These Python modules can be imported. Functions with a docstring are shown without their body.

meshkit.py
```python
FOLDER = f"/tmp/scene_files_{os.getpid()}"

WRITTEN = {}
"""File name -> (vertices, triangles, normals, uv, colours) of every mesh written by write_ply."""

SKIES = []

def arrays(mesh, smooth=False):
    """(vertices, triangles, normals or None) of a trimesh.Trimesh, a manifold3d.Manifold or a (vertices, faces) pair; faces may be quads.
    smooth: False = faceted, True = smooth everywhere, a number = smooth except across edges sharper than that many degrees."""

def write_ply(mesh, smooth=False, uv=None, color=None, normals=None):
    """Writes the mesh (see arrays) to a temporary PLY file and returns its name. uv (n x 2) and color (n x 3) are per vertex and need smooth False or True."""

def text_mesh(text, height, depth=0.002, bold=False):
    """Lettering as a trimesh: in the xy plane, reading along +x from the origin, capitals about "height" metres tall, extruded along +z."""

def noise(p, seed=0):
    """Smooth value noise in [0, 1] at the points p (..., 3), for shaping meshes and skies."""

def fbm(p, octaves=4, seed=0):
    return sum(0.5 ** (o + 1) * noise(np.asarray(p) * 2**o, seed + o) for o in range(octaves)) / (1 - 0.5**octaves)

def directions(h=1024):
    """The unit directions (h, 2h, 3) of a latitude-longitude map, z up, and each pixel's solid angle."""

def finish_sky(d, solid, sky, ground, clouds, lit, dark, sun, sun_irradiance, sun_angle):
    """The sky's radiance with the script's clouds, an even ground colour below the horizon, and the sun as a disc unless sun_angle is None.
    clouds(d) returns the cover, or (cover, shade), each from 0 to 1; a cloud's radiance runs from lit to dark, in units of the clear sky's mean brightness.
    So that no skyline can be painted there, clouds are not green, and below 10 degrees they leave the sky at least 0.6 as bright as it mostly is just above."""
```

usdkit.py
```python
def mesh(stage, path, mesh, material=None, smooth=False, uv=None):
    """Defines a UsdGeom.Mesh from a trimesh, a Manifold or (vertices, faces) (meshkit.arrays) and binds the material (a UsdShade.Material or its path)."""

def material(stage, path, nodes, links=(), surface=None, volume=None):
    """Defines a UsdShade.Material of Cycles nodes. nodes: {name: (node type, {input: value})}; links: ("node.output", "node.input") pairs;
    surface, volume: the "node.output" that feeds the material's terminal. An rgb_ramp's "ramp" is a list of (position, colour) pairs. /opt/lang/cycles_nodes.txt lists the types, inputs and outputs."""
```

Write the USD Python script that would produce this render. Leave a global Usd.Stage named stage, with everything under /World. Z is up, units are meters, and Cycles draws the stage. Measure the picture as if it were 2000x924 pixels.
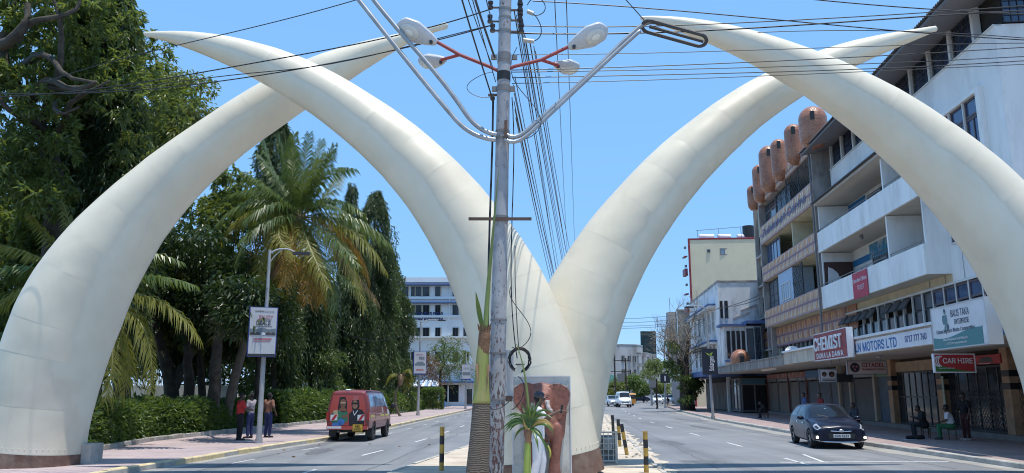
import math, numpy as np, trimesh, manifold3d as m3, shapely.geometry as sg
from pxr import Usd, UsdGeom, UsdLux, UsdShade, Gf, Sdf
import usdkit, meshkit
R = np.random.default_rng
stage = Usd.Stage.CreateInMemory()
UsdGeom.SetStageUpAxis(stage, UsdGeom.Tokens.z); UsdGeom.SetStageMetersPerUnit(stage, 1.0)
UsdGeom.Xform.Define(stage, '/World')
# ---------------------------------------------------------------- camera
PITCH, FPX, EYE = math.radians(11.24), 1530.0, 1.9
cam = UsdGeom.Camera.Define(stage, '/World/camera')
cam.CreateHorizontalApertureAttr(36.0); cam.CreateVerticalApertureAttr(36.0*473/1024)
cam.CreateFocalLengthAttr(36.0*FPX/2000); cam.CreateClippingRangeAttr(Gf.Vec2f(0.1, 3000))
cam.CreateExposureAttr(0.38)
cam.AddTranslateOp().Set(Gf.Vec3d(0, 0, EYE)); cam.AddRotateXOp().Set(90+math.degrees(PITCH))
# ---------------------------------------------------------------- sky and sun
SUN = np.array([0.12, -0.12, 1.0]); SUN /= np.linalg.norm(SUN)
elev, rot = math.asin(SUN[2]), math.atan2(SUN[0], SUN[1])
skym = usdkit.material(stage, '/World/Looks/sky_look', {
    's': ('sky_texture', {'sky_type': 'single_scattering', 'sun_disc': False, 'sun_elevation': elev, 'sun_rotation': rot, 'air_density': 1.0, 'aerosol_density': 0.1, 'ozone_density': 2.0}),
    'h': ('hsv', {'saturation': 1.1, 'value': 1.0}), 'm': ('mix_color', {'fac': 0.70, 'b': (2.05, 4.6, 8.6), 'use_clamp': False}),
    'b': ('background_shader', {'strength': 0.11})}, [('s.color', 'h.color'), ('h.color', 'm.a'), ('m.result', 'b.color')], surface='b.background')
dome = UsdLux.DomeLight.Define(stage, '/World/sky')
dome.GetPrim().SetCustomDataByKey('kind', 'structure')
UsdShade.MaterialBindingAPI.Apply(dome.GetPrim()).Bind(skym)
sun = UsdLux.DistantLight.Define(stage, '/World/sun')
sun.CreateNormalizeAttr(True); sun.CreateIntensityAttr(1.0); sun.CreateAngleAttr(0.53); sun.CreateColorAttr(Gf.Vec3f(1.0, 0.955, 0.88))
sun.AddTransformOp().Set(Gf.Matrix4d().SetRotate(Gf.Rotation(Gf.Vec3d(0, 0, 1), Gf.Vec3d(*map(float, SUN)))))
# ---------------------------------------------------------------- rays of the camera, used to find real places on real planes
FWD = np.array([0, math.cos(PITCH), math.sin(PITCH)]); UPV = np.array([0, -math.sin(PITCH), math.cos(PITCH)]); E0 = np.array([0, 0, EYE])
def ray(x, y): return np.array([(x-1000)/FPX, 0, 0]) + UPV*(462-y)/FPX + FWD
def ground(x, y, z=0.0):
    d = ray(x, y); return E0 + d*((z-EYE)/d[2])
def at(x, y, Y):
    d = ray(x, y); return E0 + d*(Y/d[1])
def depth(p): return float((np.asarray(p)-E0) @ FWD)
FA = math.atan(0.0840); FU = np.array([math.sin(FA), math.cos(FA), 0]); FN = np.array([-math.cos(FA), math.sin(FA), 0]); FO = np.array([19.0, 31.0, 0])
def fac(x, y, n=0.0):                      # (s, z) on the street facade's plane, n metres out from it
    d = ray(x, y); t = ((FO+FN*n-E0) @ FN)/(d @ FN); p = E0+d*t
    return float((p-FO) @ FU), float(p[2])
CANOPY_FRAME = False                       # the canopies, and what hangs on their edge, keep their own grid of 1.08 m
def FP(s, n, z):
    if CANOPY_FRAME: s, n, z = 1.0794*s+2.58, 1.0794*n-1.30, 1.0794*z-0.151
    return FO + FU*s + FN*n + np.array([0, 0, z])
# ---------------------------------------------------------------- materials
LOOKS = {}
def mat(name, col, rough=0.6, var=0.12, scale=3.0, bump=0.0, bscale=None, metal=0.0, spec=0.5, dirt=None, dirt_scale=0.6, dirt_amt=0.5, coat=0.0, detail=6.0, island=0.0, stretch=None):
    """base colour varied by noise in the thing's own place; optional dirt colour in blotches; optional bump."""
    if name in LOOKS: return LOOKS[name]
    c = np.array(col, float); lo, hi = np.clip(c*(1-var), 0, 1), np.clip(c*(1+var), 0, 1)
    n = {'g': ('geometry', {}), 'n': ('noise_texture', {'scale': scale, 'detail': detail, 'roughness': 0.6}),
         'r': ('rgb_ramp', {'ramp': [(0.3, tuple(lo)), (0.7, tuple(hi))]}),
         'p': ('principled_bsdf', {'roughness': rough, 'metallic': metal, 'specular_ior_level': spec, 'coat_weight': coat})}
    l = []
    src = 'g.position'
    if stretch is not None:
        n['mp'] = ('mapping', {'scale': stretch}); l.append(('g.position', 'mp.vector')); src = 'mp.vector'
    l += [(src, 'n.vector'), ('n.fac', 'r.fac')]
    out = 'r.color'
    if island:
        n['iv'] = ('map_range', {'from_min': 0.0, 'from_max': 1.0, 'to_min': 1-island, 'to_max': 1+island}); n['ih'] = ('hsv', {})
        l += [('g.random_per_island', 'iv.value'), ('iv.result', 'ih.value'), (out, 'ih.color')]; out = 'ih.color'
    if dirt is not None:
        n['dn'] = ('noise_texture', {'scale': dirt_scale, 'detail': 8.0, 'roughness': 0.7}); n['dr'] = ('rgb_ramp', {'ramp': [(0.46, (0, 0, 0)), (0.70, (dirt_amt,)*3)]})
        n['dm'] = ('mix_color', {'b': dirt})
        l += [(src, 'dn.vector'), ('dn.fac', 'dr.fac'), ('dr.color', 'dm.fac'), (out, 'dm.a')]; out = 'dm.result'
    l.append((out, 'p.base_color'))
    if bump:
        n['bn'] = ('noise_texture', {'scale': bscale or scale*4, 'detail': 5.0}); n['b'] = ('bump', {'strength': bump, 'distance': 0.02})
        l += [('g.position', 'bn.vector'), ('bn.fac', 'b.height'), ('b.normal', 'p.normal')]
    LOOKS[name] = usdkit.material(stage, '/World/Looks/'+name, n, l, surface='p.BSDF')
    return LOOKS[name]
def plain(name, col, rough=0.5, metal=0.0, emit=0.0, spec=0.5, coat=0.0):
    if name not in LOOKS:
        LOOKS[name] = usdkit.material(stage, '/World/Looks/'+name, {'p': ('principled_bsdf', {'base_color': col, 'roughness': rough, 'metallic': metal, 'emission_color': col, 'emission_strength': emit, 'specular_ior_level': spec, 'coat_weight': coat})}, [], surface='p.BSDF')
    return LOOKS[name]
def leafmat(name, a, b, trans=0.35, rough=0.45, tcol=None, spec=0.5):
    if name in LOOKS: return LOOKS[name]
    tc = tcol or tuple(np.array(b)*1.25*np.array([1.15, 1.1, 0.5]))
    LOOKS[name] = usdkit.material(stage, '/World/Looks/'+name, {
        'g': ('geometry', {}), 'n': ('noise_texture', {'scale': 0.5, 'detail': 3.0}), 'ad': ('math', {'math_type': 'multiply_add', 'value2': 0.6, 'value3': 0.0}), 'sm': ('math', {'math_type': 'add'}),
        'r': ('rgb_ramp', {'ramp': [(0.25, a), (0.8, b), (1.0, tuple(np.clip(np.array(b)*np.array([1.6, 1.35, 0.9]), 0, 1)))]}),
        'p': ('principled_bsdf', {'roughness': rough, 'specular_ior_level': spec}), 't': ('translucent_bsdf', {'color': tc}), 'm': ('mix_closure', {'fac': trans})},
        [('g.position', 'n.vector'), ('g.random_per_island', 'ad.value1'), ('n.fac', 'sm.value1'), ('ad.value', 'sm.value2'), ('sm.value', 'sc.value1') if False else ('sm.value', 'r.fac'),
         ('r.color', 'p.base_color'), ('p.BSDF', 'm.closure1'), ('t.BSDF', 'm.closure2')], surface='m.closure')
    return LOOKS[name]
def vcmat(name, rough=0.5, spec=0.5):      # flat print: one colour per vertex
    if name not in LOOKS:
        LOOKS[name] = usdkit.material(stage, '/World/Looks/'+name, {'a': ('attribute', {'attribute': 'print'}), 'p': ('principled_bsdf', {'roughness': rough, 'specular_ior_level': spec})}, [('a.color', 'p.base_color')], surface='p.BSDF')
    return LOOKS[name]
# ---------------------------------------------------------------- things and parts
USED, LOC, NAMES = {}, {}, {}
def unique(parent, name):
    k = USED.get((parent, name), 0); USED[(parent, name)] = k+1
    return f'{parent}/{name}' + (f'_{k:03d}' if k else '')
def tag(prim, label=None, cat=None, group=None, kind=None):
    for k, v in (('label', label), ('category', cat), ('group', group), ('kind', kind)):
        if v: prim.SetCustomDataByKey(k, v)
    return prim
def thing(name, label, cat, loc=(0, 0, 0), rotz=0.0, group=None, kind=None):
    path = unique('/World', name); x = UsdGeom.Xform.Define(stage, path)
    x.AddTranslateOp().Set(Gf.Vec3d(*map(float, loc)))
    if rotz: x.AddRotateZOp().Set(math.degrees(rotz))
    LOC[path] = (np.array(loc, float), rotz)
    return tag(x.GetPrim(), label, cat, group, kind)
def place(path):
    while path:
        if path in LOC: return LOC[path]
        path = path.rpartition('/')[0]
    return np.zeros(3), 0.0
def obj(name, mesh, m, parent=None, smooth=False, label=None, cat=None, group=None, kind=None, world=True, color=None):
    """one Mesh; parent: a prim (its thing's base is taken off world coordinates unless world=False)."""
    pp = '/World' if parent is None else str(parent.GetPath())
    if isinstance(mesh, (list,)): mesh = cat_(mesh)
    v, f, n = meshkit.arrays(mesh, smooth)
    v = np.array(v, float)
    if world and parent is not None:
        L, a = place(pp); v = v - L
        if a:
            c, s = math.cos(-a), math.sin(-a); M = np.array([[c, -s, 0], [s, c, 0], [0, 0, 1]]); v = v @ M.T
            if n is not None: n = n @ M.T
    p = unique(pp, name)
    me = usdkit.mesh(stage, p, (v, f), m)
    if n is not None:
        from pxr import Vt
        me.CreateNormalsAttr(Vt.Vec3fArray.FromNumpy(n.astype(np.float32))); me.SetNormalsInterpolation('vertex')
    if color is not None:
        from pxr import Vt
        pv = UsdGeom.PrimvarsAPI(me).CreatePrimvar('print', Sdf.ValueTypeNames.Color3fArray, 'vertex'); pv.Set(Vt.Vec3fArray.FromNumpy(np.asarray(color, np.float32)))
    return tag(me.GetPrim(), label, cat, group, kind)
def copy_of(root, name, label, cat, loc, rotz=0.0, group=None, scale=None):
    path = unique('/World', name); x = UsdGeom.Xform.Define(stage, path)
    x.GetPrim().GetReferences().AddInternalReference(root.GetPath()); x.GetPrim().SetInstanceable(True)
    x.ClearXformOpOrder()
    x.AddTransformOp(opSuffix='place').Set(Gf.Matrix4d(Gf.Rotation(Gf.Vec3d(0, 0, 1), math.degrees(rotz)), Gf.Vec3d(0, 0, 0)) * Gf.Matrix4d().SetTranslate(Gf.Vec3d(*map(float, loc))))
    return tag(x.GetPrim(), label, cat, group)
# ---------------------------------------------------------------- mesh helpers
def cat_(ms): return trimesh.util.concatenate([m if isinstance(m, trimesh.Trimesh) else trimesh.Trimesh(*meshkit.arrays(m)[:2], process=False) for m in ms])
BOXF = np.array([[0, 2, 1], [0, 3, 2], [4, 5, 6], [4, 6, 7], [0, 1, 5], [0, 5, 4], [1, 2, 6], [1, 6, 5], [2, 3, 7], [2, 7, 6], [3, 0, 4], [3, 4, 7]])
def hexa(p8): return trimesh.Trimesh(np.array(p8, float), BOXF, process=False)   # bottom four then top four
def box(x0, x1, y0, y1, z0, z1): return hexa([(x0, y0, z0), (x1, y0, z0), (x1, y1, z0), (x0, y1, z0), (x0, y0, z1), (x1, y0, z1), (x1, y1, z1), (x0, y1, z1)])
def fbox(s0, s1, n0, n1, z0, z1):          # a box in the street facade's frame: along, out, up
    s0, s1 = min(s0, s1), max(s0, s1); n0, n1 = min(n0, n1), max(n0, n1); z0, z1 = min(z0, z1), max(z0, z1)
    return hexa([FP(s0, n1, z0), FP(s0, n0, z0), FP(s1, n0, z0), FP(s1, n1, z0), FP(s0, n1, z1), FP(s0, n0, z1), FP(s1, n0, z1), FP(s1, n1, z1)])
def frames_along(P):
    P = np.asarray(P, float); T = np.gradient(P, axis=0); T /= np.linalg.norm(T, axis=1, keepdims=True)
    ref = np.array([0, 0, 1.0]) if abs(T[:, 2]).mean() < 0.8 else np.array([0, 1.0, 0])
    A = np.cross(ref, T); A /= np.linalg.norm(A, axis=1, keepdims=True); B = np.cross(T, A); return T, A, B
def tube(P, r, n=8, cap=True):
    P = np.asarray(P, float); r = np.broadcast_to(np.asarray(r, float), (len(P),)); T, A, B = frames_along(P)
    t = np.arange(n)*2*np.pi/n; V = (P[:, None] + r[:, None, None]*(np.cos(t)[None, :, None]*A[:, None] + np.sin(t)[None, :, None]*B[:, None])).reshape(-1, 3)
    k = len(P); i, j = np.meshgrid(np.arange(k-1), np.arange(n), indexing='ij'); a = i*n+j; b = i*n+(j+1) % n
    F = np.concatenate([np.stack([a, b, b+n], -1).reshape(-1, 3), np.stack([a, b+n, a+n], -1).reshape(-1, 3)])
    if cap:
        V = np.vstack([V, P[:1], P[-1:]]); c0, c1 = len(V)-2, len(V)-1; j = np.arange(n)
        F = np.concatenate([F, np.stack([np.full(n, c0), (j+1) % n, j], 1), np.stack([np.full(n, c1), (k-1)*n+j, (k-1)*n+(j+1) % n], 1)])
    return trimesh.Trimesh(V, F, process=False)
def spline(P, n):
    from scipy.interpolate import CubicSpline
    P = np.asarray(P, float); d = np.r_[0, np.cumsum(np.linalg.norm(np.diff(P[:, :3], axis=0), axis=1))]
    return CubicSpline(d, P)(np.linspace(0, d[-1], n))
def bar(a, b, w, h, up=(0, 0, 1)):         # a straight square bar from a to b
    a, b = np.asarray(a, float), np.asarray(b, float); t = (b-a)/np.linalg.norm(b-a); up = np.asarray(up, float)
    if abs(t @ up) > 0.95: up = np.array([0, 1.0, 0])
    s = np.cross(t, up); s /= np.linalg.norm(s); u = np.cross(s, t); s, u = s*w/2, u*h/2
    return hexa([a-s-u, a+s-u, b+s-u, b-s-u, a-s+u, a+s+u, b+s+u, b-s+u])
def cyl(c, r, h, n=20, axis='z'):
    m = trimesh.creation.cylinder(r, h, sections=n)
    if axis == 'y': m.apply_transform(trimesh.transformations.rotation_matrix(np.pi/2, (1, 0, 0)))
    if axis == 'x': m.apply_transform(trimesh.transformations.rotation_matrix(np.pi/2, (0, 1, 0)))
    m.apply_translation(c); return m
def ball(c, r, sub=2):
    m = trimesh.creation.icosphere(sub, 1.0); m.apply_scale(np.broadcast_to(r, 3)) if np.ndim(r) == 0 else m.apply_transform(np.diag([*r, 1.0])); m.apply_translation(c); return m
def frame4(o, ex, ey, ez=None):            # matrix from local axes
    ex, ey = np.asarray(ex, float), np.asarray(ey, float); ez = np.cross(ex, ey) if ez is None else ez
    M = np.eye(4); M[:3, 0], M[:3, 1], M[:3, 2], M[:3, 3] = ex, ey, ez, o; return M
def text(s, h, o, ex, ey, width=None, depth=0.006, bold=True, slant=0.0):
    m = meshkit.text_mesh(s, h, depth, bold)
    w = m.bounds[1][0]-m.bounds[0][0]; m.apply_translation([-m.bounds[0][0], 0, 0])
    if width: m.apply_scale([width/w, 1, 1])
    if slant: m.vertices[:, 0] += slant*m.vertices[:, 1]
    m.apply_transform(frame4(o, ex, ey)); return m
def poly(pts, o, ex, ey, depth=0.005):     # a flat cut-out panel
    g = sg.Polygon(pts).buffer(0); parts = getattr(g, 'geoms', [g])
    m = cat_([trimesh.creation.extrude_polygon(q, depth, engine='earcut') for q in parts]); m.apply_transform(frame4(o, ex, ey)); return m
def sheet(pts, z):                         # a flat outline at height z
    v, f = trimesh.creation.triangulate_polygon(sg.Polygon(pts), engine='earcut')
    V = np.c_[v, np.full(len(v), z)]; a = np.cross(V[f[:, 1]]-V[f[:, 0]], V[f[:, 2]]-V[f[:, 0]])[:, 2]
    f = np.where((a < 0)[:, None], f[:, ::-1], f); return trimesh.Trimesh(V, f, process=False)
def slab(pts, z0, z1):
    m = trimesh.creation.extrude_polygon(sg.Polygon(pts).buffer(0), z1-z0, engine='earcut'); m.apply_translation([0, 0, z0]); return m
# ================================================================ SETTING: ground, roads, pavements, kerbs, markings
def interp(line, y): return np.interp(y, [p[1] for p in line], [p[0] for p in line])
LK = [(-9.9, -6), (-9.9, 8), (-9.5, 15), (-9.15, 19.5), (-8.35, 26.4), (-7.3, 33), (-6.5, 46), (-4.6, 84), (-3.0, 120), (2, 170)]        # left road's left kerb
LM = [(-4.4, -6), (-4.2, 8), (-2.7, 19.5), (-1.5, 28), (-0.6, 40), (1.6, 84), (4.5, 120), (9, 170)]                                         # left road's right edge = median
RM = [(3.2, -6), (3.2, 8), (3.56, 19.5), (4.47, 29.4), (6.2, 51.6), (8.8, 78), (12.4, 120), (16, 170)]                                       # right road's left edge = median
RK = [(12.9, -6), (12.85, 20), (12.8, 30), (12.95, 37), (13.9, 54.4), (16.7, 80), (20.5, 108), (24, 126), (34, 150)]                          # right kerb
def strip(a, b, y0, y1, n=40):
    ys = np.linspace(y0, y1, n); return [(interp(a, y), y) for y in ys] + [(interp(b, y), y) for y in ys[::-1]]
soil = mat('soil', (0.20, 0.155, 0.105), 0.9, 0.3, 1.2, bump=0.5)
asphalt = usdkit.material(stage, '/World/Looks/asphalt', {
    'g': ('geometry', {}), 'n1': ('noise_texture', {'scale': 0.25, 'detail': 6.0, 'roughness': 0.65}), 'n2': ('noise_texture', {'scale': 60.0, 'detail': 3.0}), 'mp': ('mapping', {'scale': (1.6, 0.06, 1)}), 'n3': ('noise_texture', {'scale': 0.8, 'detail': 4.0}),
    'r1': ('rgb_ramp', {'ramp': [(0.3, (0.150, 0.155, 0.166)), (0.7, (0.218, 0.221, 0.228))]}), 'r2': ('rgb_ramp', {'ramp': [(0.3, (0.72,)*3), (0.7, (1.2,)*3)]}), 'r3': ('rgb_ramp', {'ramp': [(0.3, (0.74,)*3), (0.5, (1.0,)*3), (0.7, (1.14,)*3)]}),
    'm': ('mix_color', {'blend_type': 'multiply', 'fac': 1.0, 'use_clamp': False}), 'm2': ('mix_color', {'blend_type': 'multiply', 'fac': 1.0, 'use_clamp': False}), 'b': ('bump', {'strength': 0.25, 'distance': 0.01}), 'p': ('principled_bsdf', {'roughness': 0.75})},
    [('g.position', 'n1.vector'), ('g.position', 'n2.vector'), ('g.position', 'mp.vector'), ('mp.vector', 'n3.vector'), ('n1.fac', 'r1.fac'), ('n2.fac', 'r2.fac'), ('n3.fac', 'r3.fac'), ('r1.color', 'm.a'), ('r2.color', 'm.b'), ('m.result', 'm2.a'), ('r3.color', 'm2.b'), ('m2.result', 'p.base_color'), ('n2.fac', 'b.height'), ('b.normal', 'p.normal')], surface='p.BSDF')
def paver(name, c1, c2, mortar, scale=1.0, tint=(0.30, 0.26, 0.24)):
    return usdkit.material(stage, '/World/Looks/'+name, {
        'g': ('geometry', {}), 'bk': ('brick_texture', {'color1': c1, 'color2': c2, 'mortar': mortar, 'scale': scale, 'mortar_size': 0.012, 'mortar_smooth': 0.3, 'brick_width': 0.22, 'row_height': 0.11}),
        'n': ('noise_texture', {'scale': 0.5, 'detail': 7.0, 'roughness': 0.65}), 'r': ('rgb_ramp', {'ramp': [(0.35, (0.78, 0.78, 0.8)), (0.7, (1.12, 1.1, 1.08))]}), 'm': ('mix_color', {'blend_type': 'multiply', 'fac': 1.0, 'use_clamp': False}),
        'b': ('bump', {'strength': 0.4, 'distance': 0.01}), 'p': ('principled_bsdf', {'roughness': 0.85})},
        [('g.position', 'bk.vector'), ('g.position', 'n.vector'), ('n.fac', 'r.fac'), ('bk.color', 'm.a'), ('r.color', 'm.b'), ('m.result', 'p.base_color'), ('bk.fac', 'b.height'), ('b.normal', 'p.normal')], surface='p.BSDF')
pav_l = paver('pink_paving', (0.40, 0.315, 0.315), (0.47, 0.385, 0.375), (0.27, 0.22, 0.21))
pav_r = paver('red_paving', (0.33, 0.245, 0.235), (0.41, 0.315, 0.295), (0.22, 0.17, 0.16))
conc = mat('concrete', (0.42, 0.40, 0.36), 0.85, 0.2, 2.0, bump=0.3, dirt=(0.16, 0.145, 0.12), dirt_scale=1.5)
yell = mat('faded_yellow', (0.60, 0.48, 0.26), 0.8, 0.2, 4.0, dirt=(0.40, 0.36, 0.30), dirt_scale=2.5, dirt_amt=0.9)
sand = mat('sandy_paving', (0.50, 0.43, 0.345), 0.9, 0.2, 1.4, bump=0.3, dirt=(0.30, 0.25, 0.19), dirt_scale=0.9)
paint = mat('road_paint', (0.60, 0.60, 0.58), 0.7, 0.25, 5.0, dirt=(0.2, 0.2, 0.21), dirt_scale=6.0, dirt_amt=0.9)
obj('ground', sheet([(-400, -60), (400, -60), (400, 900), (-400, 900)], -0.02), soil, kind='structure')
road_l = obj('road', sheet(strip(LK, LM, -6, 170), 0.0), asphalt, kind='structure', label='left carriageway of grey asphalt')
road_r = obj('road', sheet(strip(RM, RK, -6, 125) + [(12.4, 125), (-60, 200), (60, 240), (70, 128), (24, 126)][:0], 0.0), asphalt, kind='structure', label='right carriageway of grey asphalt')
obj('road', sheet([(-20, 171), (20, 125.0), (24, 125.0), (34, 128), (80, 110), (80, 330), (-20, 330)], -0.006), asphalt, kind='structure', label='far crossing and side street of grey asphalt')
def dash(road, pts):
    obj('lane_marking', sheet(pts, 0.004), paint, road)
for k, y in enumerate(np.arange(21.6, 118, 7.2)):                     # right road's lane dashes
    y1 = y+2.2; x0 = interp([(7.7, 18), (8.16, 26.9), (8.45, 40), (9.2, 57), (11.3, 80), (15.8, 118)], y); x1 = interp([(7.7, 18), (8.16, 26.9), (8.45, 40), (9.2, 57), (11.3, 80), (15.8, 118)], y1)
    dash(road_r, [(x0-.05, y), (x0+.05, y), (x1+.05, y1), (x1-.05, y1)])
for k, y in enumerate(np.arange(18.2, 100, 6.6)):                     # left road's lane dashes
    y1 = y+2.2; x0 = interp([(-5.1, 18), (-4.52, 25.6), (-4.0, 29), (-3.5, 34), (-2.0, 60), (0, 100)], y); x1 = interp([(-5.1, 18), (-4.52, 25.6), (-4.0, 29), (-3.5, 34), (-2.0, 60), (0, 100)], y1)
    dash(road_l, [(x0-.05, y), (x0+.05, y), (x1+.05, y1), (x1-.05, y1)])
for y in np.arange(22, 96, 5.0):                                      # faint dashes near the left kerb
    x0, x1 = interp(LK, y)+1.25, interp(LK, y+1.5)+1.25
    dash(road_l, [(x0-.04, y), (x0+.04, y), (x1+.04, y+1.5), (x1-.04, y+1.5)])
ed = [(interp(LM, y)-0.22, y) for y in np.arange(12, 60, 2.0)]
dash(road_l, ed + [(x+0.1, y) for x, y in ed[::-1]])
a, b = ground(1620, 908), ground(2010, 898)                           # solid lines across the right lane, foreground
dash(road_r, [(7.4, 22.35), (12.2, 22.6), (12.2, 22.75), (7.4, 22.5)])
dash(road_r, [(9.0, 25.2), (8.6, 22.6), (8.7, 22.6), (9.1, 25.2)])
# pavements
HK = [(-12.6, -6), (-12.6, 25), (-13.2, 30), (-12.5, 35.5), (-11.9, 42.4), (-11.0, 49), (-9.6, 70), (-8.2, 95), (-7, 120)]                      # kerb at the hedge
off = lambda L, d: [(x+d, y) for x, y in L]
obj('pavement', slab(strip(HK, off(LK, -0.16), -6, 110), -0.02, 0.135), pav_l, kind='structure', label='pink paved left pavement')
right_edge = [(FP(s, -0.3, 0)[0], FP(s, -0.3, 0)[1]) for s in np.linspace(-36, 74, 24)]
obj('pavement', slab([(interp(RK, y)+0.16, y) for y in np.linspace(-6, 104, 50)] + right_edge[::-1], -0.02, 0.135), pav_r, kind='structure', label='reddish paved right pavement under the canopies')
med = obj('median', slab(strip(off(LM, 0.14), off(RM, -0.14), -6, 120), -0.02, 0.12), sand, kind='structure')
def kerb(line, side, w, z1, y0, y1, m, label, step=0.92, mats=None):
    k = obj('kerb', slab([(interp(line, y), y) for y in np.linspace(y0, y1, 60)] + [(interp(line, y)+side*w*0.9, y) for y in np.linspace(y1, y0, 60)], -0.05, z1-0.03), conc, kind='structure', label=label)
    g = R(int(y0*7+w*100)); y = y0; i = 0
    while y < y1:
        L = step*g.uniform(0.93, 1.07); ya, yb = y+0.008, y+L-0.008; dz = g.uniform(-0.012, 0.012); dx = g.uniform(-0.012, 0.012)
        xa, xb = interp(line, ya)+dx, interp(line, yb)+dx
        a, b = sorted((0, side*w)); c = 0.03
        p = []
        for x, yy in ((xa, ya), (xb, yb)):
            p.append([(x+a, yy, 0), (x+b, yy, 0), (x+b, yy, z1+dz-c*(side < 0)), (x+b-c*(side < 0), yy, z1+dz), (x+a+c*(side > 0), yy, z1+dz), (x+a, yy, z1+dz-c*(side > 0))])
        V = np.array(p[0]+p[1]); n = 6
        F = [[j, (j+1) % n, n+(j+1) % n] for j in range(n)] + [[j, n+(j+1) % n, n+j] for j in range(n)] + [[0, j+1, j] for j in range(1, n-1)][::1] + [[n, n+j, n+j+1] for j in range(1, n-1)]
        tm = trimesh.Trimesh(V, np.array(F)[:, ::-1], process=False)
        obj('kerb_stone', tm, (mats or [m])[i % len(mats or [m])], k); y += L; i += 1
kerb(LK, -1, 0.16, 0.15, 14, 80, yell, 'yellow painted kerb of the left pavement', mats=[yell])
kerb(RK, 1, 0.16, 0.15, 14, 84, conc, 'concrete kerb of the right pavement')
kerb(LM, 1, 0.14, 0.13, 15, 60, conc, 'kerb on the left side of the median')
kerb(RM, -1, 0.14, 0.13, 15, 84, conc, 'broken kerb on the right side of the median', step=0.8)
stone_ed = mat('edging_stone', (0.36, 0.33, 0.28), 0.9, 0.25, 3.0, bump=0.4, dirt=(0.14, 0.13, 0.10), dirt_scale=2.0)
kerb(HK, -1, 0.25, 0.30, 23, 72, stone_ed, 'stone edging below the hedge', step=0.62)
# broken edge and sand along the right side of the median (weathered gutter)
g = R(5); rub = []
for i in range(110):
    y = 17+g.random()**1.6*34; x = interp(RM, y)+g.normal(-0.1, 0.28); s = g.uniform(0.02, 0.07)
    m = trimesh.creation.icosphere(0, s); m.vertices *= g.uniform(0.6, 1.3, (12, 1)); m.apply_translation([x, y, 0.125 if x < interp(RM, y)-0.02 else 0.012]); rub.append(m)
obj('rubble', cat_(rub), stone_ed, label='broken stones and grit along the edge of the median', cat='rubble', kind='stuff')
dust = mat('dusty_asphalt', (0.30, 0.285, 0.26), 0.9, 0.25, 1.2, bump=0.2, dirt=(0.20, 0.20, 0.20), dirt_scale=1.1, dirt_amt=0.9)
def ragged(L, sgn, w, y0, y1, seed, n=200):
    ys = np.linspace(y0, y1, n); e = w*(.45+.9*meshkit.fbm(np.stack([ys*.35, ys*0+seed, ys*0], 1), 4, seed)); return [(interp(L, y), y) for y in ys[::-1]] + [(interp(L, y)+sgn*k, y) for y, k in zip(ys, e)]
obj('road_dust', sheet(ragged(RK, -1, .75, 14, 82, 3), .003), dust, road_r); obj('road_dust', sheet(ragged(LK, 1, .40, 14, 82, 4), .003), dust, road_l); obj('road_dust', sheet(ragged(LM, -1, .30, 14, 60, 5), .003), dust, road_l)
tar = mat('tar_patch', (0.105, 0.108, 0.115), 0.8, 0.25, 3.0, dirt=(0.15, 0.155, 0.16), dirt_scale=1.5); worn = mat('worn_patch', (0.215, 0.215, 0.215), 0.85, 0.15, 2.0, dirt=(0.15, 0.155, 0.16), dirt_scale=1.2)
def blob(cx, cy, rx, ry, seed, n=26):
    g = R(seed); a = np.linspace(0, 2*np.pi, n+1)[:-1]; k = .75+.5*g.random(n); return [(cx+rx*math.cos(t)*q, cy+ry*math.sin(t)*q) for t, q in zip(a, k)]
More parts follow.
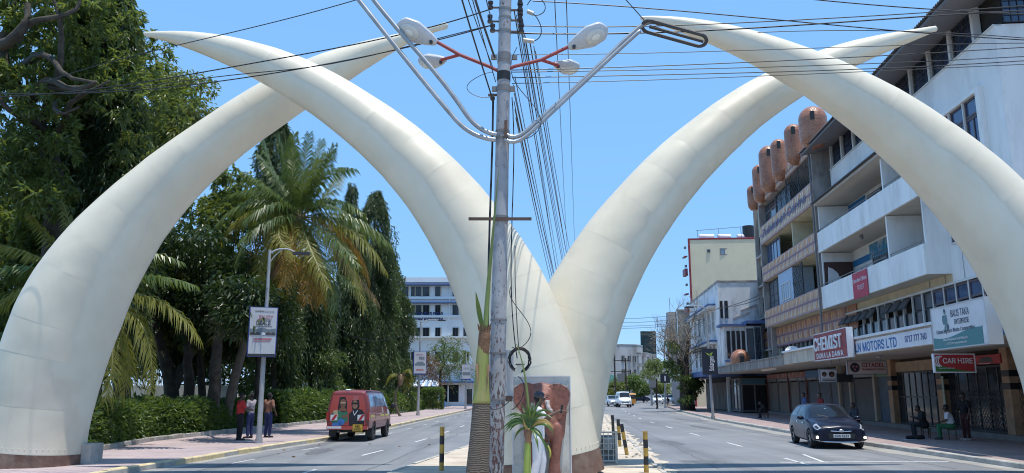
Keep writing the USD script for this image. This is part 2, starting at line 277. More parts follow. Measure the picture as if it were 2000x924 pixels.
for i, (x, y, rx, ry, m_, rd) in enumerate(((6.1, 31, .35, 1.6, tar, road_r), (10.4, 44, .3, 2.8, tar, road_r), (9.9, 24.3, .55, 1.0, worn, road_r), (6.6, 52, .5, 3.5, worn, road_r), (-6.3, 26.5, .35, 1.4, tar, road_l), (-3.2, 36, .4, 2.6, worn, road_l), (-6.6, 22.0, .5, .7, worn, road_l), (5.3, 22.6, .6, .5, tar, road_r), (-4.4, 48, .3, 3.0, tar, road_l))): obj('road_patch', sheet(blob(x, y, rx, ry, 90+i), .0025), m_, rd)
for i, (x0, y0, x1, y1, rd, L_) in enumerate(((5.2, 20.5, 7.6, 60, road_r, RM), (11.2, 20.5, 12.3, 58, road_r, RM), (-7.7, 20, -4.6, 62, road_l, LK), (-3.6, 20, -2.0, 50, road_l, LK))):     # sealed cracks
    g = R(120+i); ys = np.linspace(y0, y1, 60); xs = np.interp(ys, [y0, y1], [x0, x1])+np.cumsum(g.normal(0, .035, 60)); obj('sealed_crack', sheet([(x, y) for x, y in zip(xs, ys)] + [(x+.045, y) for x, y in zip(xs[::-1], ys[::-1])], .0035), tar, rd)
gut = [(interp(RM, y)+0.35+0.12*math.sin(y*2.3)+0.08*math.sin(y*5.1), y) for y in np.linspace(14, 70, 160)]
obj('gutter', sheet([(interp(RM, y)+0.002, y) for y in np.linspace(14, 70, 80)][::-1] + gut, 0.006), sand, kind='structure')
lawn = mat('lawn', (0.075, 0.085, 0.03), 0.95, 0.5, 1.5, bump=0.6, dirt=(0.24, 0.19, 0.12), dirt_scale=0.35, dirt_amt=0.9)
obj('park_ground', slab([(x-0.25, y) for x, y in HK] + [(-60, 120), (-60, -6)], -0.02, 0.11), lawn, kind='structure')
# ================================================================ THE FOUR TUSKS
cream = usdkit.material(stage, '/World/Looks/tusk_paint', {
    'g': ('geometry', {}), 'n': ('noise_texture', {'scale': 0.9, 'detail': 8.0, 'roughness': 0.62}), 'r': ('rgb_ramp', {'ramp': [(0.3, (0.615, 0.555, 0.43)), (0.7, (0.70, 0.64, 0.505))]}),
    'mp': ('mapping', {'scale': (1.3, 1.3, 0.16)}), 'd': ('noise_texture', {'scale': 2.2, 'detail': 6.0, 'roughness': 0.7}), 'dr': ('rgb_ramp', {'ramp': [(0.58, (0, 0, 0)), (0.85, (0.32,)*3)]}), 'dm': ('mix_color', {'b': (0.46, 0.42, 0.33)}),
    'b0': ('noise_texture', {'scale': 1.6, 'detail': 2.0}), 'b1': ('bump', {'strength': 0.10, 'distance': 0.06}), 'p': ('principled_bsdf', {'roughness': 0.42, 'specular_ior_level': 0.5})},
    [('g.position', 'n.vector'), ('n.fac', 'r.fac'), ('g.position', 'mp.vector'), ('mp.vector', 'd.vector'), ('d.fac', 'dr.fac'), ('dr.color', 'dm.fac'), ('r.color', 'dm.a'), ('dm.result', 'p.base_color'), ('g.position', 'b0.vector'), ('b0.fac', 'b1.height'), ('b1.normal', 'p.normal')], surface='p.BSDF')
brown = mat('brown_base_paint', (0.125, 0.068, 0.048), 0.7, 0.25, 3.0, dirt=(0.27, 0.22, 0.18), dirt_scale=2.5)
T1 = [(58, 916, 205), (95, 738, 200), (133, 625, 190), (179, 532, 170), (233, 460, 147), (289, 397, 127), (362, 325, 114), (429, 274, 106), (494, 228, 99), (562, 183, 86), (652, 134, 61), (739, 98, 44), (786, 78, 31), (872, 51, 10)]
T2 = [(1061, 895, 222), (1046, 805, 214), (1029, 720, 203), (1012, 655, 192), (994, 609, 182), (957, 529, 170), (922, 465, 156), (883, 411, 145), (833, 347, 131), (785, 300, 116), (721, 247, 104), (655, 198, 96), (581, 156, 86), (507, 120, 70), (425, 92, 49), (348, 75, 26), (283, 66, 9)]
T3 = [(1066, 895, 205), (1085, 780, 196), (1109, 676, 180), (1137, 615, 166), (1170, 538, 152), (1200, 485, 145), (1243, 427, 133), (1289, 370, 123), (1333, 316, 110), (1393, 268, 98), (1446, 225, 91), (1517, 174, 80), (1640, 116, 54), (1712, 88, 38), (1772, 72, 26), (1827, 55, 10)]
T4 = [(2165, 925, 230), (2148, 850, 225), (2124, 760, 212), (2092, 668, 203), (2066, 616, 195), (2024, 537, 185), (1985, 478, 174), (1911, 389, 161), (1864, 348, 148), (1804, 292, 135), (1747, 242, 121), (1690, 201, 105), (1644, 175, 97), (1586, 147, 90), (1545, 125, 79), (1490, 101, 64), (1424, 76, 51), (1372, 61, 39), (1312, 43, 23), (1252, 38, 9)]
def tusk(pts, Y, label, seed, nseg=15):
    from scipy.ndimage import gaussian_filter1d
    C = []
    for x, y, w in pts:
        p = at(x, y, Y); C.append([*p, w/2*depth(p)/FPX])
    C = np.array(C)
    d = (C[0]-C[1])/abs(C[0][2]-C[1][2]); base = C[0]+d*C[0][2]; base[3] = C[0][3]*1.01
    if C[0][2] > 0.02: C = np.vstack([base, C])
    S = spline(C, 400); u_ = np.linspace(-1, 1, 400); wt = np.ones(400); wt[:12] = wt[-12:] = 4
    S = np.stack([np.polynomial.chebyshev.chebval(u_, np.polynomial.chebyshev.chebfit(u_, S[:, c], 6, w=wt)) for c in range(4)], 1); S[:, 3] = np.maximum(S[:, 3], .05)
    S[:, 2] -= np.linspace(S[0, 2]-.02, 0, 400)
    T, A, B = frames_along(S[:, :3]); A = np.tile([0, 1.0, 0], (400, 1)); B = np.cross(T, A); B /= np.linalg.norm(B, axis=1, keepdims=True)
    t = thing('tusk', label, 'tusk', (S[0, 0], S[0, 1], 0.12), group=None)
    g = R(seed)
    band = int(np.searchsorted(S[:, 2], 0.46))
    L = np.r_[0, np.cumsum(np.linalg.norm(np.diff(S[:, :3], axis=0), axis=1))]
    cuts = np.linspace(L[band], L[-1]-0.25, nseg+1); cuts[1:-1] += g.uniform(-0.18, 0.18, nseg-1)
    idx = [0, band] + [int(np.searchsorted(L, c)) for c in cuts[1:-1]] + [399]
    K = 56; th = np.arange(K)*2*np.pi/K
    for q in range(len(idx)-1):
        i0, i1 = idx[q], idx[q+1]; ii = np.unique(np.linspace(i0, i1, 9).round().astype(int)); V = []
        for c, i in enumerate(ii):
            u = (i-i0)/max(1, i1-i0); step = (0.0019*(1-u) - 0.0005*u)*min(1, S[i, 3]/0.5)
            if q == 0: step = 0.018
            dirs = np.cos(th)[:, None]*A[i] + np.sin(th)[:, None]*B[i]; P0 = S[i, :3]+dirs*S[i, 3]
            nz = (meshkit.fbm(P0*1.1, 2, seed)-0.5)*0.035 + (meshkit.noise(P0*3.1, seed+7)-0.5)*0.010*(0.4+1.6*(abs(u-0.5)*2)**4)
            V.append(S[i, :3] + dirs*(S[i, 3]+step+(nz*min(1, S[i, 3]/0.6))[:, None]) - (T[i]*0.012 if (c == 0 and q > 1) else 0))
        n = len(ii); V = np.array(V).reshape(-1, 3); a = (np.arange(n-1)[:, None]*K+np.arange(K)); b = np.arange(n-1)[:, None]*K+(np.arange(K)+1) % K
        F = np.concatenate([np.stack([a, b+K, b], -1).reshape(-1, 3), np.stack([a, a+K, b+K], -1).reshape(-1, 3)])
        if q == len(idx)-2:            # rounded tip
            V = np.vstack([V, S[-1, :3]+T[-1]*S[-1, 3]*0.8]); j = np.arange(K); F = np.vstack([F, np.stack([(n-1)*K+j, np.full(K, len(V)-1), (n-1)*K+(j+1) % K], 1)])
        me = trimesh.Trimesh(V, F, process=False)
        if q == 0: obj('base_band', me, brown, t, smooth=True, label='brown painted band at the foot of the tusk')
        else: obj('shell_panel', me, cream, t, smooth=True)
        if q == 1:              # a row of rivet heads just above the joint
            i = min(i0+3, 398); rv = []
            for a_ in np.linspace(0, 2*np.pi, 60)[:-1]: d_ = math.cos(a_)*A[i]+math.sin(a_)*B[i]; m_ = trimesh.creation.icosphere(0, .013); m_.apply_translation(S[i, :3]+d_*(S[i, 3]+.008)); rv.append(m_)
            obj('rivets', cat_(rv), cream, t, kind='stuff')
    return S, A, B
TY1, TY2 = 20.3, 18.4
S1 = tusk(T1, TY1, 'cream tusk rising from the left pavement beside the small concrete block', 1)
S2 = tusk(T2, TY2, 'cream tusk rising from the median behind the elephant, crossing over the left road', 2)
S3 = tusk(T3, TY1, 'cream tusk rising from the median behind the metal railing, leaning over the right road', 3)
S4 = tusk(T4, TY2, 'cream tusk curving in from beyond the right edge of the picture', 4)
p = at(172, 912, 20.6)
obj('concrete_block', box(-11.1, -10.55, 20.3, 20.9, 0.13, 0.62), conc, label='small grey concrete block beside the foot of the left tusk', cat='concrete block')
# ================================================================ RIGHT-HAND STREET FACADE
white = mat('white_plaster', (0.76, 0.755, 0.73), 0.8, 0.06, 0.7, bump=0.15, bscale=5.0, dirt=(0.38, 0.36, 0.33), dirt_scale=0.8, dirt_amt=0.45, stretch=(1, 1, 0.3))
white2 = mat('white_stained_plaster', (0.70, 0.70, 0.69), 0.85, 0.08, 0.9, bump=0.2, dirt=(0.22, 0.21, 0.20), dirt_scale=0.7, dirt_amt=0.8, stretch=(1, 1, 0.5))
ochre = mat('ochre_plaster', (0.58, 0.50, 0.345), 0.85, 0.14, 0.8, dirt=(0.42, 0.36, 0.26), dirt_scale=0.9, dirt_amt=0.7)
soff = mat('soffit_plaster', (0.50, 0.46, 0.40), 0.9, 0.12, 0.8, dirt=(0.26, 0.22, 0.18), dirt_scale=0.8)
fascia = mat('fascia_concrete', (0.50, 0.45, 0.37), 0.85, 0.15, 1.5, bump=0.25, dirt=(0.22, 0.19, 0.15), dirt_scale=1.3, dirt_amt=0.8, stretch=(1, 1, 0.5))
fascia_d = mat('black_stained_concrete', (0.24, 0.23, 0.21), 0.9, 0.4, 1.6, bump=0.3, dirt=(0.05, 0.05, 0.05), dirt_scale=1.2, dirt_amt=1.0, stretch=(1.6, 1.6, 0.35))
tan = mat('tan_pillar_paint', (0.44, 0.27, 0.155), 0.8, 0.2, 2.5, dirt=(0.2, 0.15, 0.11), dirt_scale=2.0)
frame_w = plain('white_frame', (0.62, 0.61, 0.58), 0.5); frame_g = plain('grey_frame', (0.17, 0.17, 0.18), 0.5); frame_d = plain('dark_metal', (0.035, 0.037, 0.042), 0.5); frame_b = plain('brown_frame', (0.085, 0.06, 0.065), 0.5)
glass_b = plain('blue_tinted_pane', (0.018, 0.035, 0.075), 0.06, spec=0.9); glass_d = plain('dark_pane', (0.016, 0.019, 0.025), 0.08, spec=0.7); glass_l = plain('pale_pane', (0.18, 0.24, 0.30), 0.15)
louv = plain('grey_sash', (0.075, 0.082, 0.095), 0.45)
shop_glass = usdkit.material(stage, '/World/Looks/shop_glass', {'n': ('noise_texture', {'scale': 0.7, 'detail': 2.0}), 'g': ('geometry', {}), 'b': ('bump', {'strength': 0.05, 'distance': 0.05}), 'p': ('principled_bsdf', {'base_color': (0.022, 0.024, 0.026), 'roughness': 0.07, 'specular_ior_level': 0.28, 'ior': 1.45})}, [('g.position', 'n.vector'), ('n.fac', 'b.height'), ('b.normal', 'p.normal')], surface='p.BSDF')
shutter_m = mat('shutter_grey', (0.20, 0.19, 0.17), 0.6, 0.12, 3.0, dirt=(0.08, 0.075, 0.07), dirt_scale=1.5)
shutter_b = mat('shutter_blue', (0.10, 0.125, 0.155), 0.6, 0.12, 3.0, dirt=(0.06, 0.06, 0.06), dirt_scale=1.5)
shutter_d = mat('shutter_dark', (0.09, 0.085, 0.08), 0.6, 0.15, 3.0)
blue_p = plain('blue_paint', (0.012, 0.16, 0.36), 0.6); navy = plain('navy_trim', (0.06, 0.11, 0.26), 0.6); red_p = mat('red_sign', (0.40, 0.03, 0.035), 0.5, 0.12, 2.0); black = plain('black', (0.012, 0.012, 0.013), 0.5)
sign_w = mat('sign_white', (0.66, 0.67, 0.70), 0.45, 0.04, 2.0, dirt=(0.45, 0.44, 0.42), dirt_scale=1.5, dirt_amt=0.5); dark_in = plain('dark_interior', (0.02, 0.018, 0.016), 0.9)  # interiors and bays get a near-black colour in place of their shade
corr = mat('corrugated_sheet', (0.11, 0.115, 0.13), 0.6, 0.2, 2.0)
EX, EZ = -FU, np.array([0, 0, 1.0])         # lettering on the facade reads along EX
def wnd(parent, s0, s1, z0, z1, n, fm, gm, fw=0.05, cols=1, rows=(), d=0.06, name='window', open_=0.0):
    s0, s1 = min(s0, s1), max(s0, s1); e = 0.004
    bs = [fbox(s0, s0+fw, n, n+d, z0, z1), fbox(s1-fw, s1, n, n+d, z0, z1), fbox(s0+fw+e, s1-fw-e, n, n+d-.004, z0, z0+fw), fbox(s0+fw+e, s1-fw-e, n, n+d-.004, z1-fw, z1)]
    for k in range(1, cols):
        c = s0+(s1-s0)*k/cols; bs.append(fbox(c-fw*.4, c+fw*.4, n+.005, n+d-.006, z0+fw+e, z1-fw-e))
    for r in rows:
        c = z0+(z1-z0)*r; bs.append(fbox(s0+fw+e, s1-fw-e, n+.008, n+d-.01, c-fw*.35, c+fw*.35))
    w = obj(name, cat_(bs), fm, parent)
    obj('pane', fbox(s0+fw*.5, s1-fw*.5, n+.012, n+.022, z0+fw*.5, z1-fw*.5), gm, w)
    return w
def corrugated(s0, s1, n0, n1, za, zb, pitch=0.16, amp=0.025, th=0.02):   # roof sheet: za at n0, zb at n1
    ss = np.arange(s0, s1, pitch/4); V = []
    for i, s in enumerate(ss):
        h = amp*math.sin(2*math.pi*s/pitch)
        V += [FP(s, n0, za+h), FP(s, n1, zb+h), FP(s, n1, zb+h-th), FP(s, n0, za+h-th)]
    k = len(ss); F = []
    for i in range(k-1):
        for j in range(4): a, b = i*4+j, i*4+(j+1) % 4; F += [[a, b+4, b], [a, a+4, b+4]]
    return trimesh.Trimesh(np.array(V), np.array(F), process=False)
# ---- white building with balconies -----------------------------------------------------------------
wb = thing('office_building', 'white corner building with recessed balconies and grilled attic windows above the shops', 'building', FP(7, 0, 0.13))
SE = -2.7                                   # its corner towards the camera
obj('wall', [fbox(SE, 2.9, -12, 0, 6.62, 15.95), fbox(2.9, 17.75, -12, -0.9, 6.62, 15.95)], white, wb, label='plain white upper wall')
obj('wall', fbox(SE+.02, 17.7, -12, -0.003, 6.15+.36, 6.62-.003), ochre, wb)
obj('wall', fbox(2.9+.003, 17.72, -.9+.003, -0.003, 13.72, 15.95), white, wb, label='attic wall')
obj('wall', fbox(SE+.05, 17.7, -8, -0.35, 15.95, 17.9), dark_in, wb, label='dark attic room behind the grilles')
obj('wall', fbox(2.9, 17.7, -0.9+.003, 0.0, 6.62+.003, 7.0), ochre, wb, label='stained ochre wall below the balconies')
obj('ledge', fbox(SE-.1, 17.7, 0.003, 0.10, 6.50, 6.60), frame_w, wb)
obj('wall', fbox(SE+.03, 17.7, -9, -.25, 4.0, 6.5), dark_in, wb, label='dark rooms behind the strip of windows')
obj('wall', fbox(SE+.02, 17.7, -.24, 0.0, 4.02, 5.06), ochre, wb, label='wall below the strip windows')
# balcony slabs, parapets, dividers, soffits
for z0, z1 in ((6.98, 8.34), (10.52, 11.80)):
    obj('parapet', [fbox(2.9, 7.0, 0.98, 1.10, z0, z1), fbox(7.0+.004, 17.75, 0.98, 1.10+.006, z0+.002, z1+.002)], white, wb)
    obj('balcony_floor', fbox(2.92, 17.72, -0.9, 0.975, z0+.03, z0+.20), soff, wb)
    for a, b in ((3.15, 6.75), (7.25, 17.5)):
        obj('handrail', tube([FP(s, 1.04, z1+.16+0*s) for s in np.linspace(a, b, 4)], 0.022, 6), frame_g, wb)
        obj('rail_post', cat_([tube([FP(s, 1.04, z1-.02), FP(s, 1.04, z1+.16)], 0.014, 5) for s in np.linspace(a+.1, b-.1, int((b-a)/1.6)+1)]), frame_g, wb)
obj('parapet', [fbox(2.9, 2.9+.12, 0.003, .975, 6.985, 13.7)], white, wb, label='end wall of the balconies')
obj('divider_wall', [fbox(7.0, 7.15, -.9+.003, .972, 7.2, 10.5), fbox(7.0, 7.15, -.9+.003, .972, 10.75, 13.5)], white, wb)
obj('divider_wall', [fbox(17.58, 17.72, -.9+.003, 0.97, 7.2, 10.5), fbox(17.58, 17.72, -.9+.003, 0.97, 10.75, 13.5)], white, wb)
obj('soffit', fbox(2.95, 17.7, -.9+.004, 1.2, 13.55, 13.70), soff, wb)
obj('awning', corrugated(6.4, 17.9, -0.02, 1.38, 13.98, 13.74), corr, wb, label='narrow corrugated roof over the top balcony')
obj('awning', fbox(2.85, 6.4, -0.02, 1.2, 13.70+.003, 13.86), white, wb, label='flat cover over the near balcony')
# things inside the recesses
for z in (7.2, 10.75):
    [obj('blue_band', fbox(a_, b_, -.9+.004, -.86, z+2.35, z+2.72), blue_p, wb) for a_, b_ in ((7.3, 9.7), (14.6, 17.5))]
    obj('room_wall', fbox(7.25, 9.3, -.895, -.30, z+.01, z+2.33), white, wb)
    w = wnd(wb, 10.0, 14.2, z+.7, z+1.75, -.9, frame_w, glass_l, 0.06, 6, (0.6,)); wnd(wb, 10.0, 14.2, z+1.80, z+2.55, -.9, louv, louv, 0.06, 4, (.33, .66))
    wnd(wb, 9.35, 9.9, z+.1, z+2.2, -.9, frame_w, glass_d, 0.06)
    wnd(wb, 15.2, 16.4, z+.1, z+2.1, -.9, frame_w, white, 0.06, name='door')
    obj('ceiling_light', cat_([ball(FP(12.0, .45, z+3.2), .12, 2), cyl(FP(12.0, .45, z+3.28), .07, .1)]), frame_g, wb)
obj('blue_band', [fbox(9.7, 14.6, -.9+.006, -.855, 9.55, 10.40)], mat('flaking_blue', (0.02, 0.21, 0.36), 0.7, 0.1, 2.0, dirt=(0.6, 0.6, 0.58), dirt_scale=1.1, dirt_amt=1.0), wb)
mur = obj('mural', fbox(17.52, 17.575, -.85, .9, 7.2, 9.9), plain('dark_brown_paint', (0.07, 0.035, 0.03), .7), wb, label='brown end wall with a flaked white patch')
g = R(3); pts = [(0.2+.9*abs(math.cos(a))**1.0*g.uniform(.75, 1)*(1 if math.cos(a) > 0 else -.1)+.0, 1.3+1.15*math.sin(a)*g.uniform(.8, 1)) for a in np.linspace(0, 2*np.pi, 26)[:-1]]
obj('flaked_patch', poly(pts, FP(17.51, .85, 7.2), -FN, EZ, .006), sign_w, mur)
# attic windows, posts, grilles, eave
po = list(np.arange(17.45, SE, -2.06))
for i, s in enumerate(po):
    obj('attic_post', fbox(s-.09, s+.09, -.30, .02, 15.95+.003, 17.62), frame_w, wb)
for a, b in zip(po[:-1], po[1:]):
    w = wnd(wb, b+.10, a-.10, 16.0, 17.55, -.22, frame_d, glass_b, 0.06, 2, (.72,))
    gr = []
    for k in range(9): s = b+.15+(a-b-.3)*k/8; gr.append(fbox(s-.012, s+.012, -.115, -.10, 16.05, 17.5))
    for k in range(5): z = 16.15+k*.3; gr.append(fbox(b+.15, a-.15, -.098, -.085, z-.012, z+.012))
    obj('grille', cat_(gr), frame_d, w)
obj('sill', fbox(SE, 17.72, -.25, .06, 15.90, 15.948+.01), frame_w, wb)
obj('eave', corrugated(SE-1.2, 18.3, -6, 1.75, 19.0, 17.25, .2, .03), corr, wb, label='corrugated roof edge')
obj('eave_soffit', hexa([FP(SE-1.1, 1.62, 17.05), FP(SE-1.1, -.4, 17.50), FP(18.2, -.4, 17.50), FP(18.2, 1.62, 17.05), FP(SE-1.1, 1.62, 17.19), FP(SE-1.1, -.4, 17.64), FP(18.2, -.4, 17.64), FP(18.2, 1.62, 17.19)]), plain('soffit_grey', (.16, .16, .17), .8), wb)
# end wall towards the camera: its top window with a grille
def endwin(x0, x1, z0, z1):
    o = lambda n, z: FP(SE-.03, n, z)
    w = obj('window', [hexa([FP(SE-.05, x1, z0), FP(SE-.05, x0, z0), FP(SE, x0, z0), FP(SE, x1, z0), FP(SE-.05, x1, z1), FP(SE-.05, x0, z1), FP(SE, x0, z1), FP(SE, x1, z1)])], glass_b, wb)
    gr = []
    for k in range(9): n = x0+(x1-x0)*k/8; gr.append(fbox(SE-.09, SE-.07, n-.014, n+.014, z0, z1))
    for k in range(6): z = z0+(z1-z0)*k/5; gr.append(fbox(SE-.11, SE-.092, min(x0, x1), max(x0, x1), z-.014, z+.014))
    obj('grille', cat_(gr), frame_d, w)
endwin(-.35, -2.6, 16.0, 17.5)
# big window with a surround
obj('window_surround', [fbox(-1.35, -1.05, .003, .20, 9.9, 14.0), fbox(-1.05+.003, 2.75, .003, .20, 13.80, 14.0)], white, wb)
for a, b in ((-1.02, .12), (.18, 1.38), (1.44, 2.70)):
    wnd(wb, a, b, 11.2, 13.0, .01, frame_b, glass_b, .09, 2); wnd(wb, a, b, 13.03, 13.78, .01, frame_b, glass_b, .09, 1)
    wnd(wb, a, b, 10.0, 11.08, .01, frame_b, glass_b, .09, 1)
    obj('mullion', fbox(b, b+.06, .003, .15, 10.0, 13.78), frame_w, wb)
wnd(wb, 1.7, 2.6, 8.2, 8.85, .003, frame_w, glass_d, .07, 2)
# strip of windows over the canopy, some sashes hung open
posts = np.arange(17.5, SE-.2, -1.14)
for i, s in enumerate(posts): obj('strip_post', fbox(s-.045, s+.045, -.10, .05, 5.06, 6.50), frame_w, wb)
for i, (a, b) in enumerate(zip(posts[:-1], posts[1:])):
    op = i in (0, 1, 2, 3, 4, 6, 7, 8)
    w = wnd(wb, b+.05, a-.05, 5.08, 5.74, -.08, frame_d, glass_d, .05)
    if op:
        t = 0.62; zt, zb, nn = 6.46, 6.46-.66*math.cos(t), .02+.66*math.sin(t); q = []
        for (n0, n1) in ((0, 1),):
            q = hexa([FP(b+.06, nn, zb), FP(b+.06, nn-.03, zb-.02), FP(a-.06, nn-.03, zb-.02), FP(a-.06, nn, zb), FP(b+.06, .03, zt), FP(b+.06, 0, zt-.02), FP(a-.06, 0, zt-.02), FP(a-.06, .03, zt)])
        w2 = obj('open_sash', q, frame_d, wb)
        f = lambda u, v: FP(b+.06+(a-b-.12)*u, .03+(nn-.03)*v, zt+(zb-zt)*v)
        nrm = np.cross(f(1, 0)-f(0, 0), f(0, 1)-f(0, 0)); nrm /= np.linalg.norm(nrm); nrm *= 1 if nrm @ FN > 0 else -1
        obj('pane', hexa([f(.1, .9)+nrm*.004, f(.9, .9)+nrm*.004, f(.9, .1)+nrm*.004, f(.1, .1)+nrm*.004, f(.1, .9)+nrm*.012, f(.9, .9)+nrm*.012, f(.9, .1)+nrm*.012, f(.1, .1)+nrm*.012]), louv, w2)
    else:
        wnd(wb, b+.05, a-.05, 5.77, 6.47, -.02 if i > 10 else -.08, frame_b if i > 10 else frame_d, glass_b if i > 10 else louv, .09 if i > 10 else .05)
for k_, (s_, za_, zb_) in enumerate(((1.9, 10.6, 6.6), (3.6, 6.98, 5.2), (5.2, 6.98, 5.3), (-1.8, 9.8, 6.7))): obj('wall_wire', tube(spline([FP(s_, .02, za_), FP(s_-.15, .05, (za_+zb_)/2), FP(s_-.1, .02, zb_)], 12), .010, 5), frame_g, wb)
# ---- canopy, pillars, shop fronts ------------------------------------------------------------------
CANOPY_FRAME = True
can = thing('canopy', 'long concrete canopy over the right pavement with a stained cream fascia', 'canopy', FP(1, 2, 3.4))
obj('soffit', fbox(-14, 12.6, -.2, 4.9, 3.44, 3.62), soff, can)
obj('fascia', fbox(-14, 12.55, 4.9+.002, 5.0, 3.40, 4.02), fascia, can)
obj('coping', fbox(-14, 12.6, 4.86, 5.08, 4.02+.002, 4.12), sign_w, can)
obj('fascia_panel', fbox(-14, -8.0, 5.0+.003, 5.07, 3.40, 4.10), plain('bright_blue_panel', (0.01, 0.23, 0.42), .5), can, label='bright blue fascia panel')
obj('patch', fbox(-10.3, -9.0, 5.073, 5.08, 3.58, 3.98), sign_w, can, label='white patch with dark strokes')
obj('stroke', [fbox(-10.0, -9.9, 5.083, 5.09, 3.66, 3.9), fbox(-9.75, -9.45, 5.083, 5.09, 3.75, 3.8), fbox(-9.45, -9.35, 5.083, 5.09, 3.66, 3.88)], plain('dark_stroke', (.08, .08, .08)), can)
for s in (-2.2, 3.4): obj('ceiling_light', ball(FP(s, 3.2, 3.42), (.16, .16, .05), 2), sign_w, can)
can2 = thing('canopy', 'lower black-stained concrete canopy below the tower with the mosaic balconies', 'canopy', FP(22, 2, 3.4))
obj('soffit', fbox(12.7, 40.5, -.2, 4.9, 3.40, 3.56), soff, can2)
obj('fascia', fbox(12.7, 40.5, 4.9+.002, 5.0, 3.36, 3.86), fascia_d, can2)
obj('coping', fbox(12.7, 40.5, 4.88, 5.04, 3.86+.002, 3.93), fascia_d, can2)
CANOPY_FRAME = False
shops = thing('shopfronts', 'row of shop fronts with roller shutters, glazing and tan pillars under the canopies', 'shop front', FP(14, 0, 0.13))
obj('back_wall', fbox(-12, 38.3, -.45, -.30, .13, 3.75), plain('shop_wall', (.10, .085, .07), .9), shops)
obj('plinth', fbox(-12, 38.3, -.30, .42, .10, .34), mat('shop_plinth', (.20, .19, .18), .9, .2, 2.0), shops)
for s in (-1.0, 4.6, 10.3):
    p = obj('pillar', [fbox(s-.27, s+.27, -.28, .30, .345, 2.0), fbox(s-.27, s+.27, -.28, .30, 2.72, 3.56), fbox(s-.27, s+.27, -.28, .30, 2.24, 2.48)], tan, shops)
    obj('black_band', [fbox(s-.275, s+.275, -.285, .305, 2.003, 2.237), fbox(s-.275, s+.275, -.285, .305, 2.483, 2.717)], black, p)
for s in (16.9, 19.0, 13.0): obj('pillar', fbox(s-.14, s+.14, -.28, .16, .345, 3.56), mat('cream_post', (.42, .36, .28), .8, .2, 3.0, dirt=(.2, .16, .12), dirt_scale=3.0), shops)
obj('signboard', fbox(5.0, 10.0, -.2, .06, 2.92, 3.40), mat('tan_board', (.42, .31, .2), .8, .2, 2.0), shops)
def shopglass(s0, s1, z0, z1, cols, rows=(.52,)):
    fr = [fbox(s0, s1, -.06, .02, z1-.07, z1), fbox(s0, s1, -.06, .02, z0, z0+.07)]
    for k in range(cols+1): s = s0+(s1-s0)*k/cols; fr.append(fbox(s-.035, s+.035, -.055, .03, z0+.003, z1-.003))
    for r in rows: z = z0+(z1-z0)*r; fr.append(fbox(s0, s1, -.05, .025, z-.035, z+.035))
    w = obj('shop_window', cat_(fr), frame_d, shops)
    for k in range(cols): a, b = s0+(s1-s0)*k/cols, s0+(s1-s0)*(k+1)/cols; obj('pane', fbox(a+.03, b-.03, -.012, .002, z0+.05, z1-.05), shop_glass, w)
    return w
shopglass(5.0, 9.95, .345, 2.9, 7); w = shopglass(-.7, 4.25, .345, 2.95, 6)
gr = []                                     # diamond grille in front of the near window and bay
def diamonds(s0, s1, z0, z1, n, step=.22, r=.006):
    out = []; H = z1-z0
    for k in range(int((s1-s0+H)/step)):
        a = s0-H+k*step
        for sg_ in (1, -1):
            lo = max(s0, a); hi = min(s1, a+H)
            if hi-lo < .05: continue
            za, zb = (z0+lo-a, z0+hi-a) if sg_ > 0 else (z1-(lo-a), z1-(hi-a))
            out.append(bar(FP(lo, n, za), FP(hi, n, zb), r*2, r*2, FN))
    return cat_(out)
obj('diamond_grille', diamonds(-.7, 4.25, .4, 2.0, .05), plain('grille_grey', (.09, .09, .09), .6), w)
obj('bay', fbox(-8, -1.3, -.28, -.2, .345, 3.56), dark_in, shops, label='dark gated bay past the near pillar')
obj('diamond_grille', diamonds(-5.5, -1.35, .4, 2.9, .05, .3), plain('grille_grey2', (.05, .045, .04), .6), shops)
def shutter(s0, s1, z0, z1, m, lab=None, step=.085):
    sh = obj('roller_shutter', [fbox(s0, s0+.07, -.2, .05, z0, z1), fbox(s1-.07, s1, -.2, .05, z0, z1), fbox(s0+.07, s1-.07, -.2, .10, z1, z1+.22)], frame_g, shops, label=lab)
    for k in range(int((z1-z0)/step)): z = z0+k*step; obj('slat', hexa([FP(s0+.06, .0, z), FP(s0+.06, -.05, z), FP(s1-.06, -.05, z), FP(s1-.06, .0, z), FP(s0+.06, -.022, z+step-.006), FP(s0+.06, -.05, z+step-.006), FP(s1-.06, -.05, z+step-.006), FP(s1-.06, -.022, z+step-.006)]), m, sh)
for s0, s1, m, lab in ((34.9, 38.0, shutter_m, 'wide grey roller shutter farthest along'), (31.4, 34.7, shutter_m, None), (28.6, 31.0, shutter_m, None), (26.4, 28.5, shutter_b, None), (23.6, 26.1, shutter_b, 'blue grey roller shutter'), (21.2, 23.5, shutter_b, None), (19.2, 21.0, shutter_b, None), (17.1, 18.8, shutter_d, None), (13.3, 16.6, shutter_d, 'dark roller shutter')):
    shutter(s0, s1, .345, 2.75, m, lab, .11)
for s0, s1 in ((31.4, 38.0), (26.4, 31.0)):
    obj('shop_board', fbox(s0, s1, .0, .12, 2.99, 3.36), mat('faded_red_board', (.26, .10, .08), .7, .3, 2.0, dirt=(.42, .38, .33), dirt_scale=1.5, dirt_amt=.9), shops)
obj('shop_board', fbox(19.0, 26.2, .0, .14, 2.9, 3.38), plain('blue_board', (.04, .14, .28), .6), shops, label='blue board over the shutters')
[obj('jamb', fbox(s-.12, s+.12, -.2, .12, .345, 2.95), mat('maroon_jamb', (.14, .05, .04), .8, .3, 3.0), shops) for s in (31.2, 26.25, 38.15)]
obj('door', fbox(10.7, 12.7, -.15, .0, .345, 2.7), mat('blue_door', (.04, .075, .11), .6, .2, 2.0), shops, label='dark blue metal door')
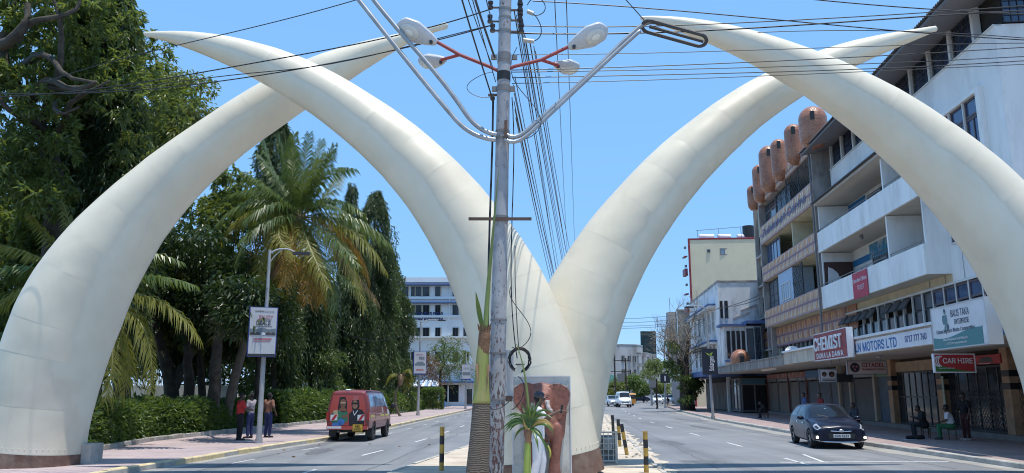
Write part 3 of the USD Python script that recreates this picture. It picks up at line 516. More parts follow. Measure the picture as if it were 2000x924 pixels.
obj('signboard', fbox(10.7, 12.8, -.1, .1, 2.72, 3.3), plain('green_board', (.10, .22, .10), .6), shops, label='green board above the blue door')
obj('strip_board', fbox(4.12, 4.30, .31, .33, .6, 2.6), mat('green_white_strip', (.32, .40, .30), .6, .3, 6.0), shops, label='narrow pale green strip fixed to the pillar')
# ---- signs -------------------------------------------------------------------------------------------
def sign_box(name, label, s0, s1, n0, n1, z0, z1, m, rim=None, cat='sign', tilt=0.0):
    t = thing(name, label, cat, FP((s0+s1)/2, n0, z0))
    obj('panel', fbox(s0, s1, n0, n1, z0, z1), m, t)
    if rim is not None:
        b = .035; lo, hi = min(s0, s1), max(s0, s1)
        obj('frame', [fbox(lo-b, lo, n0-.01, n1+.012, z0-b, z1+b), fbox(hi, hi+b, n0-.01, n1+.012, z0-b, z1+b), fbox(lo+.001, hi-.001, n0-.01, n1+.012, z1, z1+b), fbox(lo+.001, hi-.001, n0-.01, n1+.012, z0-b, z0)], rim, t)
    return t
CANOPY_FRAME = True
maroon = mat('maroon_sign', (.23, .025, .03), .5, .12, 2.0)
t = sign_box('shop_sign', 'maroon CHEMIST shop sign with white letters fixed to the canopy edge', .9, 5.5, 5.12, 5.36, 3.34, 4.50, maroon, sign_w)
def tr(tt, s, h, s_left, z, n, width, m, **k): obj('lettering', text(s, h, FP(s_left, n, z), EX, EZ, width=width, **k), m, tt)
tr(t, 'CHEMIST', .60, 5.38, 3.76, 5.366, 4.2, sign_w, depth=.05); tr(t, 'DUKA LA DAWA', .24, 5.15, 3.41, 5.366, 4.0, sign_w)
obj('red_dots', cat_([fbox(5.2-.14*k, 5.2-.14*k+.08, 5.362, 5.37, 3.70, 3.73) for k in range(29)]), red_p, t)
t = sign_box('banner', 'white LN MOTORS LTD banner with blue letters along the canopy fascia', -6.15, 1.3-.05, 5.003, 5.03, 3.42, 3.95, sign_w)
lb = plain('letter_blue', (.02, .12, .33), .5); tr(t, 'LN MOTORS LTD', .36, .95, 3.50, 5.032, 4.6, lb); tr(t, '0717 777 760', .22, -4.05, 3.60, 5.032, 1.85, plain('letter_navy', (.03, .05, .2), .5))
t = sign_box('shop_sign', 'large grey white BAUS TAKA ENTERPRISE box sign with a teal wave along its foot', -10.8, -7.6, 5.25, 5.6, 3.17, 4.36, sign_w, plain('sign_frame', (.45, .47, .48), .5))
teal = plain('teal_print', (.06, .20, .21), .5); slate = plain('slate_print', (.05, .085, .12), .5)
pp = [(0, 0), (3.2, 0), (3.2, .52)] + [(x, .40+.10*math.sin(x*1.5+3.6)) for x in np.linspace(3.1, 0, 24)]
obj('wave', poly(pp, FP(-7.6, 5.602, 3.17), EX, EZ, .004), teal, t)
tr(t, 'BAUS TAKA', .22, -8.85, 4.02, 5.602, 1.15, slate, bold=False); tr(t, 'ENTERPRISE', .16, -9.02, 3.80, 5.602, .92, slate, bold=False); tr(t, 'Enhancing Zero Waste Communities', .12, -7.85, 3.60, 5.602, 2.5, slate, bold=False)
tr(t, 'Waste Management Social Enterprise', .075, -8.25, 3.37, 5.608, 1.6, sign_w, bold=False); tr(t, '0721 000 001 | www.baustaka.co.ke'.replace('0721 000 001', 'L +071 220 269'), .06, -8.35, 3.26, 5.608, 1.4, sign_w, bold=False)
o = FP(-8.2, 5.603, 3.72)                   # the sign's little carrier figure with a sack
obj('figure_print', [poly([(.30+.07*math.cos(a), .52+.075*math.sin(a)) for a in np.linspace(0, 6.28, 14)[:-1]], o, EX, EZ), poly([(.24, .42), (.40, .44), (.44, .26), (.40, .10), (.24, .12)], o, EX, EZ), poly([(.12, .42), (.22, .44), (.24, .15), (.14, .14), (.09, .28)], o, EX, EZ), poly([(.24, .11), (.31, .10), (.28, -.04), (.18, -.05)], o, EX, EZ), poly([(.34, .10), (.41, .10), (.42, -.03), (.33, -.05)], o, EX, EZ)], plain('figure_teal', (.10, .2, .22)), t)
obj('figure_print', [poly([(.24, .53), (.37, .53), (.36, .60), (.30, .63), (.25, .60)], o+FN*.006, EX, EZ), poly([(.45+.06*math.cos(a), .05+.10*math.sin(a)) for a in np.linspace(0, 6.28, 12)[:-1]], o+FN*.006, EX, EZ), poly([(.17, -.04), (.28, -.04), (.28, -.09), (.15, -.09)], o+FN*.006, EX, EZ), poly([(.33, -.04), (.43, -.04), (.45, -.09), (.33, -.09)], o+FN*.006, EX, EZ)], slate, t)
obj('bracket', [tube([FP(s, 4.95, 3.9), FP(s, 5.25, 3.9)], .025, 6) for s in (-8.2, -10.2)], frame_g, t)
CANOPY_FRAME = False
# signs that hang across the pavement and face the camera
def cross_sign(px0, px1, py0, py1, Y, label, m, rim, th=.10):
    a, b = at(px0, py1, Y), at(px1, py0, Y); t = thing('hanging_sign', label, 'sign', ((a[0]+b[0])/2, Y, a[2]))
    obj('panel', box(a[0], b[0], Y, Y+th, a[2], b[2]), m, t)
    c = .04; obj('frame', [box(a[0]-c, a[0]-.001, Y-.02, Y+th+.01, a[2]-c, b[2]+c), box(b[0]+.001, b[0]+c, Y-.02, Y+th+.01, a[2]-c, b[2]+c), box(a[0], b[0], Y-.02, Y+th+.01, b[2]+.001, b[2]+c), box(a[0], b[0], Y-.02, Y+th+.01, a[2]-c, a[2]-.001)], rim, t)
    obj('hanger', [tube([(x, Y+th/2, b[2]+c), (x, Y+th/2, 3.56)], .012, 5) for x in (a[0]+.2, b[0]-.2)], frame_g, t)
    return t, a, b
X3 = np.array([1.0, 0, 0])
t, a, b = cross_sign(1828, 1901, 693, 726, 27.4, 'red and green CAR HIRE sign hanging below the canopy', red_p, sign_w)
W, Hh = b[0]-a[0], b[2]-a[2]; o = np.array([a[0], 27.4-.006, a[2]])
obj('green_wave', poly([(0, 0), (W, 0)] + [(W*u, Hh*(.42*(1-u)**1.6+.02)) for u in np.linspace(1, 0, 16)], o, X3, EZ, .005), plain('sign_green', (.03, .15, .03)), t)
obj('lettering', text('CAR HIRE', Hh*.30, o+np.array([W*.20, -.004, Hh*.50]), X3, EZ, width=W*.76), sign_w, t)
for k in range(3): obj('swoosh', poly([(W*(.10+.045*k)+.16*math.cos(x)*r, Hh*.6+.20*math.sin(x)*r) for r, xs in ((1, np.linspace(1.6, 4.4, 10)), (.8, np.linspace(4.4, 1.6, 10))) for x in xs], o-np.array([0, .004, 0]), X3, EZ, .004), sign_w, t)
obj('small_print', [text('CALL 0721 203 333', Hh*.07, o+np.array([W*.08, -.005, Hh*.16]), X3, EZ, bold=False), text('0 721 203 333 / 0722 281', Hh*.06, o+np.array([W*.55, -.005, Hh*.2]), X3, EZ, bold=False, width=W*.38)][:1], sign_w, t)
t, a, b = cross_sign(1657, 1730, 706, 730, 36.5, 'pale CITADEL PHARMACEUTICAL sign with a dark round emblem hanging below the canopy', mat('pink_sign', (.50, .40, .37), .6, .1, 2.0), plain('grey_rim', (.2, .2, .2)))
W, Hh = b[0]-a[0], b[2]-a[2]; o = np.array([a[0], 36.5-.008, a[2]]); dk = plain('maroon_print', (.20, .02, .03))
obj('lettering', text('CITADEL', Hh*.33, o+np.array([W*.36, -.004, Hh*.55]), X3, EZ, width=W*.60), dk, t); obj('lettering', text('PHARMACEUTICAL', Hh*.15, o+np.array([W*.36, -.004, Hh*.28]), X3, EZ, width=W*.60), dk, t)
circ = lambda x, z, r, n=18: [(x+r*math.cos(q), z+r*math.sin(q)) for q in np.linspace(0, 2*np.pi, n+1)[:-1]]
e = obj('emblem', poly(circ(W*.18, Hh*.5, Hh*.40), o, X3, EZ, .005), plain('emblem_dark', (.02, .018, .03)), t); obj('emblem_dot', [poly(circ(W*.18+.09*math.cos(q), Hh*.5+.09*math.sin(q), .05, 10), o-np.array([0, .005, 0]), X3, EZ, .004) for q in (0.5, 2.6, 4.7)], plain('emblem_red', (.35, .12, .14)), e)
t, a, b = cross_sign(1603, 1634, 722, 746, 40.5, 'small pale salon sign with two dark head pictures under the canopy', sign_w, frame_g)
W, Hh = b[0]-a[0], b[2]-a[2]; o = np.array([a[0], 40.5-.008, a[2]])
obj('head_print', [poly(circ(W*x, Hh*.62, Hh*r, 12), o, X3, EZ, .005) for x, r in ((.24, .2), (.68, .24))], plain('hair_print', (.03, .02, .02)), t); obj('face_print', [poly(circ(W*x, Hh*.56, Hh*.12, 10), o-np.array([0, .005, 0]), X3, EZ, .004) for x in (.24, .68)], plain('face_brown', (.2, .1, .07)), t)
obj('small_print', [box(a[0]+W*.1, a[0]+W*.9, 40.5-.012, 40.5-.006, a[2]+Hh*z, a[2]+Hh*(z+.06)) for z in (.08, .2)], plain('dark_stroke', (.08,)*3), t)
t, a, b = cross_sign(1636, 1664, 731, 745, 38.2, 'blank black sign panel hanging beside the salon sign', black, frame_d)
t = sign_box('shop_sign', 'long red board with small white print over the near shop window', -.9, 3.6, .31, .36, 2.98, 3.34, red_p)
obj('panel', poly([(0, 0), (.62, 0), (.78, .36), (0, .36)], FP(1.75, .362, 2.98), EX, EZ, .006), sign_w, t); obj('lettering', text('0', .22, FP(1.55, .37, 3.05), EX, EZ), slate, t)
obj('car_print', poly([(0, 0), (1.1, 0), (1.05, .12), (.85, .2), (.3, .2), (.1, .1)], FP(.75, .362, 3.06), EX, EZ, .005), plain('print_grey', (.06, .05, .05)), t)
obj('small_print', cat_([fbox(.75-.02*k, .75-.02*k-.9, .366, .37, 3.0+.02*k, 3.02+.02*k) for k in range(1)]), sign_w, t)
t = sign_box('banner', 'red Executive Offices TO LET banner hanging from the white balcony', 9.75, 12.0, 1.13, 1.15, 6.90, 8.30, mat('banner_red', (.42, .03, .055), .6, .08, 2.0))
tr(t, 'Executive Offices', .20, 11.9, 7.78, 1.152, 2.05, sign_w, bold=False); tr(t, 'TO LET', .24, 11.3, 7.34, 1.152, 1.0, sign_w, bold=False)
CANOPY_FRAME = True
t = thing('satellite_dish', 'white satellite dish on the canopy beside the CHEMIST sign', 'dish', FP(13.4, 4.2, 3.9))
d = trimesh.creation.revolve([(0.001, 0), (.14, .012), (.28, .05), (.40, .11), (.40, .122), (.28, .062), (.14, .022), (.001, .012)], sections=28); d.apply_transform(trimesh.transformations.rotation_matrix(-.5, (0, 1, 0)) @ trimesh.transformations.rotation_matrix(.75, (1, 0, 0)))
d.apply_translation(FP(13.4, 4.3, 4.12)); obj('dish', d, sign_w, t, smooth=40); obj('mast', tube([FP(13.4, 4.2, 3.93), FP(13.4, 4.25, 4.12)], .03, 8), frame_g, t); obj('feed_arm', tube([FP(13.4, 4.3, 4.1), FP(13.2, 4.6, 4.45)], .012, 6), frame_g, t)
t = thing('satellite_dish', 'blue dish behind the BAUS TAKA sign', 'dish', FP(-10.9, 4.2, 4.12))
d2 = trimesh.creation.revolve([(0.001, 0), (.2, .02), (.38, .09), (.38, .105), (.2, .035), (.001, .015)], sections=24); d2.apply_transform(trimesh.transformations.rotation_matrix(1.3, (1, 0, 0))); d2.apply_translation(FP(-11.2, 4.2, 4.45)); obj('dish', d2, plain('dish_blue', (.06, .2, .5)), t, smooth=40); obj('mast', tube([FP(-11.2, 4.3, 4.10), FP(-11.2, 4.22, 4.4)], .025, 8), frame_g, t)
t = thing('tube_light', 'white tube light below the stained canopy', 'lamp', FP(20, 4.2, 3.3)); obj('tube', tube([FP(18.6, 4.0, 3.31), FP(22.4, 4.0, 3.31)], .035, 8), sign_w, t); obj('fitting', fbox(18.5, 22.5, 3.95, 4.05, 3.345, 3.40), frame_w, t)
CANOPY_FRAME = False
# ---- tower with mosaic balconies and terracotta turrets -----------------------------------------------
zb = thing('mosaic_tower', 'brownish apartment tower with orange mosaic balcony fronts and terracotta turrets along its roof', 'building', FP(28, 0, 0.13))
zbase = mat('mauve_plaster', (.42, .285, .265), .85, .15, 1.0, dirt=(.2, .15, .14), dirt_scale=.9); zyel = mat('pale_yellow_plaster', (.60, .54, .38), .85, .12, 1.0, dirt=(.45, .38, .26), dirt_scale=.8, dirt_amt=.7)
zconc = mat('weathered_pier', (.36, .33, .31), .9, .2, 1.2, dirt=(.12, .11, .10), dirt_scale=1.0, dirt_amt=.9, stretch=(1, 1, .4)); terra = usdkit.material(stage, '/World/Looks/terracotta_mosaic', {'g': ('geometry', {}), 'v': ('voronoi_texture', {'scale': 14.0}), 'n': ('noise_texture', {'scale': 1.5, 'detail': 5.0}), 'r': ('rgb_ramp', {'ramp': [(0, (.10, .034, .019)), (.5, (.24, .092, .050)), (1, (.38, .175, .10))]}), 'mx': ('math', {'math_type': 'multiply_add', 'value2': .55, 'value3': .0}), 'ad': ('math', {'math_type': 'add'}), 'b': ('bump', {'strength': .5, 'distance': .03}), 'p': ('principled_bsdf', {'roughness': .38})}, [('g.position', 'v.vector'), ('g.position', 'n.vector'), ('v.color', 'mx.value1'), ('mx.value', 'ad.value1'), ('n.fac', 'ad.value2'), ('ad.value', 'r.fac'), ('r.color', 'p.base_color'), ('v.distance', 'b.height'), ('b.normal', 'p.normal')], surface='p.BSDF')
t_or = mat('mosaic_orange', (.60, .32, .14), .6, .2, 5.0); t_ye = mat('mosaic_sand', (.62, .47, .31), .6, .15, 5.0); t_pu = mat('mosaic_purple', (.21, .115, .15), .6, .2, 5.0); t_br = mat('mosaic_brown', (.36, .165, .09), .6, .2, 5.0)
ZA, ZE = 18.25, 33.4
obj('wall', [fbox(ZA, 38.4, -12, -1.1, 4.0, 18.2), fbox(ZE, 38.4, -1.1+.003, 0, 4.0, 18.2)], zyel, zb)
obj('pier', [fbox(s-.12, s+.12, -1.1+.002, 1.02, 7.1, 18.15) for s in (ZE,)] + [fbox(33.7, 33.95, .003, .5, 4.4, 18.1), fbox(38.2, 38.42, .003, .35, 4.0, 18.2), fbox(35.8, 36.05, .003, .3, 4.0, 18.2)], zconc, zb)
obj('end_wall', fbox(ZA-.06, ZA+.1, -1.1+.004, 0.98, 7.05, 17.9), zconc, zb)
for k, z in enumerate((5.8, 8.6, 11.4, 14.0)):
    for a, b in ((34.1, 35.7), (36.2, 38.0)): wnd(zb, a, b, z, z+1.5, .004, frame_d, glass_d, .08, 2)
    obj('ledge', fbox(33.96, 38.19, .003, .35, z-.45, z-.3), zconc, zb)
def band(z0, z1, n, s0, s1, cell=1.16, seed=0, pal=(t_or, t_ye)):
    p = obj('parapet', [fbox(s0, s1, n-.12, n, z0, z1)], zbase, zb, label='balcony front of mosaic panels')
    H = z1-z0; k = int((s1-s0)/cell); c = (s1-s0)/k
    for i in range(k):                      # each cell: four leaning wedges round a purple cross
        a = s1-i*c; o = FP(a, n+.002, z0)
        w, h = c, H
        for q, (pts, m) in enumerate(((((.06*w, .10*h), (.34*w, .10*h), (.16*w, .44*h), (.06*w, .44*h)), pal[0]), (((.94*w, .10*h), (.66*w, .10*h), (.84*w, .44*h), (.94*w, .44*h)), pal[1]),
                               (((.06*w, .56*h), (.16*w, .56*h), (.34*w, .92*h), (.06*w, .92*h)), pal[1]), (((.94*w, .56*h), (.84*w, .56*h), (.66*w, .92*h), (.94*w, .92*h)), pal[0]),
                               (((.40*w, .10*h), (.60*w, .10*h), (.52*w, .44*h), (.48*w, .44*h)), t_ye), (((.48*w, .56*h), (.52*w, .56*h), (.60*w, .92*h), (.40*w, .92*h)), t_or))):
            obj('tile', poly(pts, o, EX, EZ, .014), m, p)
        obj('tile', poly(((.0, .455*h), (w, .455*h), (w, .545*h), (0, .545*h)), o, EX, EZ, .010), t_pu, p)
    return p
band(13.92, 15.40, 1.0, ZA, ZE, 1.26, pal=(t_ye, t_ye)); band(10.82, 12.06, 1.0, ZA, ZE); band(7.08, 8.44, 1.0, ZA, ZE)
for z in (13.95, 10.85, 7.1): obj('balcony_floor', fbox(ZA+.01, ZE-.13, -1.1+.004, .875, z, z+.16), zyel, zb)
band(17.25, 18.0, 1.0, ZA, ZE, 1.26, pal=(t_ye, t_or)); obj('balcony_floor', fbox(ZA+.01, ZE-.13, -1.1+.004, .875, 17.28, 17.42), zconc, zb)
band(5.62, 7.05, .12, ZA-1.5, 38.3, 1.3, pal=(t_br, t_or))
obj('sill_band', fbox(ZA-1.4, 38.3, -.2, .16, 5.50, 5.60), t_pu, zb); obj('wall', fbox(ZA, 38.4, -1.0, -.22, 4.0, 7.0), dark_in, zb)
for i, s in enumerate(np.arange(18.1, 38.2, 1.12)):
    obj('strip_post', fbox(s-.05, s+.05, -.15, .06, 4.0, 5.5), zconc, zb)
    if s < 37.2: wnd(zb, s+.06, s+1.06, 4.02, 5.48, -.12, frame_d, louv if i % 5 else glass_d, .05, 1, (.5,))
obj('wall', fbox(14.9, 16.4, .02, .08, 5.6, 7.0), t_br, zb)
# what stands in the balcony openings
wnd(zb, 28.9, 33.1, 12.08, 13.85, .55, frame_g, glass_b, .07, 4); wnd(zb, 29.3, 33.1, 8.46, 10.75, .55, frame_d, louv, .08, 3, (.25, .5, .75))
lb2 = mat('pale_blue_box', (.33, .43, .55), .6, .08, 2.0); obj('room_box', fbox(24.9, 28.9, -.6, .9, 8.46, 10.78), lb2, zb, label='pale blue enclosed balcony'); wnd(zb, 25.6, 28.0, 8.62, 9.9, .904, frame_w, glass_l, .06, 4)
obj('diamond_grille', diamonds(22.4, 24.8, 8.46, 10.7, .9, .4, .012), frame_d, zb); obj('grille_rail', [fbox(22.35, 24.85, .86, .94, 9.52, 9.58), fbox(22.3, 22.36, .86, .94, 8.46, 10.75)], frame_d, zb)
wnd(zb, 19.3, 21.0, 8.4, 10.3, -1.09, frame_d, glass_d, .08, 1, name='door'); obj('red_cloth', fbox(18.9, 20.2, .35, .38, 8.2, 9.3), plain('cloth_red', (.35, .07, .05), .9), zb)
wnd(zb, 19.2, 20.6, 12.1, 13.6, -1.09, frame_d, glass_d, .07, 1, name='door')
obj('divider_wall', fbox(24.2, 24.35, -1.09, .86, 12.07, 13.9), zyel, zb)
wnd(zb, 29.6, 33.1, 15.45, 17.2, .5, frame_g, glass_d, .08, 2, (.6,)); wnd(zb, 25.2, 29.2, 15.45, 17.15, .5, frame_d, glass_l, .07, 3); obj('diamond_grille', diamonds(25.2, 29.2, 15.45, 17.1, .62, .4, .010), frame_d, zb)
obj('diamond_grille', diamonds(18.4, 24.8, 15.45, 17.2, .93, .4, .010), frame_d, zb); obj('grille_rail', [fbox(s-.03, s+.03, .9, .96, 15.4, 17.25) for s in (18.4, 21.6, 24.8)], frame_d, zb); wnd(zb, 20.0, 23.2, 15.5, 16.9, -1.09, frame_d, glass_d, .08, 2)
# turrets
tp = [(1585, 209, 50), (1548, 243, 33), (1520, 272, 30), (1500, 285, 36), (1482, 322, 26), (1470, 362, 22)]
for i, (x, y, w) in enumerate(tp):
    s, z = fac(x, y, 1.2); c = FP(s, 1.2, 0); r = min(1.0, 1.06*w/2*depth(FP(s, 1.2, z))/FPX); zt = z; zl = 17.35 - .05*i if i else 17.1
    prof = [(.001, zl-.0), (r*.55, zl+.03), (r*.9, zl+.3), (r, zl+.7), (r, zt-r*.95)] + [(r*math.cos(a), zt-r+r*math.sin(a)) for a in np.linspace(.1, math.pi/2-.02, 8)] + [(.001, zt)]
    m = trimesh.creation.revolve(prof, sections=26); m.apply_translation([c[0], c[1], 0]); tu = obj('turret', m, terra, zb, smooth=50)
    dv = -np.array([c[0], c[1], 0]); dv /= np.linalg.norm(dv); sd = np.cross(dv, EZ)
    q = c+dv*(r*.97)+EZ*(zt-r*.95); obj('opening', hexa([q-sd*.13-EZ*.3-dv*.1, q+sd*.13-EZ*.3-dv*.1, q+sd*.13-EZ*.3+dv*.05, q-sd*.13-EZ*.3+dv*.05, q-sd*.13+EZ*.25-dv*.1, q+sd*.13+EZ*.25-dv*.1, q+sd*.13+EZ*.25+dv*.05, q-sd*.13+EZ*.25+dv*.05]), black, tu)
# script lettering on the top band
lt = text('Zulakanah Centre', .62, FP(32.6, 1.03, 14.40), EX, EZ, width=12.6, bold=False, slant=.35); obj('lettering', lt, plain('letter_blue_grey', (.05, .07, .16), .5), zb)
obj('drain_pipe', tube([FP(18.1, 1.15, 3.9), FP(18.1, 1.15, 17.5)], .06, 8), frame_g, zb)
CANOPY_FRAME = True
t = thing('canopy_dome', 'terracotta dome with a small opening standing on the stained canopy', 'dome', FP(33.8, 4.0, 3.93)); c = FP(29.4, 4.0, 3.93); r = 19*depth(c)/FPX
prof = [(r*.95, 0), (r, r*.25), (r, r*.6)] + [(r*math.cos(a), r*.6+r*math.sin(a)) for a in np.linspace(.1, 1.55, 9)]; m = trimesh.creation.revolve(prof + [(.001, prof[-1][1])], sections=28); m.apply_translation(c); obj('dome', m, terra, t, smooth=50)
dv = -np.array([c[0], c[1], 0]); dv /= np.linalg.norm(dv); sd = np.cross(EZ, dv); q = c+dv*r*.98+sd*r*.15; obj('opening', hexa([q-sd*.17+EZ*.12-dv*.1, q+sd*.17+EZ*.12-dv*.1, q+sd*.17+EZ*.12+dv*.04, q-sd*.17+EZ*.12+dv*.04, q-sd*.17+EZ*.7-dv*.1, q+sd*.17+EZ*.7-dv*.1, q+sd*.17+EZ*.7+dv*.04, q-sd*.17+EZ*.7+dv*.04]), black, t)
CANOPY_FRAME = False
# ---- white and blue house -------------------------------------------------------------------------------
bh = thing('corner_house', 'white house with blue ledges and grilled bay windows beyond the mosaic tower', 'building', FP(46, 2, .13))
S0 = 38.6
obj('wall', [fbox(S0, 57, -8, 3.8, 3.5, 11.55)], white2, bh); obj('parapet', [fbox(S0-.04, 57.05, 3.6, 3.85, 11.55+.003, 11.75), fbox(S0-.05, S0+.15, -8, 3.6, 11.55+.003, 11.72)], zconc, bh)
for z, a, b in ((9.7, 40.2, 56), (6.4, 40.2, 56)): obj('blue_ledge', fbox(a, b, 3.803, 4.5, z, z+.14), navy, bh); obj('soffit', fbox(a+.1, b-.1, 3.803, 4.4, z-.2, z-.003), white2, bh)
for z in (7.4, 4.35):
    for a in (41.0, 43.4, 46.2, 49.5, 52.5): wnd(bh, a, a+1.2, z, z+1.9, 3.81, frame_w, glass_d, .07, 2, (.5,))
bay = obj('bay', [fbox(S0-1.6, S0-.003, .6, 3.75, 4.1, 7.5)], white2, bh, label='projecting bay'); obj('bay_roof', [fbox(S0-2.0, S0-.01, 1.9, 4.1, 7.503, 7.68), fbox(S0-2.1, S0-.01, .3, 1.9, 7.7, 7.95)], navy, bh)
def ewin(n0, n1, z0, z1, s, m=glass_d, fm=frame_d, bars=0):
    w = obj('window', fbox(s-.05, s-.003, n0, n1, z0, z1), fm, bh); obj('pane', fbox(s-.065, s-.052, n0+.05, n1-.05, z0+.06, z1-.06), m, w)
    if bars: obj('grille', cat_([fbox(s-.45, s-.43, n0-.1+(n1-n0+.2)*k/6, n0-.08+(n1-n0+.2)*k/6, z0-.1, z1+.1) for k in range(7)] + [fbox(s-.45, s-.43, n0-.1, n1+.1, z0+(z1-z0)*k/4, z0+(z1-z0)*k/4+.02) for k in range(5)]), plain('grille_blue', (.07, .09, .14)), w)
for k in range(4): ewin(3.55-k*.42-.3, 3.55-k*.42, 4.75, 7.1, S0-1.6)
ewin(1.25, 1.85, 4.7, 7.3, S0-1.6, louv); ewin(.65, 1.15, 4.6, 7.4, S0-1.6, glass_d, frame_d, 1); obj('blue_ledge', [fbox(S0-1.9, S0-1.603, 1.9, 3.8, 4.45, 4.6), fbox(S0-2.2, S0-1.603, .5, 1.9, 4.25, 4.42)], navy, bh)
ewin(3.0, 3.3, 8.35, 9.9, S0); ewin(3.45, 3.7, 8.35, 9.9, S0)
for n0, z0, z1 in ((.9, 9.0, 9.45), (1.6, 8.3, 8.75)): obj('sloping_ledge', hexa([FP(S0-.12, n0+1.0, z0-.08), FP(S0-.003, n0+1.0, z0-.08), FP(S0-.003, n0-.4, z1), FP(S0-.12, n0-.4, z1), FP(S0-.12, n0+1.0, z0+.06), FP(S0-.003, n0+1.0, z0+.06), FP(S0-.003, n0-.4, z1+.14), FP(S0-.12, n0-.4, z1+.14)]), zconc, bh)
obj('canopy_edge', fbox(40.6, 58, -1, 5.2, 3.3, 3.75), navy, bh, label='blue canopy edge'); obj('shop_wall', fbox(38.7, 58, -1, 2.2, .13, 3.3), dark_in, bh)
for a, b, m in ((55.2, 57.6, shutter_m), (52.4, 54.9, shutter_m), (49.6, 52.1, shutter_m), (46.6, 49.3, shutter_m), (43.8, 46.3, shutter_m)):
    obj('shutter', [fbox(a, b, 2.203, 2.26, .2, 2.8)], m, bh); obj('shutter_rib', cat_([fbox(a+(b-a)*k/5-.05, a+(b-a)*k/5+.05, 2.262, 2.30, .2, 2.85) for k in range(6)]), zconc, bh)
obj('post', fbox(43.3, 43.7, 2.2, 2.55, .13, 3.3), frame_w, bh)
gsx = thing('shop_window', 'glazed shop front with tall panes between the shutters and the white posts', 'shop front', FP(39, 2, .13))
for a, b, n in ((38.8, 43.2, 2.3), ):
    obj('frame', cat_([fbox(a+(b-a)*k/3-.06, a+(b-a)*k/3+.06, n-.05, n+.05, .2, 3.1) for k in range(4)] + [fbox(a, b, n-.04, n+.04, z, z+.1) for z in (.25, 2.4, 3.0)]), frame_g, gsx); [obj('pane', fbox(a+(b-a)*k/3+.07, a+(b-a)*(k+1)/3-.07, n-.02, n-.01, .35, 3.0), shop_glass, gsx) for k in range(3)]
c0 = FP(38.6, -.2, 0); obj('frame', cat_([fbox(38.5, 38.58, n-.05, n+.05, .2, 3.1) for n in (-.0, 1.1, 2.2)] + [fbox(38.5, 38.58, 0, 2.2, z, z+.1) for z in (.25, 2.5, 3.0)]), frame_g, gsx); [obj('pane', fbox(38.54, 38.55, n+.06, n+1.04, .35, 3.0), shop_glass, gsx) for n in (0, 1.1)]
obj('signboard', fbox(38.42, 38.48, .2, 2.1, 2.6, 3.0), plain('sea_blue_sign', (.06, .16, .22)), gsx)
# ---- buildings beyond -----------------------------------------------------------------------------------
def wall_thing(name, label, pts, z1, m, rim=None, group=None):
    P = np.array(pts, float); t = thing(name, label, 'building', (*P.mean(0), 0)); obj('wall', slab(pts, -.05, z1), m, t)
    if rim is not None: obj('roof_edge', slab([(p-P.mean(0))*1.006+P.mean(0) for p in P], z1+.003, z1+.22), rim, t)
    return t
yb = wall_thing('apartment_block', 'tall pale yellow block with a dark red edge and water tanks on its roof', [(23.0, 100), (34, 99), (40, 116), (27.9, 119)], 21.3, mat('lemon_plaster', (.62, .545, .38), .8, .04, .6, dirt=(.50, .44, .31), dirt_scale=.4, dirt_amt=.4), plain('dark_red_trim', (.23, .02, .03)))
def yw(t, x0, x1, z0, z1, Y, m=glass_b, fm=frame_w, c=1, e=.06):
    w = obj('window', [box(x0, x0+e, Y-.06, Y+.05, z0, z1), box(x1-e, x1, Y-.06, Y+.05, z0, z1), box(x0+e, x1-e, Y-.055, Y+.05, z0, z0+e), box(x0+e, x1-e, Y-.055, Y+.05, z1-e, z1)] + [box(x0+(x1-x0)*k/c-e/2, x0+(x1-x0)*k/c+e/2, Y-.05, Y+.05, z0+e, z1-e) for k in range(1, c)], fm, t); obj('pane', box(x0+e/2, x1-e/2, Y-.03, Y-.015, z0+e/2, z1-e/2), m, w)
a, b = at(1407, 498, 99.6), at(1423, 485, 99.6); yw(yb, a[0], b[0], a[2], b[2], 99.62, glass_l, frame_g, 2, .09); a, b = at(1381, 493, 99.7), at(1387, 487, 99.7); yw(yb, a[0], b[0], a[2], b[2], 99.7, glass_d, frame_g)
obj('red_edge', hexa([(22.86, 99.9, 0), (23.08, 99.9, 0), (23.08, 100.1, 0), (22.86, 100.1, 0), (22.86, 99.9, 21.5), (23.08, 99.9, 21.5), (23.08, 100.1, 21.5), (22.86, 100.1, 21.5)]), plain('dark_red_trim', (.23, .02, .03)), yb)
g = R(12)
for k in range(7):
    z = 4.5+2.45*k; obj('balcony', [box(22.45, 22.84, 100.5, 102.0, z, z+.12), box(22.45, 22.49, 100.5, 102.0, z+.12, z+.9), box(22.49, 22.8, 100.5, 100.54, z+.12, z+.9)][:3 if k % 2 else 1], plain('balcony_red', (.20, .04, .05)), yb); obj('bracket', box(22.6, 22.84, 101, 101.4, z+1.15, z+1.45), frame_g, yb)
for x, w, h in ((24.6, 1.9, .5), (27.0, 1.7, .6), (29.6, 2.2, .6)): obj('roof_tank', tube([(x, 101, 21.9), (x+w, 101, 21.9)], .38, 12), sign_w, yb, smooth=40)
obj('water_tank', cyl((31.1, 101, 22.6), .75, 1.5, 18), black, yb, smooth=40); obj('rail', cat_([tube([(24, 100.2, 22.6), (30, 100.2, 23.1)], .03, 5)] + [tube([(x, 100.2, 21.65), (x, 100.2, 22.6+(x-24)/12)], .03, 5) for x in (24.2, 27, 29.9)]), frame_b, yb)
stone = mat('grey_stone', (.33, .30, .26), .9, .35, 1.6, bump=.8, bscale=2.5, dirt=(.12, .11, .10), dirt_scale=1.3, dirt_amt=.9)
sb = wall_thing('stone_building', 'old grey rubble-stone building with concrete balconies at its street corner', [(23.4, 111), (30, 110), (33, 124), (27.5, 125)], 13.2, stone, zconc)
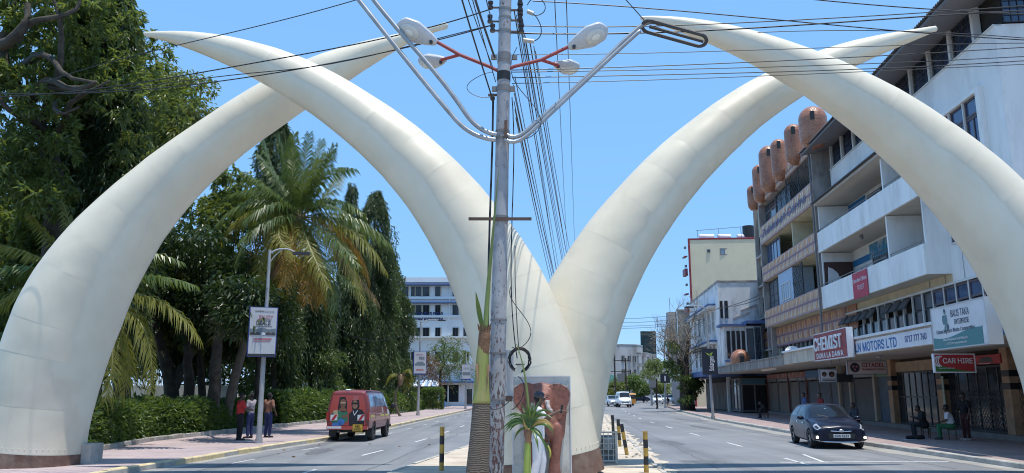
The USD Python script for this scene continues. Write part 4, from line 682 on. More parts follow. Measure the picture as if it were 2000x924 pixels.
for z in (9.7, 6.6): obj('balcony', [box(22.0, 23.38, 111.2, 113.2, z, z+.2), box(22.0, 22.12, 111.2, 113.2, z+.2, z+1.1), box(22.12, 23.3, 111.2, 111.3, z+.2, z+1.1)], zconc, sb); [yw(sb, 22.35+.36*k, 22.62+.36*k, z-2.0, z-.3, 111.15, glass_d, zconc) for k in range(3)]; obj('bay', box(22.2, 23.39, 111.25, 113, z-2.3, z-.003), zconc, sb)
obj('bay', box(22.2, 23.39, 111.25, 113, 9.9, 13.1), zconc, sb); obj('aerial', tube([(22.6, 112, 13.1), (22.6, 112, 15.2)], .04, 5), frame_g, sb)
fb_m = mat('grey_stained_block', (.44, .42, .40), .9, .15, .5, dirt=(.17, .15, .13), dirt_scale=.35, dirt_amt=.95, stretch=(1, 1, .3))
fb = wall_thing('far_block', 'long grey stained apartment block far down the right road', [(14, 168), (27.0, 172), (29.0, 175.1), (28, 200), (14, 200)], 11.9, fb_m, zconc); obj('wing', slab([(29.0, 175.1), (33.5, 182), (31, 200), (28.1, 199)], -.05, 9.6), fb_m, fb)
for x in (23.6, 25.0, 26.2):
    for z in (8.2, 5.3): yw(fb, x, x+.75, z, z+1.5, 168+(x-14)*4/13-.05, glass_d, zconc, 2, .12)
for k in range(4):
    for z in (9.6, 7.3, 5.0): x = 27.5+1.5*k; y = 172+(x-27)*10/6.5; obj('balcony', [box(x-.5, x+.6, y-.7, y+.3, z, z+.18), box(x-.5, x+.6, y-.7, y-.6, z+.18, z+.8)], zconc if k % 2 else fb_m, fb)
for z in (8.4, 5.6): yw(fb, 15.5, 18.5, z, z+1.3, 168.3, glass_d, zconc, 3, .12)
fb2 = wall_thing('far_block', 'pale cream block behind the long grey block', [(32.5, 190), (38, 190), (38, 205), (32.5, 205)], 9.2, mat('cream_far', (.55, .56, .48), .9, .1, .5)); [yw(fb2, 33+1.2*k, 33.7+1.2*k, z, z+1.2, 190, glass_d, zconc, 1, .1) for k in range(3) for z in (4.5, 7)]
wb2 = wall_thing('far_block', 'low white wall and shops at the far right corner behind the parked cars', [(27, 128), (60, 118), (60, 132), (28, 140)], 4.6, plain('shade_wall', (.30, .24, .22), .9)); obj('awning', hexa([(26.2, 127, 3.9), (44, 121.5, 3.9), (44, 124, 4.2), (26.6, 129, 4.2), (26.2, 127, 4.05), (44, 121.5, 4.05), (44, 124, 4.35), (26.6, 129, 4.35)]), plain('rust_awning', (.22, .10, .07), .8), wb2)  # white wall coloured dim brown, its shade put into the colour
sc = thing('billboard', 'tall dark green mesh billboard seen from behind above the far blocks', 'billboard', (31.8, 185, 0)); obj('panel', box(30.2, 33.7, 185, 185.3, 9.2, 15.9), mat('green_mesh', (.03, .075, .07), .8, .3, 1.0), sc); obj('strut', cat_([bar((x, 184.9, 9.2), (x, 184.9, 15.9), .12, .12) for x in np.linspace(30.2, 33.7, 6)] + [bar((30.2, 184.8, z), (33.7, 184.8, z), .12, .12) for z in np.linspace(9.2, 15.9, 7)]), frame_d, sc); obj('post', [cyl((x, 185.6, 5), .2, 10, 8) for x in (31, 33)], frame_g, sc)
t = thing('hoarding', 'faded green net hoarding at the foot of the far grey block', 'hoarding', (17, 160, 0)); obj('net', box(15.5, 20.8, 160, 160.1, 2.9, 5.3), mat('green_net', (.16, .34, .28), .9, .3, .8), t); obj('post', [cyl((x, 160.2, 2.5), .06, 5, 6) for x in (15.6, 18, 20.7)], frame_g, t)
# ---- Unis building (left, far) ---------------------------------------------------------------------------
ub = thing('office_block', 'four-storey white block with blue ledges reading UNIS BUILDING behind the left trees', 'building', (-13, 106, 0))
ubw = mat('bluish_white_plaster', (.72, .73, .74), .8, .04, .5, dirt=(.55, .55, .54), dirt_scale=.5, dirt_amt=.5)
UY = 104.0
obj('wall', box(-32, -1.5, UY, UY+14, 0, 16.3), ubw, ub); obj('roof_edge', box(-32.2, -1.3, UY-.35, UY+14, 16.3+.003, 16.95), ubw, ub)
Z = lambda y: at(900, y, UY)[2]; XX = lambda x, y=600: at(x, y, UY)[0]
for yy in (558, 593, 660, 712): obj('blue_ledge', box(-32, -1.4, UY-.7, UY-.003, Z(yy), Z(yy)+.16), navy if yy < 640 else ubw, ub)
for yy in (580, 616): obj('sill_band', box(-32, -1.4, UY-.25, UY-.003, Z(yy)-.3, Z(yy)), ubw, ub)
for y0, y1 in ((560, 578.5), (596, 615), (640, 658.5), (687, 706)):
    for x0, x1 in ((803, 810), (812, 823), (826, 838), (850, 860), (884, 895), (786, 797), (664, 672), (650, 660), (905, 915), (770, 780), (756, 766)):
        yw(ub, XX(x0, (y0+y1)/2), XX(x1, (y0+y1)/2), Z(y1), Z(y0), UY, glass_d, frame_d, 2, .07)
        obj('shutter_edge', box(XX(x1, (y0+y1)/2)+.02, XX(x1, (y0+y1)/2)+.12, UY-.1, UY-.003, Z(y1), Z(y0)), mat('cream_reveal', (.5, .42, .3), .8), ub)
obj('drain_pipe', [cyl((XX(878), UY-.12, 8), .1, 16, 8)], ubw, ub)
obj('lettering', text('UNIS BUILDING', 1.02, (XX(808, 620)-.05, UY-.02, Z(625)), X3, EZ, width=XX(866, 620)-XX(808, 620), depth=.08), plain('unis_navy', (.015, .03, .13), .6), ub)
obj('shop_opening', box(XX(864, 750), XX(896, 750), UY-.03, UY-.004, Z(785), Z(752)), glass_d, ub); obj('door', box(XX(911, 770), XX(922, 770), UY-.03, UY-.004, Z(790), Z(760)), glass_d, ub); obj('lintel', box(-14, -1.4, UY-1.2, UY-.003, Z(748), Z(745)), navy, ub)
kk = thing('market_stall', 'small stall with a blue and white awning below the white block', 'stall', (-11.8, 96, .13))
for k in range(14): x = -14.5+.42*k; obj('awning_stripe', hexa([(x, 93.4, 2.55), (x+.40, 93.4, 2.55), (x+.40, 97, 3.3), (x, 97, 3.3), (x, 93.4, 2.6), (x+.40, 93.4, 2.6), (x+.40, 97, 3.36), (x, 97, 3.36)]), sign_w if k % 2 else plain('awning_blue', (.25, .36, .5), .8), kk)
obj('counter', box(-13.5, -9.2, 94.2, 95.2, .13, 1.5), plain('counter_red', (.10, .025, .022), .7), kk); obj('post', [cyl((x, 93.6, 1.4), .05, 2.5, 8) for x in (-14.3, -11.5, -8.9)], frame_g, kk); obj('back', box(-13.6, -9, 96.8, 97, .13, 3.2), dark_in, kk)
for x, c, lab in ((-8.9, (.55, .42, .06), 'yellow plastic drum beside the stall'), (-8.2, (.05, .15, .5), 'blue plastic drum beside the stall'), (-9.5, (.5, .47, .4), 'pale plastic drum beside the stall')):
    t = thing('plastic_drum', lab, 'drum', (x, 95.5, .13)); obj('body', trimesh.creation.revolve([(.001, 0), (.24, 0), (.27, .1), (.27, .6), (.2, .72), (.001, .72)], sections=14).apply_translation((x, 95.5, .13)), plain(lab.split()[0]+'_plastic', c, .4), t, smooth=40); obj('lid', cyl((x, 95.5, .87), .15, .05, 12), black, t)
# ================================================================ TREES, PALMS, HEDGES
def unit(v): return v/np.maximum(np.linalg.norm(v, axis=-1, keepdims=True), 1e-9)
def leaves(P, D, L, wr, g, upb=0.9, fold=0.18):
    """leaf-shaped blades, two folded triangles each: from P along D, L long, wr*L wide."""
    N = len(P); D = unit(D); up = np.array([0, 0, upb])+g.normal(0, .55, (N, 3)); S = unit(np.cross(D, up)); Nn = np.cross(S, D)
    L = np.broadcast_to(L, (N,))[:, None]; w = L*wr/2; mid = P+D*L*.42+Nn*L*fold*.3; tip = P+D*L-np.array([0, 0, 1.0])*L*.10
    V = np.stack([P, mid+S*w+Nn*w*.35, tip, mid-S*w+Nn*w*.35], 1).reshape(-1, 3); i = np.arange(N)*4
    return V, np.concatenate([np.stack([i, i+1, i+2], 1), np.stack([i, i+2, i+3], 1)])
def leafobj(name, VF, m, parent, **k):
    V = np.concatenate([v for v, f in VF]); o = 0; F = []
    for v, f in VF: F.append(f+o); o += len(v)
    return obj(name, trimesh.Trimesh(V, np.concatenate(F), process=False), m, parent, **k)
def clump(c, r, n, g, L=.26, wr=.42, droop=.6, flat=.75, shell=.55):
    d = unit(g.normal(0, 1, (n, 3))); rr = r*(shell+(1-shell)*g.random(n))**1.0; rr *= np.where(g.random(n) < .25, g.random(n), 1)
    P = c+d*rr[:, None]*np.array([1, 1, flat]); D = d*np.array([1, 1, .5])+np.array([0, 0, -droop])+g.normal(0, .45, (n, 3))
    return leaves(P, D, L*g.uniform(.7, 1.25, n), wr, g)
def tufted(c, r, n, g, L=.22, wr=.3):          # twig ends with rosettes of leaves on a clump's shell (mango-like)
    k = max(6, n//14); d = unit(g.normal(0, 1, (k, 3))+np.array([0, 0, .25])); T = c+d*(r*(.6+.45*g.random(k)))[:, None]*np.array([1, 1, .8])
    P = np.repeat(T, 14, 0)+g.normal(0, .05, (k*14, 3)); D = np.repeat(d, 14, 0)*.5+g.normal(0, .75, (k*14, 3))+np.array([0, 0, -.45])
    return leaves(P, D, L*g.uniform(.75, 1.3, k*14), wr, g)
mango = leafmat('mango_leaf', (.042, .074, .020), (.15, .195, .065), .46, .30)
olive = leafmat('olive_leaf', (.065, .088, .020), (.18, .21, .062), .38, .42)
dark_leaf = leafmat('dark_leaf', (.014, .030, .009), (.042, .072, .018), .30, .38)  # leaf colour darkened for the trees that stand in deep shade
ashoka = leafmat('ashoka_leaf', (.022, .042, .015), (.092, .128, .05), .36, .34)
bright_leaf = leafmat('bright_leaf', (.038, .072, .016), (.11, .16, .045), .38, .42)
hedge_m = leafmat('hedge_leaf', (.030, .068, .018), (.115, .18, .05), .40, .40)
feather = leafmat('feather_leaf', (.075, .11, .04), (.16, .21, .085), .35, .6); dryleaf = leafmat('dry_leaf', (.13, .075, .045), (.24, .15, .09), .3, .8, (.3, .17, .09))
bark = mat('bark', (.045, .036, .027), .95, .35, 4.0, bump=.8, bscale=9.0, dirt=(.10, .09, .07), dirt_scale=2.0); bark_l = mat('pale_bark', (.20, .165, .125), .95, .3, 3.0, bump=.7, bscale=8.0)
def limb(pts, Y, r0, r1, n=10):
    P = np.array([at(x, y, Y+(q[2] if len(q) > 2 else 0)) for q in pts for x, y in [q[:2]]]); S = spline(P, n) if len(P) > 2 else np.linspace(P[0], P[1], n)
    g = R(int(abs(P.sum())*10) % 1000); S = S+g.normal(0, .03, S.shape); return tube(S, np.linspace(r0, r1, n), 8)
def pxclumps(boxes, g, Y0, Y1, rmin, rmax):
    """clump centres spread over image-sized regions at real depths: (x0, x1, y0, y1, count)"""
    out = []
    for x0, x1, y0, y1, n in boxes:
        for _ in range(n): out.append((at(g.uniform(x0, x1), g.uniform(y0, y1), g.uniform(Y0, Y1)), g.uniform(rmin, rmax)))
    return out
def tree(name, label, trunk, limbs, clumps, m, n, g, style=clump, group=None, bk=None, **k):
    b = trunk.vertices[:8].mean(0); t = thing(name, label, 'tree', (b[0], b[1], 0), group=group)
    obj('trunk', trunk, bk or bark, t, smooth=True)
    for l in limbs: obj('limb', l, bk or bark, t, smooth=True)
    leafobj('crown', [style(c, r, int(n*r*r), g, **k) for c, r in clumps], m, t)
    return t
g = R(21)
# big limbed tree at the upper left
A = pxclumps([(-60, 110, -90, 60, 20), (60, 215, -60, 90, 18), (-40, 60, 80, 200, 9), (90, 200, 90, 200, 8), (-60, 100, 150, 215, 5), (-60, 130, 250, 390, 26)], g, 24.5, 29, .55, 1.05)
A += [(np.array([g.uniform(-19, -13.5), g.uniform(25, 33), g.uniform(10.5, 16)]), g.uniform(.8, 1.3)) for _ in range(16)]
tree('broadleaf_tree', 'huge dark tree with thick bare limbs filling the upper left corner', limb([(70, 900), (85, 640), (110, 420), (95, 290), (55, 215), (18, 150)], 27, .48, .24, 16),
     [limb([(30, 180, 0), (70, 172, -1.5), (110, 158, -2.8), (150, 178, -3.4), (188, 160, -3.6)], 27, .22, .06), limb([(20, 160, 0), (60, 115, -1.8), (105, 118, -3.0), (135, 150, -3.4), (185, 162, -3.6)], 27, .17, .05), limb([(-20, 85, -3), (15, 84, -3.2), (35, 70, -3.4), (55, 8, -3.4)], 27, .22, .09), limb([(60, 200, 0), (100, 172, -2), (150, 170, -3.2), (180, 168, -3.5)], 27, .2, .06),
      limb([(95, 300, 0), (70, 240, -1), (30, 225, -2), (-10, 170, -2.6)], 27, .17, .07), limb([(75, 240, 0), (100, 180, -1.8), (120, 60, -2.8), (80, -20, -2.6)], 27, .15, .06), limb([(18, 150), (5, 90), (25, 20), (20, -60)], 27.0, .22, .1), limb([(105, 200, -2.6), (115, 220, -3), (155, 208, -3.4)], 27, .08, .03), limb([(35, 80, -3.2), (75, 40, -3.4), (120, 30, -3.2), (160, -20, -3)], 27, .13, .05), limb([(95, 300, 0), (130, 220, -1.5), (150, 190, -2.6), (215, 160, -3.4)], 27, .15, .04)],
     A, mango, 520, g, tufted, L=.25, wr=.34)
B = pxclumps([(-60, 70, 390, 520, 14), (100, 190, 320, 480, 8), (-20, 120, 480, 560, 13), (-60, 60, 560, 720, 14), (60, 150, 400, 470, 10)], g, 30, 34, .7, 1.1)
tree('shrub_tree', 'leafy mango-like tree low behind the left tusk at the picture edge', limb([(25, 880), (30, 700), (45, 560)], 31.5, .18, .08), [limb([(35, 640), (60, 520), (75, 440)], 31.3, .08, .03)], B, mango, 560, g, tufted, L=.25, wr=.36)
# olive-leaved tree behind, with its crooked limb
C = pxclumps([(275, 395, 150, 330, 30), (285, 345, 120, 170, 5), (250, 330, 250, 480, 16), (340, 410, 200, 260, 5), (225, 300, 330, 520, 12)], g, 37, 43, .7, 1.15)
tree('broadleaf_tree', 'airy olive green tree with one crooked mossy limb, behind the dark weeping column', limb([(235, 860), (230, 600), (228, 400), (232, 260)], 40, .35, .18), [limb([(232, 245), (262, 232), (292, 226), (322, 205)], 39.5, .26, .10), limb([(320, 207), (335, 180), (345, 150)], 39.5, .09, .03), limb([(230, 330), (270, 320), (310, 300)], 40, .12, .04)], C, olive, 290, g, clump, L=.25, wr=.46)
# mid trees behind the left lower palm and under the coconut palm
D1 = pxclumps([(300, 400, 470, 640, 30), (380, 470, 400, 560, 24), (330, 480, 560, 660, 18), (440, 500, 330, 450, 9)], g, 37, 42, .7, 1.1)
tree('broadleaf_tree', 'sunlit bright green tree between the left tusk and the coconut palm', limb([(395, 840), (392, 720), (385, 600), (390, 500)], 39, .22, .1), [limb([(392, 700), (430, 600), (450, 500)], 39, .12, .05), limb([(390, 660), (350, 580), (330, 520)], 39, .1, .04)], D1, mango, 430, g, tufted, L=.24, wr=.42)
D2 = pxclumps([(200, 330, 520, 660, 28), (330, 500, 610, 700, 24), (240, 420, 640, 720, 18), (440, 560, 520, 640, 22)], g, 38, 46, .8, 1.3)
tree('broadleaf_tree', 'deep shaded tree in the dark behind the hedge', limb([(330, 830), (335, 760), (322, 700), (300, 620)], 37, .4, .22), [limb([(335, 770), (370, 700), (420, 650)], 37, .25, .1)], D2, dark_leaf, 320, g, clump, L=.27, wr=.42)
for i, (x, x2, Y, r, lab) in enumerate(((248, 250, 33, .17, 'thin dark trunk in the shade nearest the left tusk'), (300, 296, 39, .12, 'slim straight trunk in front of the pale garden wall'), (372, 366, 36, .30, 'stout dark trunk in the shade behind the hedge middle'), (412, 428, 35, .34, 'leaning dark trunk behind the hedge beside the red shirted person'), (500, 505, 40, .16, 'dark trunk behind the lamp post with the advert'))):
    C2 = [(at(x2+g.uniform(-45, 45), g.uniform(560, 660), Y+g.uniform(-2, 2)), g.uniform(.7, 1.1)) for _ in range(7)] + [(np.array([at(x2, 600, Y)[0]+g.uniform(-2, 2), Y+g.uniform(-2.5, 2.5), g.uniform(6, 9)]), g.uniform(.9, 1.4)) for _ in range(6)]
    bough = i == 3
    if bough: C2 += [(at(g.uniform(428, 500), g.uniform(555, 640), g.uniform(28.6, 31)), g.uniform(.7, .95)) for _ in range(12)]  # bough placed out over the pavement so that it shades the people
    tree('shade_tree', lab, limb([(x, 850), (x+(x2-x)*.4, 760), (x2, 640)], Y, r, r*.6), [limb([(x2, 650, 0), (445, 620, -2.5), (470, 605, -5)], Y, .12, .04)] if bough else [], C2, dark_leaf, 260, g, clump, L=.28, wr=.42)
Bk = [(np.array([g.uniform(-44, -16.5), g.uniform(50, 66), g.uniform(1.0, 9.5)]), g.uniform(1.2, 2.0)) for _ in range(85)]
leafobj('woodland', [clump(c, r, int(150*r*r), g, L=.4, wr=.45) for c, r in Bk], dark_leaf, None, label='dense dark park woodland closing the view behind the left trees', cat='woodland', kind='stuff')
# weeping columnar trees
def weeping(label, cx, top, bot, rpx, Y, g, nt=420, lean=0, prof=None, seed=0):
    b, t_ = at(cx, bot, Y), at(cx+lean, top, Y); H = t_[2]; r = rpx*depth(at(cx, (top+bot)/2, Y))/FPX
    t = thing('weeping_tree', label, 'tree', (b[0], b[1], 0)); obj('trunk', tube([(b[0], Y, 0), (b[0], Y, 1.5), ((b[0]+t_[0])/2, Y, H*.5), (t_[0], Y, H*.97)], [.2, .18, .12, .03], 8), bark, t, smooth=True)
    zb = max(1.0, b[2]); P, D, L = [], [], []
    nd = max(60, nt//4); dr = [(g.random()**.85, g.uniform(0, 2*np.pi), g.uniform(.78, 1.28)) for _ in range(nd)]
    for u0, a0, bulge in dr:
        for k in range(9):
            u = np.clip(u0+g.normal(0, .022), 0.0, 1.0); z = zb+.4+(H-zb-.2)*u; a = a0+g.normal(0, .22); f = (1-.18*u)*min(1, 4.5*(1-u)+.30)*bulge
            rad = r*f*(g.uniform(.3, .7) if g.random() < .25 else g.uniform(.82, 1.1)); c = np.array([b[0]+(t_[0]-b[0])*u, Y, 0]); o = np.array([math.cos(a), math.sin(a), 0])
            n = 18; s = np.linspace(0, 1, n); ln = g.uniform(.7, 1.7)*bulge
            P.append(c+o*(rad*(.66+.36*np.sin(s*2.2)))[:, None]+np.array([0, 0, 1.0])*(z+.15*bulge-ln*s**1.4)[:, None]+g.normal(0, .07, (n, 3))); D.append(o*.5+np.array([0, 0, -.8])+g.normal(0, .42, (n, 3))); L.append(g.uniform(.20, .36, n))
    V = leaves(np.concatenate(P), np.concatenate(D), np.concatenate(L), .26, g, .4); leafobj('crown', [V], ashoka, t)
weeping('tall dark weeping column at the upper left, its top out of the picture', 198, -70, 700, 66, 29, R(31), 1500, 10, seed=1)
weeping('weeping column whose tip shows above the coconut palm beside the left tusk', 535, 225, 760, 40, 47, R(32), 650, 8, seed=2)
weeping('narrow weeping tree with a pointed tip, left of the pair against the sky', 690, 366, 800, 29, 62, R(33), 520, -3, seed=3)
weeping('broad weeping tree standing against the sky left of the white block', 730, 382, 800, 42, 66, R(34), 800, 2, seed=4)
weeping('dense weeping tree just left of the white block', 776, 470, 800, 34, 80, R(35), 760, -30, seed=5)
weeping('dark weeping tree below the coconut palm behind the hedge', 606, 500, 770, 42, 51, R(36), 620, 0, seed=6)
weeping('dark weeping tree right behind the red van', 690, 545, 780, 40, 58, R(37), 620, 4, seed=7)
weeping('weeping tree at the right end of the row behind the hedge', 758, 560, 790, 46, 74, R(38), 620, 6, seed=8)
E2 = pxclumps([(655, 690, 420, 520, 6), (690, 760, 480, 640, 14), (640, 690, 600, 700, 5)], g, 66, 71, .8, 1.3)
tree('broadleaf_tree', 'lighter green leafy tree between the weeping trees', limb([(705, 800), (705, 680), (700, 520)], 69, .2, .08), [], E2, bright_leaf, 300, g, clump, L=.26, wr=.45)
E3 = pxclumps([(555, 600, 610, 740, 9), (620, 660, 690, 760, 8), (520, 580, 640, 760, 8)], g, 50, 54, .7, 1.0)
tree('broadleaf_tree', 'small bright leafy tree beside the advert lamp post', limb([(570, 830), (572, 760), (575, 680)], 51, .12, .06), [], E3, bright_leaf, 380, g, clump, L=.2, wr=.45)
# coconut palms: every frond a part
fr_g = leafmat('frond_green', (.036, .072, .017), (.14, .19, .05), .28, .36); fr_y = leafmat('frond_yellowing', (.11, .125, .022), (.28, .27, .06), .42, .45); fr_o = leafmat('frond_orange', (.20, .11, .016), (.36, .21, .04), .45, .5, (.5, .27, .03)); fr_d = leafmat('frond_dry', (.16, .11, .065), (.29, .21, .13), .35, .8)
rach = plain('frond_rib', (.20, .19, .06), .5); palmbark = mat('palm_bark', (.11, .088, .066), .95, .3, 5.0, bump=.9, bscale=7.0)
def frond(P3, g, n=58, ll=.62, w=.07, hang=.7):
    S = spline(np.array(P3), 24) if len(P3) > 2 else np.linspace(P3[0], P3[1], 24); T = unit(np.gradient(S, axis=0)); u = np.linspace(.10, .995, n); V, F = [], []
    idx = u*23; i0 = np.clip(idx.astype(int), 0, 22); f = (idx-i0)[:, None]; Pp = S[i0]*(1-f)+S[i0+1]*f; Tt = unit(T[i0]*(1-f)+T[i0+1]*f); up = np.array([0, 0, 1.0]); side = np.cross(Tt, up); side = np.where(np.linalg.norm(side, axis=1, keepdims=True) < .2, np.array([1.0, 0, 0]), side); side = unit(side)
    for sg_ in (1, -1):
        L = ll*(np.sin(np.pi*np.clip(u*.74+.18, 0, 1))**.7+.10)*g.uniform(.85, 1.12, n); D = unit(side*sg_*.75+Tt*(.5+.5*u)[:, None]+up*.10+np.array([0, 1.0, 0])*g.normal(0, .28, (n, 1))+g.normal(0, .10, (n, 3)))
        m1 = Pp+D*(L*.45)[:, None]-up*(L*.06*hang)[:, None]; tip = Pp+D*(L*.78)[:, None]-up*(L*(.52*hang+.12*g.random(n)))[:, None]
        wv = Tt*w/2; o = sum(len(v) for v in V); V.append(np.stack([Pp-wv*.7, Pp+wv*.7, m1-wv, m1+wv, tip], 1).reshape(-1, 3)); i = np.arange(n)*5+o
        F += [np.stack([i, i+1, i+3], 1), np.stack([i, i+3, i+2], 1), np.stack([i+2, i+3, i+4], 1)]
    return np.concatenate(V), np.concatenate(F), tube(S, np.linspace(.035, .006, 24), 5)
def palm(label, base, cpx, Y, fr, seed, trunk_r=.17, ll=.62, curve=None):
    g = R(seed); c = at(*cpx, Y); b = np.array(base); t = thing('coconut_palm', label, 'palm tree', (b[0], b[1], 0)); mid = curve if curve is not None else (b+c)/2+np.array([-.4, 0, -.3])
    S = spline([b, mid, c-np.array([0, 0, .35])], 40); obj('trunk', tube(S, np.linspace(trunk_r*1.25, trunk_r*.8, 40)*(1+.07*(np.arange(40) % 2)), 12), palmbark, t)
    obj('crown_shaft', [ball(c-np.array([0, 0, .25]), (.22, .22, .42), 2)] + [tube([c-np.array([0, 0, .5]), c+np.array([math.cos(a)*.3, math.sin(a)*.3, .25])], .035, 5) for a in np.arange(7)*.9], mat('palm_fibre', (.22, .15, .09), .95, .3, 6.0, bump=.8), t)
    for via, tip, dy, m in fr:
        p = [c, at(*via, Y+dy*.55), at(*tip, Y+dy)]; V, F, rb = frond(p, g, 66, ll, .066, 1.0 if m is not fr_g else .85); fo = obj('frond', (V, F), m, t); obj('rib', rb, rach, fo)
    return t
P1 = [((592, 340), (604, 262), .5, fr_g), ((625, 345), (652, 285), -.8, fr_g), ((562, 345), (545, 268), -.5, fr_g), ((610, 345), (628, 275), 1.5, fr_g), ((550, 365), (508, 305), 1.2, fr_g), ((535, 380), (480, 340), -1.2, fr_g), ((645, 370), (665, 330), 1.8, fr_g), ((575, 350), (575, 290), 2.0, fr_g),
      ((650, 392), (705, 415), -.9, fr_g), ((660, 420), (765, 482), .8, fr_g), ((668, 440), (752, 528), -1.2, fr_y), ((648, 470), (712, 600), -1.6, fr_y), ((625, 490), (655, 605), -2.2, fr_g), ((640, 475), (735, 585), 1.2, fr_d), ((600, 510), (600, 590), -2.0, fr_o), ((655, 450), (720, 545), 1.5, fr_o), ((620, 510), (628, 590), 1.0, fr_o),
      ((500, 395), (430, 432), -.8, fr_g), ((505, 415), (432, 475), .9, fr_y), ((515, 440), (458, 520), -1.5, fr_g), ((520, 405), (440, 505), 1.8, fr_g), ((530, 470), (505, 565), -1.8, fr_y), ((555, 490), (545, 575), 1.0, fr_y), ((560, 455), (520, 545), 2.2, fr_g), ((545, 445), (575, 500), -2.6, fr_y), ((520, 440), (475, 570), 1.5, fr_d), ((610, 480), (690, 560), -2.4, fr_g), ((640, 340), (690, 330), -1.2, fr_g), ((570, 330), (575, 262), -1.4, fr_g), ((540, 350), (515, 275), .2, fr_g), ((500, 375), (448, 385), 1.2, fr_g), ((545, 400), (480, 430), -2.2, fr_g), ((630, 400), (700, 440), -2.0, fr_g), ((600, 350), (640, 300), -2.0, fr_g), ((640, 455), (700, 520), -2.8, fr_g), ((600, 470), (640, 560), -3.0, fr_y), ((570, 470), (555, 560), -2.6, fr_o), ((540, 425), (470, 470), -2.6, fr_g), ((660, 430), (748, 470), 2.2, fr_g)]
palm('large coconut palm with yellowing lower fronds in front of the weeping trees', (-12.85, 36, .1), (585, 425), 36, P1, 41, ll=1.02, curve=at(478, 670, 36))
P2 = [((70, 500), (-40, 472), -.8, fr_y), ((95, 555), (-30, 625), -1.0, fr_y), ((80, 525), (-50, 540), -1.4, fr_g), ((110, 480), (60, 420), .5, fr_y), ((150, 480), (120, 385), .3, fr_y), ((200, 470), (215, 400), 1.0, fr_g), ((270, 545), (378, 557), -.4, fr_g), ((270, 500), (350, 510), 1.0, fr_g), ((290, 580), (388, 662), -.6, fr_y), ((255, 610), (296, 765), -.8, fr_y), ((215, 640), (205, 785), -1.0, fr_y), ((235, 640), (235, 780), .8, fr_y), ((130, 640), (80, 760), -.5, fr_y), ((200, 520), (290, 470), .5, fr_g)]
palm('low coconut palm mostly hidden behind the left tusk', (-15.6, 26, .1), (188, 590), 26, P2, 42, trunk_r=.16, ll=.80)
P3_ = [((772, 730), (755, 748), 0, fr_y), ((795, 722), (805, 752), 0, fr_y), ((780, 715), (775, 700), 0, fr_g), ((790, 735), (790, 765), .3, fr_y)]
palm('small young palm at the end of the hedge beyond the red van', (at(783, 790, 60)[0], 60, .1), (783, 735), 60, P3_, 43, trunk_r=.08, ll=.5)
# hedges along the left pavement
def hedge(label, y0, y1, h, w, n, L, g, off_=.95):
    t = thing('hedge', label, 'hedge', (interp(HK, (y0+y1)/2)-off_, (y0+y1)/2, .1)); y = g.uniform(y0, y1, n); a = g.uniform(-.25, np.pi+.25, n); hh = h*(.78+.42*meshkit.fbm(np.stack([y*.7, y*0, y*0], 1), 3, 3)); rr = np.where(g.random(n) < .3, g.random(n)**.5, g.uniform(.85, 1.08, n))
    x = np.interp(y, [p[1] for p in HK], [p[0] for p in HK])-off_+np.sign(np.cos(a))*abs(np.cos(a))**.6*w*rr; z = .12+np.clip(np.sin(a), -.1, 1)**.0*np.where(np.sin(a) > .25, np.sin(a)**.5, g.random(n)*.6)*hh*rr
    P = np.stack([x, y, np.maximum(z, .12)], 1); D = np.stack([np.cos(a)*.7, g.normal(0, .6, n), np.abs(np.sin(a))*.5+g.normal(0, .5, n)], 1); leafobj('foliage', [leaves(P, D, L*g.uniform(.6, 1.3, n), .55, g)], hedge_m, t)
    st = []
    for yy in np.arange(y0, y1, .45): xx = interp(HK, yy)-off_+g.normal(0, .25); st.append(tube([(xx, yy, .1), (xx+g.normal(0, .15), yy+g.normal(0, .15), h*.7)], [.02, .008], 5))
    obj('stems', cat_(st), bark, t, kind='stuff')
hedge('leafy hedge along the left pavement from the tusk to the standing people', 24.2, 40.5, 1.35, .75, 38000, .19, R(51)); hedge('bright hedge behind the left pavement between the lamp post and the red van', 42.0, 60.0, 1.75, .9, 32000, .21, R(52), 1.1); hedge('hedge along the left pavement beyond the red van', 60.6, 80.0, 1.7, 1.0, 20000, .22, R(53), 1.1)
c0 = at(845, 800, 84); t = thing('clipped_bush', 'small clipped block of bush by the second advert post', 'bush', (c0[0], 84, .1)); gg = R(54); n = 3500; P = np.stack([gg.uniform(-1.0, 1.0, n), gg.uniform(-.9, .9, n), gg.uniform(.1, 2.1, n)], 1); f = gg.integers(0, 3, n); sgn = gg.choice([-1, 1], n)
for ax, hf in ((0, 1.0), (1, .9)): P[f == ax, ax] = (sgn*hf)[f == ax]
P[f == 2, 2] = 2.1; leafobj('foliage', [leaves(P+np.array([c0[0], 84, .1])+gg.normal(0, .07, (n, 3)), gg.normal(0, 1, (n, 3)), .22, .5, gg)], hedge_m, t); obj('stem', tube([(c0[0], 84, .1), (c0[0], 84, 1.5)], .04, 6), bark, t)
